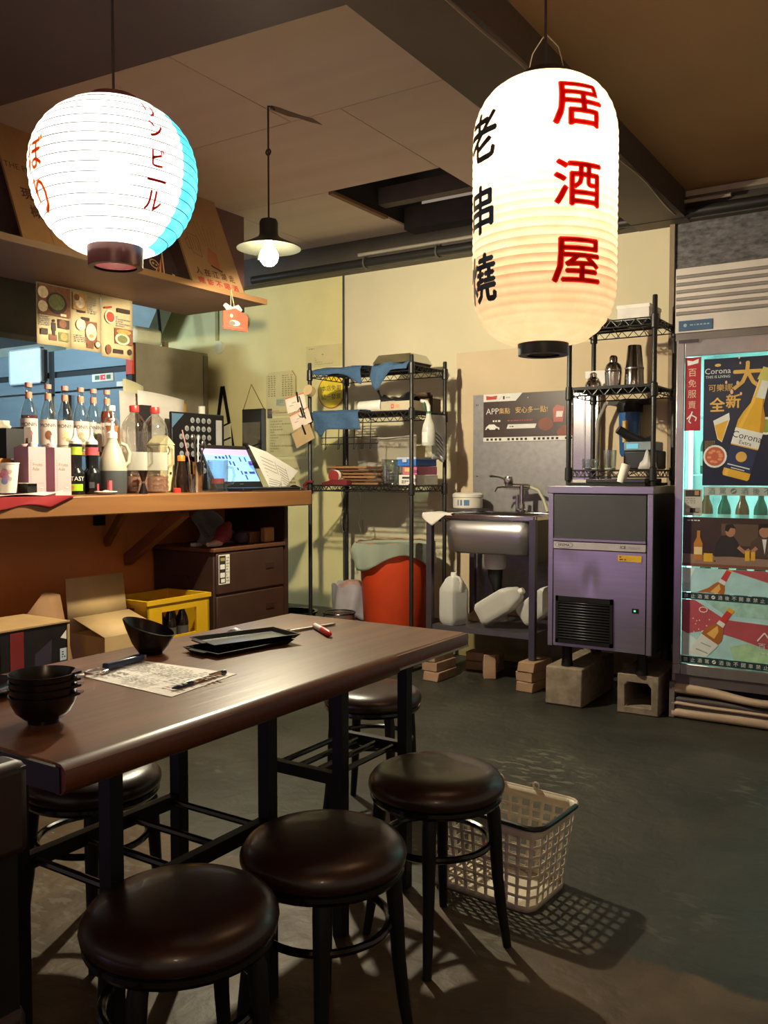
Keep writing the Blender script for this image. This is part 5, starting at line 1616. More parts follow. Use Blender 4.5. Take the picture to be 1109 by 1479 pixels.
# lower shelf: boards, jug, boxes, tape dispenser
for i in range(6):
    w = wood('board_%d' % (i % 3), ['#6b482c', '#553720', '#7a5534'][i % 3], ['#86603e', '#6b4a30', '#94693f'][i % 3], 'X', 0.6, 6)
    dx = [0, 0.02, -0.015, 0.01, -0.06, -0.09][i]
    b_ = T('serving_board', ['lowest wooden board of the stack on the rack', 'second wooden board from the bottom of the rack stack', 'third wooden board from the bottom of the rack stack', 'third wooden board from the top of the rack stack',
                             'second wooden board from the top of the rack stack', 'topmost wooden board of the stack on the rack'][i], 'board', (-3.13 + dx, 4.675, ZL + 0.004 + 0.0205 * i), math.radians([0, 2, -1, 1, -2, 1][i]), 'stack of wooden boards', local=True)
    b_.part('board', B().box((-0.15, -0.13, 0), (0.15, 0.13, 0.014)), w, bevel=0.002)
    b_.part('cleat', B().box((-0.13, -0.10, 0.014), (-0.10, 0.10, 0.0202)), MATS['board_1'] if 'board_1' in MATS else w)
jug = T('glass_jug', 'ribbed glass jug with a handle on the lower rack shelf', 'jug', (-2.887, 4.55, ZL + 0.003), 0, local=True)
jug.part('glass_body', B().lathe([(0, 0), (0.056, 0), (0.06, 0.006), (0.058, 0.06), (0.061, 0.12), (0.056, 0.15), (0.062, 0.158), (0.059, 0.158), (0.053, 0.14), (0.054, 0.014), (0, 0.012)], 14, closed=False), clear_g)
jug.part('handle', B().tube([(-0.045, -0.04, 0.135), (-0.07, -0.068, 0.125), (-0.073, -0.073, 0.075), (-0.064, -0.062, 0.035), (-0.045, -0.04, 0.03)], 0.008, 8), clear_g)
jug2 = dup(jug.o, (-2.888, 4.69, ZL + 0.003), 0.2, 'second ribbed glass jug, behind the front one on the lower rack shelf')
for (nm, lab, x0, x1, y0, y1, z0, z1, hx, px) in (
        ('white_box', 'white printed box at the bottom of the box pile on the rack', -2.80, -2.665 + 0.0, 4.50, 4.74, 0.004, 0.066, '#cfc8bd', 'w'),
        ('pink_box', 'pink and yellow box in the middle of the pile on the rack', -2.785, -2.67, 4.52, 4.74, 0.067, 0.118, '#b5607a', 'p'),
        ('blue_box', 'flat blue plastic box with a pale lid on top of the pile', -2.815, -2.68, 4.51, 4.75, 0.119, 0.172, '#2f66b5', 'b')):
    k = T(nm, lab, 'box', ((x0 + x1) / 2, (y0 + y1) / 2, ZL + z0))
    k.part('box', B().box((x0, y0, ZL + z0), (x1, y1, ZL + (z1 if px != 'b' else z1 - 0.014))), M('pile_' + px, hx, 0.45, var=0.08), bevel=0.003)
    p = Print((x0, y0 - 0.0006, ZL + z0), (1, 0, 0), (0, 0, 1))
    if px == 'w':
        p.rect(0.06, 0.045, 0.07, 0.012, ink_dark)
        p.rows(0.06, 0.02, 0.08, 0.02, 2, ink_dark).rect(0.115, 0.03, 0.02, 0.02, ink)
        k.part('printed_label', p.b)
    elif px == 'p':
        p.rect(0.04, 0.03, 0.05, 0.022, M('pile_yellow', '#d2b25a', 0.5)).rect(0.085, 0.02, 0.05, 0.016, M('pile_purple', '#7a3b66', 0.5))
        k.part('printed_label', p.b)
    else:
        k.part('lid', B().box((x0 - 0.004, y0 - 0.004, ZL + z1 - 0.014), (x1 + 0.004, y1 + 0.004, ZL + z1)), M('lid_pale', '#a9b4c6', 0.4), bevel=0.003)
        k.part('clip', B().box((x0 + 0.04, y0 - 0.01, ZL + z1 - 0.03), (x0 + 0.07, y0 - 0.004, ZL + z1 - 0.004)), MATS['lid_pale'])
tp = T('tape_dispenser', 'dark red tape dispenser at the counter end of the lower rack shelf', 'dispenser', (-3.25, 4.5, ZL + 0.003))
redp = M('dispenser_red', '#6b2326', 0.4)
tp.part('base', B().prism([(0, 0), (0.19, 0), (0.19, 0.03), (0.08, 0.035), (0, 0.012)], 0.05, frame((-3.36, 4.53, ZL + 0.003), (1, 0, 0), (0, 0, 1))), redp)
tp.part('reel', B().lathe([(0.014, -0.02), (0.038, -0.02), (0.038, 0.02), (0.014, 0.02)], 24, frame((-3.28, 4.51, ZL + 0.058), (1, 0, 0), (0, 0, 1)) ), M('reel_red', '#8b2f30', 0.4))
tp.part('tape', B().lathe([(0.030, -0.014), (0.0395, -0.012), (0.0395, 0.012), (0.030, 0.014)], 24, frame((-3.28, 4.51, ZL + 0.058), (1, 0, 0), (0, 0, 1))), paper)
rcl = B().tube([(-3.43, 4.40, ZL - 0.02), (-3.435, 4.395, ZL + 0.0), (-3.41, 4.395, ZL + 0.025), (-3.37, 4.40, ZL + 0.022)], [0.011, 0.012, 0.010, 0.008], 8)
solo('red_clamp', 'dark red plastic clamp gripping the rack corner at the counter end', 'clamp', rcl, redp)

# hooks under the middle shelf with a small rail
hk = T('hook_rail', 'wire hook rail with S-hooks hanging under the middle rack shelf', 'rail', (-3.25, 4.40, 1.34))
b = B()
for z in (1.40, 1.36):
    b.cyl((-3.38, 4.50, z), (-2.95, 4.50, z), 0.003, n=5)
hk.part('rail', b, rack_m)
for x in (-3.34, -3.24, -3.12, -3.06, -3.0):
    hk.part('hook', B().tube([(x, 4.50, ZM - 0.03), (x, 4.495, 1.45), (x, 4.49, 1.36), (x + 0.006, 4.475, 1.325), (x + 0.02, 4.47, 1.33), (x + 0.024, 4.475, 1.36)], 0.0028, 6), rack_m)
for i, x in enumerate((-3.31, -3.17)):
    z = 0.82
    wv = B().tube([(x, 4.62, ZL - 0.002), (x + 0.01, 4.62, ZL - 0.15), (x - 0.01, 4.62, 0.86), (x + 0.012, 4.62, 0.80), (x + 0.03, 4.62, 0.80), (x + 0.025, 4.62, 0.88)], 0.0028, 6)
    solo('wire_hanger', ['long wire hook under the lower rack shelf, nearer the counter', 'long wire hook under the lower rack shelf, nearer the orange bin'][i], 'hook', wv, MATS['steel_satin'])

# order slips clipped to the rack post
for i, (px_, pz, rot, hx, lab) in enumerate(((-3.50, 1.66, -0.22, '#d8c9ba', 'white slip with an orange edge, topmost of the clipped slips on the rack post'), (-3.455, 1.56, -0.35, '#d5bfae', 'white slip with an orange edge in the middle of the clipped slips'),
                                             (-3.43, 1.45, 0.42, '#a58a64', 'brown kraft slip at the bottom of the clipped slips on the rack post'))):
    k = T('order_slip', lab, 'slip', (px_, 4.40, pz), 0, 'order slips clipped to the rack post')
    mxk = frame((px_, 4.392 - 0.008 * i, pz - 0.04), (math.cos(-rot), 0.05, math.sin(-rot) if i < 2 else math.sin(rot) * 1), (-math.sin(-rot) if i < 2 else -math.sin(rot), 0, math.cos(rot)))
    k.part('sheet', B().box((-0.075, -0.05, 0), (0.075, 0.05, 0.0008), mxk), M('slip_' + hx[1:], hx, 0.7))
    b = B()
    if i < 2:
        b.box((-0.075, 0.042, 0.0009), (0.075, 0.05, 0.0014), mxk)
        k.part('printed_edge', b, M('slip_orange', '#cf7452', 0.6))
        k.part('printed_text', B().use(ink).box((-0.05, -0.01, 0.0009), (-0.02, -0.006, 0.0012), mxk).box((-0.03, 0.005, 0.0009), (0.0, 0.009, 0.0012), mxk), ink)
    k.part('bulldog_clip', B().box((0.02, 0.0, 0.001), (0.028, 0.065, 0.01), mxk), black)
clip_ = T('clip_bundle', 'bundle of rolled labels and a ring clipped at the top of the slips', 'clip', (-3.42, 4.39, 1.70))
clip_.part('roll', B().lathe([(0.02, -0.02), (0.034, -0.02), (0.034, 0.02), (0.02, 0.02)], 20, frame((-3.385, 4.385, 1.69), (1, 0, 0), (0.3, 0.3, 1))), M('roll_kraft', '#b59b72', 0.6))
clip_.part('ring', B().tube([(-3.44 + 0.028 * math.cos(a), 4.372, 1.56 + 0.028 * math.sin(a)) for a in [i * PI / 8 for i in range(16)]], 0.0022, 5, closed=True), MATS['steel_satin'])
clip_.part('strap', B().bar((-3.46, 4.375, 1.66), (-3.41, 4.375, 1.52), 0.008, 0.002, (0, 1, 0)), black)

# ------------------------------------------------------------------ sink corner
steel = M('brushed_steel', '#a9a4a6', 0.3, 0.9, var=0.05, scale=30, stretch=(0.2, 1, 3))
steel_d = M('steel_grey', '#6f6a70', 0.38, 0.8, var=0.08)
SX0, SX1, SY0, SY1, SZ = -2.535, -1.875, 4.385, 4.96, 0.945
sk = T('sink_stand', 'stainless steel sink on a frame of square legs raised on brick stacks', 'sink', ((SX0 + SX1) / 2, 4.67, 0.166))
b = B()
zr = SZ
for (a, c) in (((-2.46, SY0, zr - 0.03), (SX1, SY0 + 0.035, zr)), ((-2.46, SY1 - 0.09, zr - 0.03), (SX1, SY1, zr)), ((-2.46, SY0 + 0.035, zr - 0.03), (-2.42, SY1 - 0.09, zr)), ((SX1 - 0.04, SY0 + 0.035, zr - 0.03), (SX1, SY1 - 0.09, zr))):
    b.box(a, c)
sk.part('rim', b, M('steel_rim', '#c4c0c4', 0.16, 1.0), bevel=0.006)
# basin: shell with rounded bottom
b = B()
rings = []
cx, cy, hx, hy = (-2.44 + SX1 - 0.02) / 2, (SY0 + 0.012 + SY1 - 0.08) / 2, (SX1 - 0.02 + 2.44) / 2, (SY1 - 0.08 - SY0 - 0.012) / 2
for (k, z, r) in ((1.0, zr - 0.028, 0.05), (0.99, zr - 0.12, 0.06), (0.975, zr - 0.185, 0.07), (0.94, zr - 0.212, 0.08), (0.86, zr - 0.222, 0.08)):
    rings.append([(cx + rr(i / 48, hx * k, hy * k, r)[0], cy + rr(i / 48, hx * k, hy * k, r)[1], z) for i in range(48)])
vs = [p for g in rings for p in g]
fs = [(j * 48 + i, (j + 1) * 48 + i, (j + 1) * 48 + (i + 1) % 48, j * 48 + (i + 1) % 48) for j in range(4) for i in range(48)]
fs.append(tuple(range(4 * 48, 5 * 48)))
b.add(vs, fs)
sk.part('basin', b, steel, solid=0.004)
for (x, y) in ((SX0 + 0.012, SY0 + 0.015), (SX1 - 0.01, SY0 + 0.015), (SX0 + 0.012, SY1 - 0.02), (SX1 - 0.01, SY1 - 0.02)):
    sk.part('leg', B().box((x - 0.017, y - 0.017, 0.166), (x + 0.017, y + 0.017, zr - 0.02)), M('leg_purple_grey', '#5a5560', 0.3, 0.7))
sk.part('side_rail', B().box((SX0, SY0, zr - 0.045), (-2.46, SY0 + 0.03, zr - 0.015)), steel_d)
sk.part('side_panel', B().box((SX1 - 0.012, SY0 + 0.035, zr - 0.26), (SX1 - 0.004, SY1 - 0.03, zr - 0.03)), M('panel_black', '#201f22', 0.4, 0.3))
b = B().box((SX0 + 0.02, SY0 + 0.01, 0.275), (SX1 - 0.01, SY0 + 0.03, 0.305)).box((SX0 + 0.02, SY1 - 0.04, 0.275), (SX1 - 0.01, SY1 - 0.02, 0.305))
b.box((SX0 + 0.02, SY0 + 0.03, 0.295), (SX1 - 0.01, SY1 - 0.03, 0.303))
sk.part('under_shelf', b, steel_d)
sk.part('drain_cup', B().lathe([(0, 0), (0.055, 0), (0.062, 0.01), (0.066, 0.085), (0.085, 0.09), (0.085, 0.10), (0, 0.10)], 26, Matrix.Translation((-2.205, 4.60, 0.625))), M('drain_white', '#c9c2c2', 0.45), label='white plastic drain cup')
sk.part('drain_hose', B().tube([(-2.205, 4.60, 0.63), (-2.205, 4.60, 0.58), (-2.20, 4.61, 0.53), (-2.195, 4.62, 0.48)], [0.045, 0.042, 0.03, 0.026], 14), M('hose_black', '#19181a', 0.4))
sk.part('drain_pipe', B().cyl((-2.195, 4.62, 0.49), (-2.17, 4.66, 0.32), 0.022, n=14), M('pipe_white', '#d6d0c8', 0.45))
brick_m = M('brick_fawn', '#a38468', 0.85, h2='#8a6a52', scale=14, bump=0.35)


def brick(label, c, rz, s=(0.21, 0.10, 0.053), group='bricks under the sink'):
    b = B()
    b.taper((s[0] / 2, s[1] / 2), (s[0] / 2 - 0.002, s[1] / 2 - 0.001), 0, s[2])
    rd = random.Random(int(c[0] * 977 + c[2] * 5003))
    b.v = [(x + rd.uniform(-.004, .004), y + rd.uniform(-.004, .004), z + (rd.uniform(-.002, 0.0) if z > 0 else 0)) for x, y, z in b.v]
    o = link('brick', b, brick_m, None, bevel=0.004)
    o.location = c
    o.rotation_euler = (0, 0, rz)
    return tag(o, label, 'brick', group)


for st_, (x, y, rz, nm) in enumerate(((-2.455, 4.385, 1.50, 'stack under the sink leg by the wire rack'), (-1.895, 4.44, 1.45, 'stack under the sink leg by the ice machine'))):
    for k in range(3):
        brick(['bottom', 'middle', 'top'][k] + ' fawn brick of the ' + nm, (x + [0.006, 0.0, -0.012][k] * (1 if st_ == 0 else -0.6), y + [0, 0.004, 0.0][k], 0.0545 * k + 0.0008), rz + [0.05, -0.03, 0.04][k])
brick('bottom fawn brick of the pair standing farther back under the sink', (-2.33, 4.72, 0.001), 0.1)
brick('upper fawn brick of the pair standing farther back under the sink', (-2.325, 4.72, 0.056), 0.06)
brick('upended fawn brick under the sink beside the black hose coil', (-2.21, 4.54, 0.001), 0.5, (0.075, 0.075, 0.14))
b = B().tube([(-2.0 + 0.115 * math.cos(i * PI / 10), 4.72 + 0.115 * math.sin(i * PI / 10), 0.012 + 0.0011 * i) for i in range(48)], 0.011, 8)
solo('hose_coil', 'black hose coiled on the floor under the sink', 'hose', b, MATS['hose_black'])

# jugs on the shelf under the sink
milky = glass('jug_milky', '#dcdad4', 0.5, 0.3)
jugliq = M('jug_water', '#8d8e8c', 0.35)
cleanliq = M('jug_yellow', '#9c8a5c', 0.4)


def jug_thing(label, mx, liq, level, tilt_top=False):
    th = T('plastic_jug', label, 'jug', tuple(mx @ Vector((0, 0, 0))), 0, 'plastic jugs under the sink')
    b = B()
    hx, hy, r = 0.066, 0.066, 0.022
    rings = []
    for (k, z) in ((0.80, 0.0), (0.98, 0.018), (1.0, 0.05), (1.0, 0.19), (0.97, 0.205), (0.55, 0.265), (0.32, 0.278)):
        rings.append([mx @ Vector((*rr(i / 32, hx * k, hy * k, r * k), z)) for i in range(32)])
    b.add([p for g in rings for p in g], [(j * 32 + i, j * 32 + (i + 1) % 32, (j + 1) * 32 + (i + 1) % 32, (j + 1) * 32 + i) for j in range(6) for i in range(32)] + [tuple(range(31, -1, -1))])
    th.part('jug_body', b, milky)
    b = B()
    rings = []
    for (k, z) in ((0.78, 0.004), (0.95, 0.02), (0.97, 0.05), (0.97, level)):
        rings.append([mx @ Vector((*rr(i / 32, hx * k, hy * k, r * k), z)) for i in range(32)])
    b.add([p for g in rings for p in g], [(j * 32 + i, j * 32 + (i + 1) % 32, (j + 1) * 32 + (i + 1) % 32, (j + 1) * 32 + i) for j in range(3) for i in range(32)] + [tuple(range(31, -1, -1)), tuple(range(96, 128))])
    th.part('liquid', b, liq)
    b = B()
    b.lathe([(0.0, 0.27), (0.021, 0.27), (0.021, 0.275), (0.017, 0.30), (0, 0.30)], 18, mx)
    th.part('cap', b, M('jug_cap', '#ddd8d0', 0.45))
    th.part('handle', B().tube([mx @ Vector(q) for q in ((0.02, 0.0, 0.275), (0.05, 0.0, 0.272), (0.066, 0.0, 0.25), (0.064, 0, 0.21), (0.058, 0.0, 0.19))], 0.0085, 8), milky)
    return th


ZS = 0.304
jug_thing('upright milky jug of clear liquid on the shelf under the sink', Matrix.Translation((-2.405, 4.47, ZS)) @ Matrix.Rotation(-0.4, 4, 'Z'), jugliq, 0.195)
jug_thing('milky jug of yellowish liquid tipped over under the middle of the sink', Matrix.Translation((-2.235, 4.49, ZS + 0.066)) @ Matrix.Rotation(math.radians(58), 4, 'Y') @ Matrix.Rotation(PI / 2, 4, 'Z'), cleanliq, 0.13)
jug_thing('milky jug tipped over beside the sink leg next to the ice machine', Matrix.Translation((-2.005, 4.56, ZS + 0.066)) @ Matrix.Rotation(math.radians(52), 4, 'Y') @ Matrix.Rotation(PI / 2, 4, 'Z'), cleanliq, 0.06)
b = B().grid(lambda u, v: (-2.47 + 0.2 * u, 4.62 + 0.14 * v, ZS + 0.001 + 0.06 * math.sin(PI * u) * math.sin(PI * v) * (0.6 + 0.4 * math.sin(9 * u + 7 * v))), 14, 10)
solo('crumpled_rag', 'crumpled pale rag on the shelf under the sink', 'rag', b, M('rag', '#a89a80', 0.9, var=0.2), solid=0.003)

# on the sink
solo('sink_cloth', 'white cloth hung over the corner of the sink', 'cloth', B().grid(lambda u, v: (-2.55 + 0.19 * u + 0.01 * math.sin(6 * v), 4.50 - 0.128 * min(1, v * 1.6) if v < 0.625 else 4.372 - 0.003, (zr + 0.004 + 0.004 * math.sin(8 * u)) if v < 0.625 else zr + 0.004 - (v - 0.625) * 0.20 * max(0.15, 1 - abs(u - 0.3) * 1.9)), 16, 16), M('cloth_white', '#cfc7be', 0.85, var=0.05), solid=0.003)
tb2 = T('tissue_roll', 'white plastic tub with a blue label on the ledge behind the sink', 'tub', (-2.53, 4.88, SZ + 0.0125), 0, local=True)
tb2.part('tub_body', B().lathe([(0, 0), (0.085, 0), (0.092, 0.006), (0.092, 0.075), (0.088, 0.085), (0.0, 0.087)], 30), M('tub_ivory', '#c9c1b4', 0.5))
tb2.part('rim', B().lathe([(0.092, 0.068), (0.096, 0.072), (0.095, 0.088), (0.08, 0.098), (0.0, 0.10)], 30, closed=False), M('tub_lid', '#d6cfc4', 0.45))
a0 = math.atan2(EYE.y - 4.88, EYE.x + 2.53)
tb2.part('label', B().add([(0.0925 * math.cos(a0 + q), 0.0925 * math.sin(a0 + q), z) for z in (0.02, 0.055) for q in (-0.75, -0.45, -0.15, 0.1)], [(j, j + 1, j + 5, j + 4) for j in range(3)]), M('label_blue', '#4c6f93', 0.5))
tb2.part('ledge', B().box((-0.10, -0.09, -0.012), (0.11, 0.08, 0)), steel_d)
fc = T('tap', 'chrome wall tap with lever handles and a pale hose above the sink', 'tap', (-2.19, 4.9, SZ))
chrome = MATS['chrome']
fc.part('base', B().lathe([(0, 0), (0.036, 0), (0.036, 0.012), (0.02, 0.02), (0.017, 0.05), (0, 0.05)], 22, Matrix.Translation((-2.17, 4.89, SZ))), chrome)
fc.part('pillar', B().cyl((-2.17, 4.89, SZ + 0.04), (-2.17, 4.89, SZ + 0.16), 0.016, n=14), chrome)
fc.part('pillar', B().cyl((-2.205, 4.90, SZ + 0.0), (-2.205, 4.90, SZ + 0.10), 0.011, n=12), chrome)
fc.part('crosspiece', B().cyl((-2.28, 4.87, SZ + 0.155), (-2.13, 4.91, SZ + 0.15), 0.019, n=14), chrome)
fc.part('valve', B().lathe([(0, -0.03), (0.024, -0.028), (0.03, 0), (0.024, 0.026), (0, 0.032)], 18, Matrix.Translation((-2.245, 4.86, SZ + 0.185))), chrome)
fc.part('lever', B().tube([(-2.25, 4.85, SZ + 0.19), (-2.285, 4.80, SZ + 0.21), (-2.32, 4.76, SZ + 0.215)], [0.008, 0.006, 0.009], 8), chrome)
fc.part('lever', B().tube([(-2.27, 4.86, SZ + 0.15), (-2.31, 4.84, SZ + 0.145), (-2.325, 4.84, SZ + 0.12)], [0.007, 0.006, 0.005], 8), chrome)
fc.part('hose', B().tube([(-2.13, 4.91, SZ + 0.15), (-2.07, 4.905, SZ + 0.13), (-2.03, 4.895, SZ + 0.07), (-2.0, 4.88, SZ + 0.003)], 0.011, 10), M('hose_pale', '#a8a58c', 0.45), label='pale flexible hose')

# steel backsplash and banner on the wall
spl = T('steel_backsplash', 'dull grey metal sheet screwed to the wall behind the sink', 'panel', (-2.2, 5.04, 0.4))
spl.part('sheet', B().box((-2.575, 5.036, 0.35), (-1.91, 5.042, 1.672)), M('galvanised', '#8b8789', 0.45, 0.45, var=0.12, scale=26), bevel=0.002)
b = B()
for (x, z) in ((-2.545, 1.61), (-2.545, 1.16), (-2.20, 1.64)):
    b.lathe([(0.008, 0), (0.006, 0.003), (0, 0.004)], 10, frame((x, 5.036, z), (1, 0, 0), (0, 0, 1)))
spl.part('screws', b, MATS['steel_bright'])
bn = T('wall_banner', 'dark printed advertising banner stuck along the top of the metal sheet', 'banner', (-2.15, 5.03, 1.40))
bn.part('sheet', B().box((-2.50, 5.0325, 1.375), (-1.79, 5.0352, 1.672)), M('banner_brown', '#2e1a18', 0.4, h2='#40221b', scale=5))
p = Print((-2.50, 5.0324, 1.375), (1, 0, 0), (0, 0, 1))
bw_, bgold, bred = M('banner_white', '#d8d4d0', 0.5), M('banner_gold', '#d3a963', 0.5), M('banner_red', '#b3352c', 0.5)
p.poly([(0.0, 0.25), (0.22, 0.25), (0.265, 0.297), (0.0, 0.297)], bw_)
p.poly([(0.02, 0.262), (0.09, 0.264), (0.095, 0.288), (0.055, 0.283), (0.018, 0.288)], bred).line([(0.11, 0.26), (0.125, 0.285)], 0.002, ink)
p.rect(0.14, 0.272, 0.012, 0.02, ink_dark).rows(0.185, 0.272, 0.06, 0.016, 1, ink)
p.text('APP', 0.062, 0.19, 0.036, bw_).text('集點', 0.145, 0.19, 0.036, bgold).text('安心多一點!', 0.325, 0.192, 0.038, bgold)
p.poly([(0.012, 0.075), (0.02, 0.092), (0.04, 0.108), (0.075, 0.108), (0.095, 0.092), (0.11, 0.088), (0.112, 0.075)], bw_).disc(0.032, 0.073, 0.011, ink_dark).disc(0.092, 0.073, 0.011, ink_dark)
p.rows(0.105, 0.128, 0.08, 0.022, 1, bw_).poly([(0.16, 0.078), (0.35, 0.078), (0.36, 0.105), (0.17, 0.105)], bw_).rows(0.26, 0.0915, 0.16, 0.014, 1, ink_dark).rows(0.25, 0.128, 0.17, 0.014, 1, bred)
p.poly([(0.47, 0.11), (0.53, 0.11), (0.54, 0.20), (0.49, 0.215), (0.465, 0.19)], M('banner_can', '#a8352a', 0.4)).poly([(0.485, 0.14), (0.525, 0.14), (0.53, 0.175), (0.488, 0.175)], bw_)
p.disc(0.60, 0.24, 0.035, bw_).disc(0.60, 0.24, 0.026, ink_dark).rect(0.60, 0.245, 0.014, 0.03, bred)
p.disc(0.56, 0.05, 0.07, M('banner_glow', '#7a3a24', 0.5), 0.04).disc(0.42, 0.10, 0.05, MATS['banner_glow'], 0.04)
p.rect(0.355, 0.013, 0.71, 0.026, bw_)
for i in range(24):
    if i not in (4, 10, 17):
        p.rect(0.03 + 0.029 * i, 0.013, 0.016, 0.014, ink_dark)
bn.part('printed_picture', p.b)
shn = T('steel_column', 'shiny vertical steel cover on the wall beside the water filter', 'cover', (-1.8, 5.0, 1.0))
shn.part('cover', B().prism([(0, 0), (0.17, 0), (0.17, 0.02), (0.15, 0.045), (0.02, 0.045), (0, 0.02)][::1], 0.62, frame((-1.885, 5.038, 1.06), (1, 0, 0), (0, -1, 0))) if False else B().box((-1.90, 4.99, 1.0), (-1.73, 5.04, 1.66)), M('steel_mirror', '#c2bcc0', 0.2, 1.0, var=0.05), bevel=0.012)
shn.part('seam', B().box((-1.825, 4.986, 1.0), (-1.815, 4.992, 1.66)), steel_d)
wf = T('water_filter', 'blue water filter housing with a black cap and grey hose on the wall', 'filter', (-1.545, 4.95, 1.27))
wf.part('housing', B().lathe([(0, 0), (0.045, 0), (0.055, 0.02), (0.062, 0.25), (0.0, 0.25)], 24, Matrix.Translation((-1.545, 4.965, 1.27))), M('filter_blue', '#2c5a94', 0.3))
wf.part('cap', B().lathe([(0.07, 0.25), (0.072, 0.255), (0.072, 0.30), (0.05, 0.325), (0, 0.325)], 24, Matrix.Translation((-1.545, 4.965, 1.27))), black)
wf.part('cap_plate', B().box((-1.66, 4.93, 1.565), (-1.43, 5.03, 1.59)), black)
wf.part('sticker', B().box((-1.565, 4.896, 1.35), (-1.535, 4.90, 1.47)), M('filter_yellow', '#c9a23e', 0.5))
wf.part('hose', B().tube([(-1.60, 4.95, 1.585), (-1.68, 4.945, 1.57), (-1.72, 4.94, 1.48), (-1.73, 4.94, 1.30), (-1.73, 4.94, 1.15)], 0.012, 10), M('hose_grey', '#8d8478', 0.5))

# ------------------------------------------------------------------ ice machine on breeze blocks, wire rack on top
IX0, IX1, IY0, IY1, IZ0, IZ1 = -1.697, -1.176, 4.15, 4.72, 0.31, 1.113
im = T('ice_machine', 'brushed steel ice machine with a dark hatch standing on breeze blocks', 'ice machine', ((IX0 + IX1) / 2, 4.43, 0.196))
im.part('cabinet', B().box((IX0, IY0 + 0.012, IZ0), (IX1, IY1, IZ1 - 0.03)), M('ice_side', '#2a2b31', 0.4, 0.5))
im.part('top_trim', B().box((IX0 - 0.004, IY0 - 0.006, IZ1 - 0.038), (IX1 + 0.004, IY1 + 0.004, IZ1)), steel, bevel=0.003)
for x0 in (IX0, IX1 - 0.026):
    im.part('corner_trim', B().box((x0, IY0 - 0.002, IZ0), (x0 + 0.026, IY0 + 0.014, IZ1 - 0.038)), steel, bevel=0.002)
im.part('hatch', B().box((IX0 + 0.03, IY0 - 0.004, 0.852), (IX1 - 0.03, IY0 + 0.012, 1.07)), M('hatch_grey', '#38383c', 0.55), bevel=0.003)
im.part('hatch_lip', B().box((IX0 + 0.03, IY0 - 0.012, 0.842), (IX1 - 0.03, IY0 + 0.012, 0.853)), MATS['steel_satin'])
im.part('name_strip', B().box((IX0 + 0.03, IY0 - 0.006, 0.80), (IX1 - 0.03, IY0 + 0.012, 0.838)), M('strip_grey', '#b3acab', 0.4, 0.3), bevel=0.002)
p = Print((IX0 + 0.03, IY0 - 0.006, 0.80), (1, 0, 0), (0, 0, 1))
p.disc(0.055, 0.02, 0.047, ink_dark, 0.0165).disc(0.055, 0.02, 0.045, MATS['strip_grey'], 0.0145).text('BREMA', 0.055, 0.02, 0.013, ink_dark, BOLD)
p.text('ICE', 0.352, 0.02, 0.014, ink_dark, BOLD).text('Makers', 0.405, 0.019, 0.013, ink, MID)
im.part('lettering', p.b)
fp = B()
nx, nz = 24, 24
im.part('front_panel', fp.grid(lambda u, v: (IX0 + 0.03 + (IX1 - IX0 - 0.06) * u, IY0 - 0.002 + 0.005 * math.exp(-((u - 0.42) / 0.07) ** 2 - ((v - 0.70) / 0.16) ** 2) + 0.003 * math.exp(-((u - 0.15) / 0.12) ** 2 - ((v - 0.9) / 0.12) ** 2) + 0.0015 * math.sin(5 * v + 3 * u), IZ0 + 0.004 + (0.796 - IZ0 - 0.004) * v), nx, nz), steel)
gx0, gx1, gz0, gz1 = IX0 + 0.045, IX1 - 0.185, IZ0 + 0.02, IZ0 + 0.255
g = B().box((gx0, IY0 - 0.012, gz0), (gx0 + 0.014, IY0 - 0.002, gz1)).box((gx1 - 0.014, IY0 - 0.012, gz0), (gx1, IY0 - 0.002, gz1)).box((gx0, IY0 - 0.012, gz0), (gx1, IY0 - 0.002, gz0 + 0.02)).box((gx0, IY0 - 0.012, gz1 - 0.025), (gx1, IY0 - 0.002, gz1))
im.part('grille_frame', g, black)
im.part('grille_back', B().box((gx0 + 0.01, IY0 - 0.006, gz0 + 0.01), (gx1 - 0.01, IY0 - 0.004, gz1 - 0.01)), M('deep_black', '#050505', 0.9))
for k in range(14):
    z = gz0 + 0.026 + k * 0.0136
    im.part('slat', B().add([(gx0 + 0.012, IY0 - 0.012, z), (gx1 - 0.012, IY0 - 0.012, z), (gx1 - 0.012, IY0 - 0.005, z + 0.007), (gx0 + 0.012, IY0 - 0.005, z + 0.007)], [(0, 1, 2, 3)]), M('slat_dark', '#232326', 0.4), solid=0.0015)
im.part('switch', B().box((IX1 - 0.092, IY0 - 0.008, 0.508), (IX1 - 0.062, IY0 - 0.001, 0.53)), black)
im.part('switch_light', B().box((IX1 - 0.083, IY0 - 0.0095, 0.515), (IX1 - 0.074, IY0 - 0.008, 0.523)), glow('switch_green', '#5fe0a0', 1.2))
im.part('yellow_tag', B().box((IX1 - 0.165, IY0 - 0.0045, 0.752), (IX1 - 0.05, IY0 - 0.003, 0.783)), M('tag_yellow', '#c9a02c', 0.5))
p = Print((IX1 - 0.165, IY0 - 0.0045, 0.752), (1, 0, 0), (0, 0, 1))
p.rows(0.0575, 0.016, 0.10, 0.024, 2, M('tag_red', '#7a2a1c', 0.6))
im.part('tag_print', p.b)
for (x, y) in ((IX0 + 0.07, IY0 + 0.09), (IX1 - 0.07, IY0 + 0.09), (IX0 + 0.07, IY1 - 0.05), (IX1 - 0.07, IY1 - 0.05)):
    im.part('foot', B().lathe([(0, 0.1968), (0.03, 0.1968), (0.026, 0.235), (0.024, 0.312), (0, 0.312)], 16, Matrix.Translation((x, y, 0))), black)
block_m = M('breeze_block', '#8d7d6b', 0.92, h2='#6f6254', scale=22, bump=0.5)
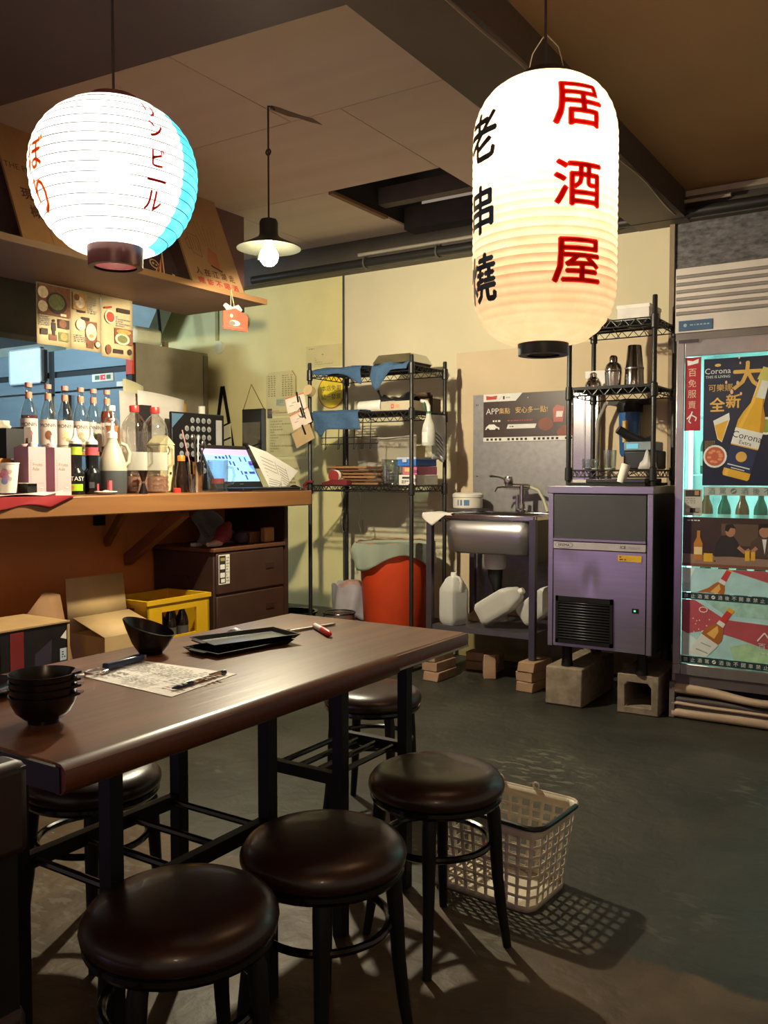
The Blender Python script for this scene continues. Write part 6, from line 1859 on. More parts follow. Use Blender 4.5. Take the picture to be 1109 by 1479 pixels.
# solid-ended block and hollow block
bl = B().taper((0.098, 0.25), (0.096, 0.248), 0.0, 0.195)
o = link('breeze_block', bl, block_m, None, bevel=0.008)
o.location = (-1.625, 4.435, 0.001)
tag(o, 'solid-ended breeze block under the ice machine on the sink side', 'block', 'breeze blocks under the ice machine')
bl = B()
outer = [(-0.1, 0), (0.1, 0), (0.1, 0.195), (-0.1, 0.195)]
inner = [(-0.064, 0.035), (0.064, 0.035), (0.064, 0.135), (0.045, 0.155), (-0.045, 0.155), (-0.064, 0.135)]
nI = len(inner)
vs = [(x, -0.25, z) for x, z in outer] + [(x, -0.25, z) for x, z in inner] + [(x, 0.25, z) for x, z in outer] + [(x, 0.25, z) for x, z in inner]
k = 4 + nI
fs = [(0, 1, 5, 4), (1, 2, 7, 6), (1, 6, 5), (2, 8, 7), (2, 3, 9, 8), (3, 0, 4, 9)]
fs = [(0, 1, 5, 4), (1, 6, 5), (1, 2, 7, 6), (2, 3, 8, 7), (3, 9, 8), (3, 0, 4, 9)]
fs += [tuple(k + i for i in q[::-1]) for q in fs]
fs += [(i, k + i, k + (i + 1) % 4, (i + 1) % 4) for i in range(4)]
fs += [(4 + i, 4 + (i + 1) % nI, k + 4 + (i + 1) % nI, k + 4 + i) for i in range(nI)]
bl.add(vs, fs)
o = link('breeze_block', bl, block_m, None, bevel=0.005)
o.location = (-1.268, 4.475, 0.001)
o.rotation_euler = (0, 0, 0.03)
tag(o, 'hollow breeze block with a square opening under the ice machine', 'block', 'breeze blocks under the ice machine')

QX0, QX1, QY0, QY1 = -1.652, -1.222, 4.30, 4.66
rack('small_wire_rack', 'smaller black wire rack standing on top of the ice machine', QX0, QX1, QY0, QY1, IZ1 + 0.001, 2.035, (1.93, 1.60, 1.19), 0.0125, 18)
mt = T('rubber_mat', 'black rubber mat under the cocktail shakers on the small rack', 'mat', (-1.44, 4.48, 1.603))
mt.part('mat', B().box((QX0 + 0.015, QY0 + 0.004, 1.603), (QX1 - 0.015, QY1 - 0.01, 1.611)), black)
mt.part('lip', B().box((QX0 + 0.015, QY0 - 0.004, 1.596), (QX1 - 0.015, QY0 + 0.004, 1.611)), black)
pol = MATS['steel_polished']
s1 = T('cocktail_shaker', 'lowest of three steel cocktail shakers, a squat one with a domed cap', 'shaker', (-1.575, 4.44, 1.612), 0, 'cocktail shakers', local=True)
s1.part('body', B().lathe([(0, 0), (0.040, 0), (0.042, 0.02), (0.038, 0.035), (0.03, 0.042), (0, 0.042)], 26), pol)
s1.part('cap', B().lathe([(0.031, 0.04), (0.03, 0.05), (0.022, 0.058), (0.018, 0.062), (0.018, 0.078), (0.012, 0.084), (0, 0.085)], 22), pol)
s2 = T('cocktail_shaker', 'middle steel cocktail shaker with a round-shouldered cap', 'shaker', (-1.47, 4.44, 1.612), 0, 'cocktail shakers', local=True)
s2.part('body', B().lathe([(0, 0), (0.038, 0), (0.044, 0.075), (0.044, 0.082), (0.040, 0.09), (0, 0.09)], 28), pol)
s2.part('strainer', B().lathe([(0.0435, 0.086), (0.044, 0.095), (0.036, 0.118), (0.022, 0.13), (0, 0.13)], 28), pol)
s2.part('cap', B().lathe([(0.021, 0.128), (0.021, 0.155), (0.014, 0.164), (0, 0.165)], 22), pol)
s3 = T('boston_shaker', 'tallest steel shaker of the three, an upturned dark tapered tin', 'shaker', (-1.365, 4.45, 1.612), 0, 'cocktail shakers', local=True)
s3.part('tin', B().lathe([(0, 0), (0.048, 0), (0.049, 0.012), (0.046, 0.09), (0.0445, 0.094), (0.034, 0.205), (0.031, 0.209), (0, 0.209)], 32), M('steel_smoky', '#8d8782', 0.18, 1.0))
s3.part('seam_ring', B().lathe([(0.0475, 0.088), (0.0478, 0.092), (0.0475, 0.096)], 30, closed=False), steel_d)
w_ = T('white_carton', 'small white carton lying behind the squat shaker', 'box', (-1.60, 4.57, 1.612))
w_.part('box', B().box((-1.645, 4.53, 1.612), (-1.50, 4.63, 1.695)), M('carton_white', '#cbc4c0', 0.55), bevel=0.002)
w_.part('flap', B().box((-1.65, 4.528, 1.68), (-1.50, 4.532, 1.715)), MATS['carton_white'])
w_ = T('paper_towel_box', 'long white box on top of the small rack', 'box', (-1.35, 4.46, 1.934))
w_.part('box', B().box((-1.43, 4.37, 1.9335), (-1.27, 4.57, 2.005)), MATS['carton_white'], bevel=0.002)
w_.part('lid', B().box((-1.433, 4.367, 1.995), (-1.267, 4.573, 2.012)), M('carton_lid', '#d8d2cc', 0.55))
bgx = T('black_bundle', 'black bundle lying on top of the small rack beside the white box', 'bundle', (-1.55, 4.48, 1.934))
bgx.part('bundle', B().grid(lambda u, v: (-1.64 + 0.19 * u, 4.35 + 0.26 * v, 1.935 + 0.05 * math.sin(PI * u) * math.sin(PI * v) * (0.8 + 0.2 * math.sin(9 * u))), 12, 12), MATS['bag_black'], solid=0.003)
bgx.part('cord', B().tube([(-1.62, 4.36, 1.945), (-1.55, 4.47, 1.992), (-1.47, 4.58, 1.945)], 0.004, 6), black)
# bottom shelf: glasses and a small white tube
for i, (x, y, h, r, lab) in enumerate(((-1.60, 4.42, 0.055, 0.024, 'short clear shot glass nearest the rack post, on the small rack'), (-1.545, 4.40, 0.055, 0.022, 'short clear shot glass beside the taller tumbler, on the small rack'), (-1.475, 4.42, 0.10, 0.033, 'taller clear tumbler on the lowest shelf of the small rack'))):
    bottle('drinking_glass', lab, 'glass', x, y, 1.194, [('glass_body', [(0, 0), (r * 0.85, 0), (r * 0.9, 0.004), (r, h), (r * 0.92, h), (r * 0.8, 0.012), (0, 0.01)], clear_g), ('base', [(0, 0.001), (r * 0.84, 0.001), (r * 0.84, 0.008), (0, 0.008)], M('glass_base', '#c9c4be', 0.2))], 'glasses on the small rack', 20)
tbx = T('paper_roll', 'small white paper roll leaning on the lowest shelf edge of the small rack', 'roll', (-1.36, 4.32, 1.194))
tbx.part('roll', B().cyl((-1.375, 4.285, 1.13), (-1.35, 4.29, 1.22), 0.022, n=14), paper)
tbx.part('end', B().cyl((-1.351, 4.29, 1.218), (-1.349, 4.29, 1.226), 0.009, n=10), ink_dark)
gr = T('coffee_grinder', 'grey and black machine with a slanting black arm on the small rack', 'machine', (-1.33, 4.52, 1.194))
gr.part('body', B().box((-1.42, 4.46, 1.195), (-1.245, 4.62, 1.29)), M('machine_black', '#1b1c20', 0.4), bevel=0.008)
gr.part('pale_lid', B().box((-1.415, 4.45, 1.29), (-1.255, 4.60, 1.335)), M('machine_grey', '#7f8b93', 0.4), bevel=0.006)
gr.part('arm', B().tube([(-1.44, 4.43, 1.40), (-1.40, 4.46, 1.37), (-1.33, 4.50, 1.33), (-1.28, 4.52, 1.34)], [0.022, 0.024, 0.03, 0.035], 12), MATS['machine_black'])
gr.part('blue_panel', B().box((-1.40, 4.447, 1.30), (-1.34, 4.451, 1.325)), glow('panel_cyan', '#59a7c4', 0.5))
wbg = T('white_bag', 'crumpled white bag beside the grey machine on the small rack', 'bag', (-1.26, 4.38, 1.194))
wbg.part('bag', B().grid(lambda u, v: (-1.305 + 0.075 * u, 4.33 + 0.09 * v, 1.196 + 0.10 * (math.sin(PI * u) * math.sin(PI * v)) ** 0.6 * (0.8 + 0.2 * math.sin(11 * u + 7 * v))), 12, 12), M('bag_white', '#b9b3b0', 0.5), solid=0.002)
dt = T('drip_tray', 'black tray with a pale paper lining between the rack and the ice machine', 'tray', (-1.44, 4.4, IZ1 + 0.002))
dt.part('tray', B().box((QX0 + 0.02, QY0 - 0.06, IZ1 + 0.001), (QX1 - 0.02, QY1 - 0.02, IZ1 + 0.014)), black)
dt.part('inner_tray', B().box((-1.55, 4.27, IZ1 + 0.014), (-1.25, 4.56, IZ1 + 0.035)), M('tray_grey', '#2f2d30', 0.35), bevel=0.004)
dt.part('lining', B().box((-1.64, 4.30, IZ1 + 0.0145), (-1.555, 4.50, IZ1 + 0.03)), M('lining', '#c4bdb9', 0.5))

# ------------------------------------------------------------------ bottle cooler
FX0, FX1, FY = -1.117, 0.12, 4.28
fr_steel = M('cooler_steel', '#b5adab', 0.28, 0.85, var=0.06, scale=20)
fr_white = M('cooler_white', '#c9bfb8', 0.5, var=0.05)
cl = T('bottle_cooler', 'glass-door bottle cooler lit cyan inside and covered with beer posters', 'cooler', (-0.5, 4.65, 0))
b = B()
b.box((FX0, FY + 0.02, 0.16), (FX0 + 0.035, 5.0, 2.13)).box((FX1 - 0.035, FY + 0.02, 0.16), (FX1, 5.0, 2.13)).box((FX0 + 0.035, 4.96, 0.16), (FX1 - 0.035, 5.0, 2.13))
b.box((FX0 + 0.035, FY + 0.02, 0.16), (FX1 - 0.035, 4.96, 0.20)).box((FX0 + 0.035, FY + 0.02, 1.80), (FX1 - 0.035, 4.96, 2.13))
cl.part('cabinet', b, M('cooler_body', '#a49a92', 0.5))
b = B().box((FX0 + 0.036, 4.93, 0.2), (FX1 - 0.036, 4.958, 1.8)).box((FX0 + 0.036, FY + 0.06, 0.2), (FX0 + 0.04, 4.93, 1.8)).box((FX1 - 0.04, FY + 0.06, 0.2), (FX1 - 0.036, 4.93, 1.8))
b.box((FX0 + 0.04, FY + 0.06, 0.201), (FX1 - 0.04, 4.93, 0.206)).box((FX0 + 0.04, FY + 0.06, 1.794), (FX1 - 0.04, 4.93, 1.799))
cl.part('liner', b, M('cooler_liner', '#d4e6e4', 0.5, var=0.03))
DX1 = -0.515
b = B().box((FX0 + 0.008, FY - 0.01, 0.262), (FX0 + 0.045, FY + 0.02, 1.80)).box((DX1 - 0.04, FY - 0.01, 0.262), (DX1, FY + 0.02, 1.80)).box((FX0 + 0.045, FY - 0.01, 1.722), (DX1 - 0.04, FY + 0.02, 1.80)).box((FX0 + 0.045, FY - 0.01, 0.215), (DX1 - 0.04, FY + 0.02, 0.268))
b.box((FX0 + 0.008, FY - 0.01, 0.215), (FX0 + 0.045, FY + 0.02, 0.262)).box((DX1 - 0.04, FY - 0.01, 0.215), (DX1, FY + 0.02, 0.262))
cl.part('door_frame', b, fr_steel, bevel=0.003)
b = B().box((DX1 + 0.01, FY - 0.01, 0.215), (DX1 + 0.05, FY + 0.02, 1.80)).box((FX1 - 0.045, FY - 0.01, 0.215), (FX1 - 0.008, FY + 0.02, 1.80)).box((DX1 + 0.05, FY - 0.01, 1.722), (FX1 - 0.045, FY + 0.02, 1.80)).box((DX1 + 0.05, FY - 0.01, 0.215), (FX1 - 0.045, FY + 0.02, 0.268))
cl.part('door_frame', b, fr_steel, bevel=0.003)
gl = glass('cooler_glass', '#e4f2f0', 0.93)
cl.part('pane', B().box((FX0 + 0.045, FY + 0.002, 0.268), (DX1 - 0.04, FY + 0.006, 1.722)), gl)
cl.part('pane', B().box((DX1 + 0.05, FY + 0.002, 0.268), (FX1 - 0.045, FY + 0.006, 1.722)), gl)
cl.part('header', B().box((FX0, FY + 0.0, 1.80), (FX1, FY + 0.02, 1.835)), M('header_grey', '#6d6460', 0.45))
hb_ = B()
cl.part('sign_panel', B().box((FX0, FY - 0.012, 1.835), (FX1, FY + 0.02, 2.135)), fr_white)
for k in range(6):
    z = 1.925 + 0.034 * k
    cl.part('rib', B().cyl((FX0 + 0.004, FY - 0.012, z), (FX1 - 0.004, FY - 0.012, z), 0.009, n=10), M('rib_grey', '#8c8480', 0.45))
cl.part('badge', B().box((-1.10, FY - 0.0165, 1.842), (-0.948, FY - 0.012, 1.89)), M('badge_blue', '#3c5878', 0.4))
p = Print((-1.10, FY - 0.0165, 1.842), (1, 0, 0), (0, 0, 1))
p.rows(0.095, 0.026, 0.09, 0.012, 1, M('badge_pale', '#8fa6ba', 0.5)).disc(0.03, 0.026, 0.008, MATS['badge_pale'])
cl.part('badge_print', p.b)
cl.part('hinge', B().box((FX0 + 0.02, FY - 0.022, 1.785), (FX0 + 0.11, FY - 0.005, 1.80)), MATS['chrome'])
# battered kick panel
kp = M('kick_paint', '#b39a84', 0.5, var=0.1)
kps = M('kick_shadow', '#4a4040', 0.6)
cl.part('plinth', B().box((FX0 + 0.02, FY + 0.03, 0.0), (FX1, 4.95, 0.2)), black)
cl.part('base_rail', B().box((FX0 + 0.02, FY, 0.165), (FX1, FY + 0.025, 0.212)), M('rail_grey', '#6a6062', 0.4, 0.5))
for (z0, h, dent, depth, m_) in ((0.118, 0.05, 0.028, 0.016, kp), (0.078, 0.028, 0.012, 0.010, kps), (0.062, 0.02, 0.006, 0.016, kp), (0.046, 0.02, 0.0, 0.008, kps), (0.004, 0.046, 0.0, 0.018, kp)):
    def fnk(u, v, z0=z0, h=h, dent=dent, depth=depth):
        x = FX0 + 0.008 + (FX1 - FX0 - 0.01) * u
        sag = dent * math.exp(-((u - 0.33) / 0.13) ** 2) + 0.003 * math.sin(17 * u + z0 * 90)
        return (x, FY + 0.005 - depth * math.sin(PI * min(1, max(0, v))) ** 0.5 - 0.02 * (dent > 0.02) * math.exp(-((u - 0.35) / 0.12) ** 2), z0 + h * v - sag * (0.4 + 0.6 * v))
    cl.part('kick_strip', B().grid(fnk, 40, 6), m_, solid=0.003)
cl.part('corner_bracket', B().box((FX0 - 0.004, FY - 0.012, 0.004), (FX0 + 0.02, FY + 0.03, 0.175)), M('bracket_grey', '#6d6460', 0.5))
# shelves inside and lights
for z in (0.55, 0.86, 1.165, 1.45):
    b = B()
    for i in range(12):
        y = FY + 0.10 + i * 0.045
        b.cyl((FX0 + 0.042, y, z), (FX1 - 0.042, y, z), 0.003, n=5)
    cl.part('wire_shelf', b, M('shelf_white', '#d5dede', 0.4))
tube_m = glow('cooler_tube', '#b8fff2', 7.0)
cl.part('light_tube', B().cyl((FX0 + 0.065, FY + 0.05, 0.30), (FX0 + 0.065, FY + 0.05, 1.70), 0.010, n=10), tube_m)
cl.part('light_tube', B().cyl((FX0 + 0.10, FY + 0.05, 1.735), (FX1 - 0.08, FY + 0.05, 1.735), 0.009, n=10), tube_m)
lamp('cooler_light', 'AREA', (-0.55, 4.40, 1.77), 10.0, (0.62, 1.0, 0.95), 1.1, 0.12, (-0.55, 4.60, 0.3))
lamp('cooler_light_low', 'AREA', (-1.04, 4.62, 0.9), 4.5, (0.62, 1.0, 0.95), 0.12, 1.3, (-0.2, 4.65, 0.9))
# bottles inside on the shelves
green_b, amber_b = M('beer_green', '#2f6b4d', 0.15), M('beer_amber', '#8a4a1c', 0.15)
ref = None
n_b = 0
for si, z in enumerate((0.206, 0.553, 0.863, 1.168)):
    for i in range(5):
        x = -1.01 + 0.083 * i
        n_b += 1
        nm = 'green' if (i + si) % 2 else 'amber'
        lab = nm + ' beer bottle inside the cooler, ' + ['floor', 'second lowest shelf', 'middle shelf', 'top stocked shelf'][si] + ', ' + ['first', 'second', 'third', 'fourth', 'fifth'][i] + ' from the light tube'
        if ref is None:
            ref = {}
        if nm not in ref:
            t_ = T('beer_bottle', lab, 'bottle', (x, 4.48, z + 0.004), 0, 'bottles inside the cooler', local=True)
            t_.part('bottle_body', B().lathe([(0, 0), (0.03, 0), (0.032, 0.005), (0.032, 0.13), (0.028, 0.15), (0.014, 0.185), (0.013, 0.235), (0, 0.236)], 18, closed=False), green_b if nm == 'green' else amber_b)
            t_.part('label', B().lathe([(0.0324, 0.04), (0.0324, 0.11)], 18, closed=False), M('beer_label', '#d8d8cc', 0.5))
            t_.part('cap', B().lathe([(0.0145, 0.23), (0.0145, 0.242), (0, 0.243)], 12, closed=False), MATS['steel_satin'])
            ref[nm] = t_.o
        else:
            dup(ref[nm], (x, 4.48, z + 0.004), 0, lab, 'bottles inside the cooler')


def poster(name, label, x0, x1, z0, z1, mat, y=FY - 0.0005):
    th = T(name, label, 'poster', ((x0 + x1) / 2, y, z0))
    th.part('sheet', B().box((x0, y - 0.0012, z0), (x1, y + 0.0006, z1)), mat)
    return th, Print((x0, y - 0.0012, z0), (1, 0, 0), (0, 0, 1))


gold = M('print_gold', '#d0a652', 0.45)
whi = M('print_white', '#d9dedc', 0.5)
nvy = M('poster_navy', '#161d33', 0.3, var=0.1)
yel = M('print_beer', '#d9a92e', 0.4)
pale_b = M('print_palebottle', '#e2bb48', 0.4)
th, p = poster('red_poster', 'narrow red poster with vertical characters on the cooler door', FX0 + 0.046, -0.998, 1.375, 1.718, M('poster_red', '#a3222c', 0.3, var=0.15))
p.poly([(0.012, 0.305), (0.06, 0.315), (0.062, 0.335), (0.035, 0.325), (0.01, 0.33)], whi)
for i, ch in enumerate('百免服賣'):
    p.text(ch, 0.034, 0.272 - 0.05 * i, 0.036, M('print_palegold', '#d8bfa0', 0.5))
p.line([(0.012, 0.055), (0.03, 0.075), (0.036, 0.09)], 0.006, whi).line([(0.03, 0.075), (0.055, 0.06), (0.05, 0.045)], 0.005, whi).line([(0.03, 0.072), (0.02, 0.045), (0.03, 0.035)], 0.005, whi)
th.part('printed_text', p.b)
th, p = poster('navy_poster', 'navy poster of a big clear beer bottle with gold characters on the cooler door', -0.985, -0.565, 1.118, 1.705, nvy)
p.text('Corona', 0.062, 0.530, 0.026, whi, MID).text('THIS IS LIVING', 0.062, 0.503, 0.012, whi, MID).disc(0.062, 0.556, 0.014, gold, 0.007)
p.text('可樂娜', 0.075, 0.452, 0.034, gold, MID)
p.text('大', 0.192, 0.502, 0.125, gold, BOLD)
p.text('全', 0.062, 0.375, 0.062, gold, BOLD).text('新', 0.132, 0.388, 0.062, gold, BOLD)
# beer glass
p.poly([(0.045, 0.30), (0.115, 0.335), (0.118, 0.305), (0.085, 0.20), (0.065, 0.215)], whi).poly([(0.052, 0.278), (0.112, 0.302), (0.085, 0.203), (0.067, 0.217)], yel)
# snack bowl
p.disc(0.055, 0.135, 0.053, whi).disc(0.055, 0.135, 0.044, M('print_snack', '#b5563a', 0.5))
for q in range(9):
    p.disc(0.055 + 0.026 * math.cos(q * 2.4), 0.135 + 0.026 * math.sin(q * 2.4), 0.010, M('print_snack2', '#d08a62', 0.5), 0.006)
p.disc(0.275, 0.27, 0.04, whi).disc(0.275, 0.27, 0.03, M('print_limeleaf', '#7d9a3c', 0.5))
# bottle, leaning; bottle frame: along its axis
bx_, bz_, an = 0.145, 0.035, math.radians(75)
ax = Vector((math.cos(an), math.sin(an)))
nx_ = Vector((-ax.y, ax.x))


def bp_(s_, t_):
    v = Vector((bx_, bz_)) + ax * s_ + nx_ * t_
    return (v.x, v.y)


p.poly([bp_(0, 0.055), bp_(0, -0.055), bp_(0.01, -0.06), bp_(0.26, -0.06), bp_(0.30, -0.048), bp_(0.345, -0.028), bp_(0.46, -0.022), bp_(0.46, 0.022), bp_(0.345, 0.028), bp_(0.30, 0.048), bp_(0.26, 0.06), bp_(0.01, 0.06)], yel)
p.poly([bp_(0.375, 0.0255), bp_(0.375, -0.0255), bp_(0.46, -0.021), bp_(0.46, 0.021)], whi)
p.poly([bp_(0.15, 0.061), bp_(0.15, -0.061), bp_(0.225, -0.061), bp_(0.225, 0.061)], whi)
p.poly([bp_(0.035, 0.06), bp_(0.035, -0.06), bp_(0.145, -0.06), bp_(0.145, 0.06)], M('print_navy', '#1c2c52', 0.4))
p.disc(*bp_(0.10, 0.0), 0.024, gold)
p.line([bp_(0.055, 0.05), bp_(0.055, -0.05)], 0.005, whi).line([bp_(0.042, 0.03), bp_(0.042, -0.03)], 0.004, whi)
p.poly([bp_(0.225, 0.052), bp_(0.225, 0.036), bp_(0.345, 0.014), bp_(0.455, 0.010), bp_(0.455, 0.018), bp_(0.35, 0.024)], pale_b).poly([bp_(0.0, 0.05), bp_(0.0, 0.036), bp_(0.034, 0.036), bp_(0.034, 0.052)], pale_b).poly([bp_(0.225, -0.06), bp_(0.225, -0.046), bp_(0.33, -0.026), bp_(0.375, -0.018), bp_(0.375, -0.024), bp_(0.345, -0.028), bp_(0.30, -0.048), bp_(0.26, -0.06)], M('print_beerdeep', '#b8841f', 0.4))
k_ = p._z() @ Matrix.Translation((*bp_(0.195, 0.0), 0)) @ Matrix.Rotation(an - PI / 2, 4, 'Z')
p.b.use(nvy).text('Corona', MID, 0.030, k_)
k_ = p._z() @ Matrix.Translation((*bp_(0.165, 0.0), 0)) @ Matrix.Rotation(an - PI / 2, 4, 'Z')
p.b.use(nvy).text('Extra', MID, 0.018, k_)
p.poly([bp_(0.455, 0.03), bp_(0.455, -0.025), bp_(0.51, -0.03), bp_(0.515, 0.02)], M('print_lime', '#c6c46a', 0.5))
for (x, z, r) in ((0.15, 0.47, 0.006), (0.125, 0.43, 0.007), (0.10, 0.475, 0.005), (0.165, 0.42, 0.005), (0.16, 0.56, 0.004), (0.155, 0.585, 0.004)):
    p.disc(x, z, r, M('print_peach', '#e0b09a', 0.4), r * 1.6, 8)
for i in range(6):
    for j in range(5):
        if i + j < 7:
            p.disc(0.012 + 0.008 * i, 0.205 - 0.008 * j, 0.0022, gold, n=6)
th.part('printed_picture', p.b)


def strip(label, x0, x1, z0, z1, mat, inkm, size, txt):
    th, p = poster('notice_strip', label, x0, x1, z0, z1, mat)
    n = len(txt)
    pitch = size * 1.62
    x = size * 1.1
    for ch in txt:
        if x > (x1 - x0) - size:
            break
        if ch == '*':
            p.disc(x, (z1 - z0) / 2, size * 0.45, inkm).line([(x - size * .3, (z1 - z0) / 2 - size * .2), (x + size * .3, (z1 - z0) / 2 + size * .2)], size * 0.18, mat)
        else:
            p.text(ch, x, (z1 - z0) / 2, size, inkm)
        x += pitch
    th.part('printed_text', p.b)


strip('pale strip with grey drink-driving warning characters below the navy poster', -0.975, -0.565, 1.072, 1.112, M('strip_pale', '#a9b5b2', 0.4), M('strip_ink', '#5f6f72', 0.5), 0.030, '酒駕*酒後不開車酒駕*酒')
th, p = poster('notice_sheet', 'small black and white printed notice at the cooler door edge', FX0 + 0.048, -0.985, 0.975, 1.10, M('notice_grey', '#b5b4ac', 0.5))
p.rect(0.042, 0.105, 0.07, 0.03, ink_dark).rect(0.06, 0.107, 0.02, 0.02, M('notice_brown', '#a07a62', 0.5)).rows(0.03, 0.07, 0.05, 0.03, 3, ink).rect(0.05, 0.025, 0.04, 0.022, ink_dark).disc(0.02, 0.025, 0.009, whi).rect(0.065, 0.028, 0.02, 0.02, ink)
th.part('printed_text', p.b)
# brown poster with two diners
brn = M('poster_brown', '#3b2b26', 0.35, var=0.2, scale=6)
th, p = poster('brown_poster', 'wide dim brown poster of two seated drinkers on the cooler door', FX0 + 0.046, -0.565, 0.735, 0.968, brn)
skin = M('print_skin', '#a87a5e', 0.5)
suit = M('print_suit', '#241f22', 0.5)
suit2 = M('print_suit_brown', '#4a3a34', 0.5)
tbl = M('print_table', '#8a7266', 0.5)
hair = M('print_hair', '#15110f', 0.5)
p.rect(0.255, 0.155, 0.16, 0.10, M('print_window', '#5a463a', 0.5)).rect(0.435, 0.165, 0.12, 0.12, MATS['print_window'])
p.poly([(0.0, 0.0), (0.505, 0.0), (0.505, 0.045), (0.0, 0.06)], tbl)
p.poly([(0.145, 0.05), (0.15, 0.11), (0.175, 0.15), (0.225, 0.155), (0.25, 0.12), (0.265, 0.085), (0.245, 0.055)], suit).disc(0.215, 0.172, 0.022, skin, 0.027).poly([(0.19, 0.175), (0.195, 0.202), (0.225, 0.205), (0.238, 0.185), (0.215, 0.187), (0.205, 0.168)], hair)
p.poly([(0.30, 0.055), (0.305, 0.125), (0.335, 0.15), (0.39, 0.15), (0.425, 0.12), (0.43, 0.055)], suit2).poly([(0.352, 0.14), (0.372, 0.14), (0.364, 0.07)], whi).disc(0.362, 0.175, 0.023, skin, 0.028).poly([(0.335, 0.178), (0.34, 0.21), (0.38, 0.212), (0.392, 0.182), (0.378, 0.192), (0.35, 0.192)], hair)
p.line([(0.25, 0.10), (0.28, 0.075), (0.30, 0.09)], 0.016, skin).line([(0.33, 0.10), (0.31, 0.08)], 0.016, skin)
p.rect(0.29, 0.06, 0.02, 0.045, yel).rect(0.315, 0.06, 0.018, 0.04, yel)
p.poly([(0.052, 0.03), (0.092, 0.03), (0.092, 0.11), (0.080, 0.14), (0.080, 0.17), (0.066, 0.17), (0.066, 0.14), (0.052, 0.11)], M('print_amber', '#b0742c', 0.4)).rect(0.072, 0.075, 0.036, 0.035, M('print_labelcream', '#d9c595', 0.5)).rect(0.118, 0.045, 0.04, 0.04, yel)
p.rows(0.20, 0.03, 0.11, 0.014, 1, ink_dark).rows(0.05, 0.218, 0.06, 0.01, 1, whi).rect(0.252, 0.009, 0.505, 0.012, M('print_rust', '#7a4a34', 0.5))
th.part('printed_picture', p.b)
# red beer posters
redp_ = M('poster_rose', '#b0525c', 0.3, var=0.12)
ice = M('print_ice', '#a9d4dc', 0.4, var=0.12, scale=14)


def beer_art(p, w, h, cx, cz, an, L):
    ax = Vector((math.cos(an), math.sin(an)))
    n = Vector((-ax.y, ax.x))
    def q(s_, t_):
        v = Vector((cx, cz)) + ax * s_ * L + n * t_ * L
        return (min(w, max(0, v.x)), min(h, max(0, v.y)))
    p.poly([q(0, .17), q(0, -.17), q(.5, -.17), q(.62, -.12), q(.72, -.06), q(1, -.05), q(1, .05), q(.72, .06), q(.62, .12), q(.5, .17)], M('print_beerbrown', '#a8642a', 0.4))
    p.poly([q(.45, .10), q(.45, -.05), q(.6, -.04), q(.68, .03)], M('print_beerglow', '#e0b060', 0.4))
    p.poly([q(0.0, .172), q(0.0, -.172), q(.40, -.172), q(.40, .172)], whi)
    p.line([q(.12, .1), q(.17, -.1)], 0.006, M('print_silver', '#8fa3a8', 0.4)).line([q(.26, .09), q(.3, -.08)], 0.005, MATS['print_silver'])
    p.poly([q(.78, .055), q(.78, -.055), q(1.0, -.05), q(1.0, .05)], M('print_redneck', '#c23a3c', 0.4))
    p.poly([q(.70, .065), q(.70, -.065), q(.78, -.058), q(.78, .058)], whi)
    p.poly([q(.99, .055), q(.99, -.055), q(1.06, -.06), q(1.06, .06)], yel)


th, p = poster('ice_poster', 'rose and ice-blue beer poster strip just under the brown poster', FX0 + 0.046, -0.565, 0.612, 0.728, ice)
p.poly([(0.20, 0.116), (0.505, 0.03), (0.505, 0.116)], redp_).poly([(0.0, 0.05), (0.03, 0.04), (0.06, 0.116), (0.0, 0.116)], M('print_icepale', '#cfe8ec', 0.4))
beer_art(p, 0.505, 0.116, 0.10, -0.10, math.radians(62), 0.24)
th.part('printed_picture', p.b)
strip('dark strip with drink-driving warning characters under the ice poster', FX0 + 0.046, -0.565, 0.578, 0.610, M('strip_dark', '#22383a', 0.4), whi, 0.019, '禁止酒駕*酒後不開車禁止酒駕*')
th, p = poster('rose_poster', 'large rose poster with a tilted brown beer bottle low on the cooler door', FX0 + 0.046, -0.565, 0.308, 0.576, ice)
p.poly([(0.0, 0.10), (0.0, 0.268), (0.06, 0.268), (0.20, 0.185), (0.505, 0.17), (0.505, 0.03), (0.26, 0.10), (0.13, 0.13)], redp_)
p.poly([(0.0, 0.0), (0.12, 0.0), (0.10, 0.06), (0.04, 0.10), (0.0, 0.12)], MATS['print_icepale']).poly([(0.24, 0.0), (0.505, 0.0), (0.505, 0.03), (0.30, 0.085), (0.22, 0.06)], M('print_icegreen', '#a8d0a8', 0.4, var=0.2, scale=20))
p.poly([(0.10, 0.268), (0.505, 0.268), (0.505, 0.20), (0.20, 0.205)], M('print_icegreen2', '#9cc8c0', 0.4, var=0.25, scale=24))
for i in range(14):
    p.disc(0.06 + 0.02 * math.cos(i * 2.1) + 0.004 * i, 0.13 + 0.05 * math.sin(i * 1.7), 0.003, whi, n=6)
beer_art(p, 0.505, 0.268, 0.075, -0.005, math.radians(58), 0.27)
p.disc(0.10, 0.225, 0.02, whi, 0.014).disc(0.10, 0.225, 0.016, M('print_redcap', '#c23a3c', 0.4), 0.010)
p.line([(0.34, 0.10), (0.37, 0.14), (0.40, 0.10)], 0.006, whi).text('百', 0.36, 0.075, 0.03, whi).rows(0.37, 0.045, 0.05, 0.012, 1, whi)
th.part('printed_picture', p.b)
strip('dark strip with drink-driving warning characters at the bottom of the cooler door', FX0 + 0.046, -0.565, 0.272, 0.306, MATS['strip_dark'], whi, 0.020, '禁止酒駕*酒後不開車禁止酒駕*')

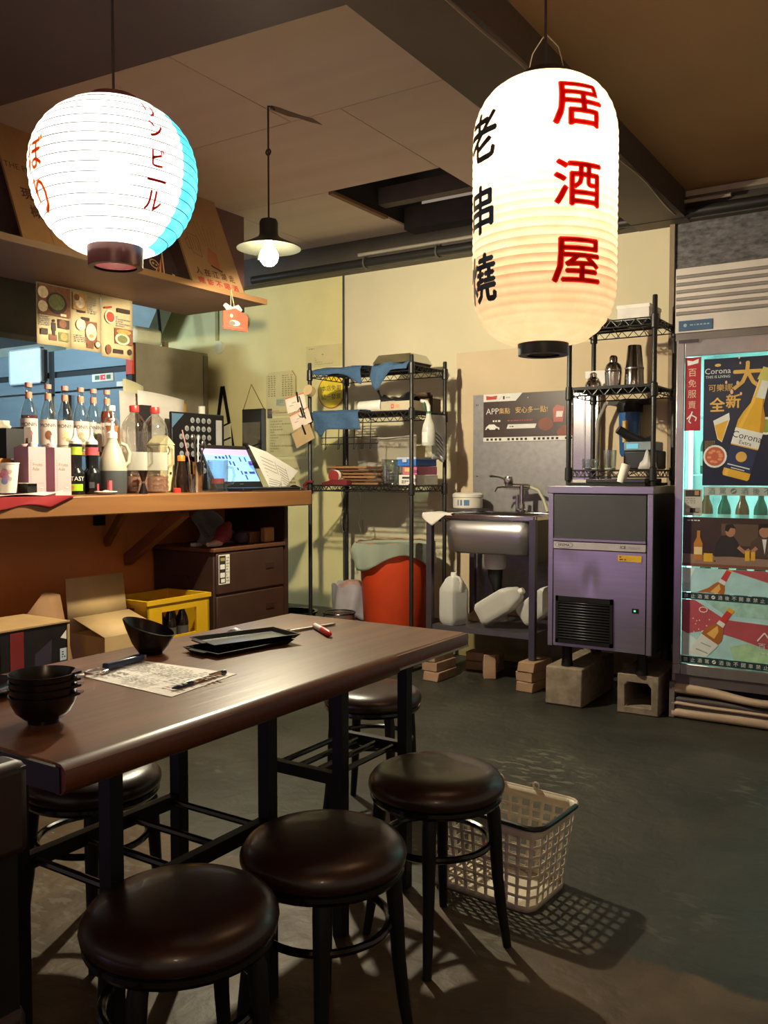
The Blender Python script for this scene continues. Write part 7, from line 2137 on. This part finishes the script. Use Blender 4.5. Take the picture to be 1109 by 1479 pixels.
# ------------------------------------------------------------------ under the counter
dw = T('drawer_unit', 'dark brown plastic drawer unit with a wood-look top under the counter', 'drawers', (-3.54, 3.74, 0))
dwm = M('drawer_brown', '#33211a', 0.45, var=0.12)
dw.part('frame', B().box((-3.775, 3.45, 0.0), (-3.315, 4.035, 0.75)), dwm, bevel=0.006)
dw.part('top', B().box((-3.785, 3.44, 0.75), (-3.30, 4.04, 0.772)), M('drawer_top', '#5b3823', 0.45, var=0.15), bevel=0.004)
for k in range(3):
    z = 0.055 + 0.233 * k
    d_ = dw.part('drawer', B().box((-3.318, 3.462, z), (-3.302, 4.023, z + 0.222)), M('drawer_front', '#3d2820', 0.4, var=0.12), bevel=0.006)
    dw.part('handle', B().box((-3.303, 3.86, z + 0.11), (-3.297, 3.93, z + 0.14)), dwm, d_)
dw.part('side_grip', B().box((-3.62, 3.443, 0.60), (-3.50, 3.45, 0.612)), dwm)
dw.part('sticker', B().box((-3.3018, 3.475, 0.575), (-3.3008, 3.56, 0.735)), paper)
p = Print((-3.3006, 3.475, 0.575), (0, 1, 0), (0, 0, 1))
p.rect(0.028, 0.08, 0.05, 0.15, ink_dark).rect(0.028, 0.095, 0.036, 0.026, paper).rect(0.028, 0.05, 0.036, 0.026, paper).rect(0.03, 0.135, 0.034, 0.016, M('sticker_gold', '#a08a4c', 0.5)).rows(0.068, 0.08, 0.024, 0.14, 9, ink).rect(0.03, 0.02, 0.03, 0.02, paper)
dw.part('sticker_print', p.b)
# clutter on it
cb_ = T('clear_sack', 'crumpled clear plastic bag at the back of the drawer unit', 'bag', (-3.6, 3.75, 0.773))
cb_.part('bag', B().grid(lambda u, v: (-3.60 + 0.04 * math.sin(6 * u + 4 * v), 3.60 + 0.28 * u, 0.774 + 0.20 * v * (0.75 + 0.25 * math.sin(5 * u))), 14, 10), glass('bag_grey', '#a9a3a0', 0.45), solid=0.002)
cb_.part('base', B().grid(lambda u, v: (-3.62 + 0.12 * v, 3.60 + 0.28 * u, 0.774 + 0.05 * math.sin(PI * u) * math.sin(PI * v)), 10, 8), MATS['bag_grey'], solid=0.002)
rg = B().tube([(-3.36, 3.50, 0.798), (-3.37, 3.55, 0.808), (-3.40, 3.62, 0.84), (-3.43, 3.69, 0.89)], [0.022, 0.032, 0.048, 0.022], 14)
rt_ = T('red_cloth_bundle', 'red and cream cloth gloves bundled on the drawer unit', 'gloves', (-3.4, 3.58, 0.773))
rt_.part('red_part', rg, M('glove_red', '#8a2c36', 0.8, var=0.3, scale=25, bump=0.3))
rt_.part('cream_part', B().tube([(-3.345, 3.40 + 0.04, 0.793), (-3.35, 3.50, 0.795), (-3.36, 3.55, 0.795)], [0.012, 0.02, 0.018], 10), M('glove_cream', '#b79a8c', 0.8, var=0.1))
solo('white_lighter', 'small white plastic piece on the drawer unit nearest the bracket', 'gadget', B().box((-3.50, 3.46, 0.773), (-3.46, 3.52, 0.795)), M('gadget_white', '#a59f9c', 0.4), bevel=0.006)
pu = B().lathe([(0, 0), (0.035, 0.004), (0.045, 0.03), (0.035, 0.062), (0.012, 0.075), (0, 0.076)], 16, Matrix.Translation((-3.44, 3.81, 0.773)))
solo('purple_pouch', 'round dark purple pouch between the gloves and the tan boxes', 'pouch', pu, M('pouch_purple', '#3a2a3c', 0.7))
tn = M('tan_board', '#b07c48', 0.6, var=0.1)
solo('tan_box', 'tan wooden box nearest the end of the drawer unit', 'box', B().box((-3.39, 3.915, 0.773), (-3.35, 4.00, 0.86)), tn, bevel=0.008)
solo('tan_block', 'lower brown wooden block behind the tan box on the drawer unit', 'block', B().box((-3.50, 3.86, 0.773), (-3.42, 3.95, 0.835)), M('tan_block', '#8a5a38', 0.6))


# beer crates
def crate(label, x, y, z, with_mat):
    c = T('beer_crate', label, 'crate', (x, y, z), 0, 'yellow beer crates', local=True)
    ym = M('crate_yellow', '#d0a018', 0.42, var=0.06)
    hx, hy, h, t_ = 0.155, 0.215, 0.27, 0.012
    c.part('bottom', B().box((-hx, -hy, 0), (hx, hy, 0.012)), ym)
    for sx in (-1, 1):
        b = B()
        x0, x1 = (hx - t_, hx) if sx > 0 else (-hx, -hx + t_)
        b.box((x0, -hy, 0.012), (x1, hy, 0.075)).box((x0, -hy, 0.205), (x1, hy, h))
        b.box((x0, -hy, 0.075), (x1, -0.12, 0.205)).box((x0, 0.12, 0.075), (x1, hy, 0.205))
        c.part('side_wall', b, ym)
    for sy in (-1, 1):
        y0, y1 = (hy - t_, hy) if sy > 0 else (-hy, -hy + t_)
        b = B().box((-hx, y0, 0.012), (hx, y1, 0.19)).box((-hx, y0, 0.23), (hx, y1, h)).box((-hx, y0, 0.19), (-0.06, y1, 0.23)).box((0.06, y0, 0.19), (hx, y1, 0.23))
        c.part('end_wall', b, ym)
    b = B()
    for (x0, x1, y0, y1) in ((-hx - 0.008, hx + 0.008, -hy - 0.008, -hy), (-hx - 0.008, hx + 0.008, hy, hy + 0.008), (-hx - 0.008, -hx, -hy, hy), (hx, hx + 0.008, -hy, hy)):
        b.box((x0, y0, h - 0.022), (x1, y1, h))
    c.part('rim', b, ym)
    return c


c0 = crate('lower yellow beer crate standing on the floor beside the drawer unit', -3.475, 3.205, 0.0, 0)
dup(c0.o, (-3.475, 3.205, 0.271), 0, 'upper yellow beer crate filled with dark bottles beside the drawer unit')
db = T('dark_bottle', 'dark beer bottle in the crate, first of the row towards the open carton', 'bottle', (-3.37, 3.10, 0.284), 0, 'dark bottles in the upper crate', local=True)
db.part('bottle_body', B().lathe([(0, 0), (0.031, 0), (0.033, 0.006), (0.033, 0.12), (0.028, 0.145), (0.014, 0.18), (0.013, 0.215), (0, 0.216)], 18, closed=False), M('bottle_dark', '#1a100c', 0.15))
db.part('label', B().lathe([(0.0334, 0.03), (0.0334, 0.10)], 18, closed=False), M('bottle_label', '#4a4644', 0.4))
db.part('cap', B().lathe([(0.0145, 0.21), (0.0145, 0.222), (0, 0.223)], 12, closed=False), MATS['steel_satin'])
for k, (x, y) in enumerate(((-3.37, 3.185), (-3.37, 3.27), (-3.45, 3.10), (-3.45, 3.185), (-3.45, 3.27))):
    dup(db.o, (x, y, 0.284), 0, ['dark beer bottle in the crate, middle of the front row', 'dark beer bottle in the crate, front row nearest the drawer unit', 'dark beer bottle in the crate, second row towards the open carton', 'dark beer bottle in the crate, middle of the second row', 'dark beer bottle in the crate, second row nearest the drawer unit'][k])

# cartons in front of the panel
oc = T('open_carton', 'opened pale cardboard carton with a red print in front of the yellow crate', 'carton', (-3.3, 2.83, 0))
pale_cb = M('carton_pale', '#c0a070', 0.7, var=0.06)
oc.part('body', B().box((-3.44, 2.63, 0.0), (-3.20, 2.965, 0.43)), pale_cb)
oc.part('back_flap', B().add([(-3.44, 2.62, 0.43), (-3.44, 2.97, 0.43), (-3.47, 2.965, 0.68), (-3.47, 2.63, 0.68)], [(0, 1, 2, 3)]), pale_cb, solid=0.005)
oc.part('front_flap', B().add([(-3.20, 2.63, 0.43), (-3.20, 2.965, 0.43), (-3.42, 2.96, 0.50), (-3.42, 2.63, 0.50)], [(0, 1, 2, 3)]), pale_cb, solid=0.004)
p = Print((-3.20, 2.60, 0.43), (0, 1, 0), (-0.22, 0, 0.07))
p.poly([(0.16, 0.06), (0.22, 0.05), (0.23, 0.13), (0.20, 0.15), (0.17, 0.12)], M('carton_red', '#c8442a', 0.5)).disc(0.28, 0.10, 0.03, M('carton_green', '#5c7038', 0.5)).rows(0.30, 0.18, 0.05, 0.012, 1, ink_br)
oc.part('printed_mark', p.b)
lc = T('leaning_cardboard', 'flattened brown cardboard leaning between the two cartons', 'cardboard', (-3.4, 2.5, 0))
lc.part('sheet', B().add([(-3.30, 2.35, 0.0), (-3.30, 2.60, 0.0), (-3.42, 2.56, 0.62), (-3.42, 2.48, 0.645), (-3.40, 2.35, 0.53)], [(0, 1, 2, 3, 4)]), M('cardboard_brown', '#8a6440', 0.75, var=0.1), solid=0.005)
lc.part('fold', B().box((-3.362, 2.36, 0.30), (-3.354, 2.58, 0.304)), M('cardboard_edge', '#6b4a2c', 0.8))
pc_ = T('printed_carton', 'tall dark printed carton with a tan top by the counter panel', 'carton', (-3.2, 2.2, 0))
pc_.part('body', B().use(M('carton_dark', '#1d1618', 0.4, var=0.3, scale=12)).box((-3.36, 2.02, 0.0), (-3.06, 2.33, 0.56)), None)
pc_.part('top_flap', B().box((-3.365, 2.015, 0.56), (-3.055, 2.335, 0.566)), cardboard)
pc_.part('red_edge', B().box((-3.0595, 2.06, 0.0), (-3.0585, 2.12, 0.55)), M('carton_red_side', '#7d2024', 0.5))
p = Print((-3.0598, 2.02, 0.0), (0, 1, 0), (0, 0, 1))
p.poly([(0.13, 0.0), (0.20, 0.0), (0.23, 0.50), (0.15, 0.45)], M('carton_sheen', '#3a3140', 0.35)).rect(0.285, 0.43, 0.035, 0.05, MATS['sheet_pale']).poly([(0.27, 0.50), (0.31, 0.54), (0.30, 0.49)], paper).rows(0.285, 0.43, 0.02, 0.03, 3, ink_dark)
pc_.part('printed_picture', p.b)
pc_.part('torn_edge', B().box((-3.06, 2.322, 0.0), (-3.056, 2.334, 0.55)), cardboard)

# ------------------------------------------------------------------ bins by the rack
bin_ = T('orange_bin', 'big orange-red plastic bin lined with a clear bag under the wire rack', 'bin', (-2.905, 4.63, 0.146), 0, local=True)
bin_.part('bin_body', B().lathe([(0, 0), (0.185, 0), (0.192, 0.01), (0.225, 0.55), (0.24, 0.555), (0.24, 0.57), (0.222, 0.57), (0.188, 0.02), (0, 0.02)], 40, closed=False), M('bin_orange', '#c2401c', 0.45, var=0.08))
bagc = glass('liner_clear', '#ccd6c6', 0.69, 0.12)
bag = B()


def fbag(u, v):
    a = 2 * PI * u
    if v < 0.35:
        k = v / 0.35
        return (0.21 * math.cos(a), 0.21 * math.sin(a), 0.50 + 0.105 * k)
    k = (v - 0.35) / 0.65
    r = 0.252 + 0.008 * math.sin(11 * a) * k + 0.03 * max(0, math.cos(a - 3.4)) ** 3 * math.sin(PI * k)
    return (r * math.cos(a), r * math.sin(a), 0.605 - (0.14 + 0.04 * math.sin(3 * a + 1) + 0.035 * math.sin(a - 0.9)) * k)


bag.grid(fbag, 64, 14)
bin_.part('liner_bag', bag, bagc, solid=0.0015)
bin_.part('rubbish', B().lathe([(0, 0.57), (0.10, 0.575), (0.18, 0.55), (0.215, 0.53)], 28, closed=False), M('rubbish', '#8a4a34', 0.7, var=0.4, scale=18, bump=0.5))
bin_.part('bag_rim', B().tube([(0.243 * math.cos(2 * PI * i / 48), 0.243 * math.sin(2 * PI * i / 48), 0.602 + 0.005 * math.sin(i * 1.3)) for i in range(48)], 0.005, 6, closed=True), M('liner_rim', '#8f6a4c', 0.5))
gb = T('grey_bin', 'smaller bin lined with a crumpled grey plastic bag beside the orange bin', 'bin', (-3.28, 4.70, 0.146), 0, local=True)
gb.part('bin_body', B().lathe([(0, 0), (0.105, 0), (0.12, 0.26), (0.117, 0.26), (0.10, 0.01), (0, 0.01)], 28, closed=False), M('bin_grey', '#7a7472', 0.5))


def fgb(u, v):
    a = 2 * PI * u
    k = v
    if k < 0.4:
        return ((0.10 + 0.02 * k) * math.cos(a), (0.10 + 0.02 * k) * math.sin(a), 0.20 + 0.27 * k + 0.02 * math.sin(5 * a) * k)
    q = (k - 0.4) / 0.6
    r = 0.128 + 0.008 * math.sin(7 * a + 3 * q)
    return (r * math.cos(a), r * math.sin(a), 0.315 + 0.014 * math.sin(5 * a) - 0.22 * q)


gb.part('liner_bag', B().grid(fgb, 48, 14), M('grey_bag', '#a7a0a8', 0.35, var=0.12), solid=0.002)
gb.part('crumple', B().lathe([(0, 0.30), (0.05, 0.33), (0.09, 0.30), (0.11, 0.27)], 18, closed=False), M('bag_pink', '#a08078', 0.4, var=0.3, scale=16, bump=0.6))
pot = T('steel_pot', 'steel pot with a dark rim in front of the grey-lined bin', 'pot', (-3.215, 4.462, 0.146), 0, local=True)
pot.part('pot_body', B().lathe([(0, 0), (0.09, 0), (0.097, 0.01), (0.10, 0.155), (0.094, 0.155), (0.09, 0.012), (0, 0.012)], 32, closed=False), M('pot_steel', '#b9ae9c', 0.28, 0.85))
pot.part('rim', B().tube([(0.100 * math.cos(2 * PI * i / 40), 0.100 * math.sin(2 * PI * i / 40), 0.157) for i in range(40)], 0.005, 6, closed=True), MATS['dark_steel'])
pot.part('lid', B().lathe([(0, 0.150), (0.093, 0.146)], 30, closed=False), MATS['dark_steel'])
pan = T('black_tub', 'shallow black tub on the floor between the counter end and the rack', 'tub', (-3.63, 4.52, 0), 0, local=True)
pan.part('tub_body', B().lathe([(0, 0), (0.12, 0), (0.135, 0.01), (0.15, 0.26), (0.162, 0.262), (0.162, 0.272), (0.143, 0.27), (0.128, 0.02), (0, 0.016)], 32, closed=False), black_gloss)
pan.part('handle', B().tube([(-0.15, -0.03, 0.266), (-0.20, -0.05, 0.28), (-0.24, -0.06, 0.30)], [0.010, 0.011, 0.012], 8), black)

# ------------------------------------------------------------------ on the back wall
old = M('old_paper', '#cfc08c', 0.75, var=0.06)
oldink = M('old_ink', '#8d8150', 0.8)


def wall_sheet(name, label, x0, x1, z0, z1, mat, cut=0.0, y=5.046, cat='paper', group=None):
    th = T(name, label, cat, ((x0 + x1) / 2, y, z0), 0, group)
    th.part('sheet', B().prism([(0, 0), (x1 - x0, 0), (x1 - x0, z1 - z0 - cut), (x1 - x0 - cut, z1 - z0), (cut, z1 - z0), (0, z1 - z0 - cut)] if cut else [(0, 0), (x1 - x0, 0), (x1 - x0, z1 - z0), (0, z1 - z0)], 0.0015, frame((x0, y, z0), (1, 0, 0), (0, 0, 1))), mat)
    return th, Print((x0, y - 0.0016, z0), (1, 0, 0), (0, 0, 1))


th, p = wall_sheet('notice_paper', 'yellowed handwritten notice with clipped corners on the wall by the rack', -4.30, -4.015, 1.60, 1.925, old, 0.03)
for i in range(9):
    if i in (3, 4):
        continue
    p.rows(0.03 + 0.027 * i, 0.22, 0.02, 0.16, 10, oldink)
p.rect(0.14, 0.10, 0.08, 0.05, M('old_blue', '#a9ae94', 0.7)).rows(0.14, 0.10, 0.07, 0.035, 3, oldink).rows(0.14, 0.03, 0.22, 0.025, 2, M('old_red', '#b58a62', 0.8))
b = p.b
th.part('written_text', b)
th.part('frame_line', B().tube([(-4.03, 5.043, 1.62), (-4.015, 5.043, 1.66), (-4.018, 5.043, 1.88), (-4.05, 5.043, 1.922)], 0.004, 5), M('old_edge', '#9a7d42', 0.8))
th, p = wall_sheet('notice_paper', 'faded handwritten sheet low on the yellow wall under the clipped-corner notice', -4.28, -3.93, 1.30, 1.585, M('old_paper2', '#cbbd8a', 0.75))
p.rows(0.17, 0.15, 0.30, 0.24, 12, M('old_ink2', '#a59a6c', 0.8))
th.part('written_text', p.b)
th, p = wall_sheet('notice_paper', 'yellowed sheet in a plastic sleeve just above the counter end', -4.25, -3.86, 0.98, 1.28, old)
p.rows(0.20, 0.22, 0.22, 0.05, 2, M('old_red2', '#b0906a', 0.8)).rows(0.16, 0.13, 0.14, 0.08, 3, oldink)
th.part('written_text', p.b)
th, p = wall_sheet('notice_paper', 'large faded letter taped high on the wall behind the rack post', -3.925, -3.60, 1.93, 2.085, old)
p.rows(0.05, 0.135, 0.05, 0.014, 1, oldink).rows(0.20, 0.09, 0.12, 0.014, 1, oldink).rows(0.16, 0.045, 0.16, 0.06, 4, M('old_ink3', '#b0a474', 0.8))
th.part('written_text', p.b)
ys = T('round_sign', 'round yellow sign with a red rim and black characters behind the rack', 'sign', (-3.685, 5.04, 1.63))
ys.part('disc', B().lathe([(0.118, 0), (0.118, 0.003), (0, 0.003)], 44, frame((-3.70, 5.045, 1.752), (1, 0, 0), (0, 0, 1))), M('sign_rim', '#b5661e', 0.5))
p = Print((-3.70, 5.0415, 1.752), (1, 0, 0), (0, 0, 1))
p.disc(0, 0, 0.110, M('sign_yellow', '#f0d22c', 0.5), n=44)
p.text('本店免用', 0, 0.026, 0.040, ink_dark).text('統一發票', 0, -0.034, 0.040, ink_dark)
ys.part('lettering', p.b)
# apron hanging by its strap, black document pocket, hanger triangle
apr = T('waist_bag', 'cream waist pouch with black edging hanging by a black strap on the wall', 'bag', (-4.70, 5.03, 1.35))
apr.part('strap', B().bar((-4.80, 5.035, 1.47), (-4.735, 5.038, 1.845), 0.032, 0.004, (0, 1, 0)).bar((-4.65, 5.035, 1.50), (-4.725, 5.038, 1.845), 0.030, 0.004, (0, 1, 0)).bar((-4.65, 5.035, 1.50), (-4.60, 5.035, 1.25), 0.030, 0.004, (0, 1, 0)), black)
apr.part('pouch', B().prism([(-4.83, 1.28), (-4.63, 1.30), (-4.645, 1.56), (-4.83, 1.50)], 0.02, Matrix(((1, 0, 0, 0), (0, 0, 1, 5.02), (0, 1, 0, 0), (0, 0, 0, 1)))), M('canvas_cream', '#cfc6a4', 0.8))
apr.part('edging', B().bar((-4.835, 5.016, 1.50), (-4.64, 5.016, 1.562), 0.012, 0.006, (0, 1, 0)).bar((-4.835, 5.016, 1.39), (-4.63, 5.016, 1.45), 0.012, 0.006, (0, 1, 0)), black)
apr.part('badge', B().box((-4.77, 5.014, 1.485), (-4.71, 5.018, 1.515)), ink_dark)
pk = T('document_pocket', 'black hanging document pocket with a card inside, strung from a nail', 'pocket', (-4.38, 5.03, 1.28))
pk.part('back', B().box((-4.53, 5.036, 1.22), (-4.31, 5.042, 1.66)), M('pocket_black', '#24221f', 0.25))
pk.part('clear_front', B().box((-4.52, 5.028, 1.22), (-4.35, 5.032, 1.56)), glass('pocket_clear', '#bdb9a8', 0.75))
pk.part('card', B().add([(-4.47, 5.034, 1.30), (-4.37, 5.034, 1.31), (-4.355, 5.034, 1.44), (-4.475, 5.034, 1.455)], [(0, 1, 2, 3)]), paper, solid=0.001)
pk.part('band', B().bar((-4.53, 5.026, 1.35), (-4.33, 5.026, 1.405), 0.009, 0.003, (0, 1, 0)), black)
pk.part('side_fold', B().box((-4.335, 5.03, 1.22), (-4.305, 5.046, 1.655)), M('pocket_grey', '#4a463d', 0.4))
pk.part('string', B().tube([(-4.52, 5.038, 1.66), (-4.44, 5.04, 1.845), (-4.32, 5.038, 1.66)], 0.003, 5), M('string_brown', '#6b5636', 0.7))
solo('light_switch', 'small dark square switch on the wall beside the document pocket', 'switch', B().box((-4.285, 5.04, 1.585), (-4.245, 5.047, 1.655)), M('switch_dark', '#4a4336', 0.5))
wsw = T('wall_socket', 'round white wall button at the foot of a pale cable duct', 'socket', (-4.77, 5.04, 2.09))
wsw.part('button', B().lathe([(0.05, 0), (0.046, 0.014), (0, 0.018)], 24, frame((-4.765, 5.047, 2.145), (1, 0, 0), (0, 0, 1))), M('socket_white', '#d3d0b2', 0.5))
wsw.part('duct', B().box((-4.80, 5.035, 2.20), (-4.77, 5.047, 2.50)), M('duct_cream', '#a99b62', 0.6))
bell = T('wall_alarm', 'round cream alarm bell half hidden behind the hanging plaque', 'alarm', (-4.5, 5.03, 2.35))
bell.part('dome', B().lathe([(0.06, 0), (0.06, 0.02), (0.045, 0.045), (0, 0.055)], 24, frame((-4.52, 5.047, 2.32), (1, 0, 0), (0, 0, 1))), M('bell_cream', '#cfc99c', 0.5))
bell.part('base_plate', B().lathe([(0.066, 0), (0.066, 0.008), (0, 0.008)], 24, frame((-4.52, 5.047, 2.32), (1, 0, 0), (0, 0, 1))), MATS['socket_white'])

# printing and lettering belong to the sheet, board or label that carries them
CARRIERS = ('sheet', 'board', 'label', 'box', 'disc', 'cup', 'body', 'badge', 'lid', 'name_strip', 'controller', 'yellow_tag', 'sticker', 'sign_panel', 'case', 'plaque', 'front_flap')
WANT = {'display': 'controller', 'screen': 'lid', 'badge_print': 'badge', 'tag_print': 'yellow_tag', 'sticker_print': 'sticker', 'window_discs': 'case', 'switch_light': 'switch', 'grille_back': 'grille_frame', 'printed_flower': 'cup', 'bulb': 'bulb_socket', 'badge': 'sign_panel', 'end': 'roll'}


def base_name(o):
    return o.name.split('.')[0]


for root in [o for o in bpy.data.objects if o.parent is None and 'category' in o]:
    kids = list(root.children)
    for k in kids:
        bn_ = base_name(k)
        target = None
        if bn_ in WANT:
            target = next((q for q in kids if base_name(q) == WANT[bn_]), None)
        elif bn_.startswith(('printed_', 'painted_', 'written_')) or bn_ == 'lettering':
            target = next((q for q in kids if base_name(q) in CARRIERS), None)
        if target is not None and target is not k and target.parent is root and k.parent is root and not k.children:
            k.parent = target
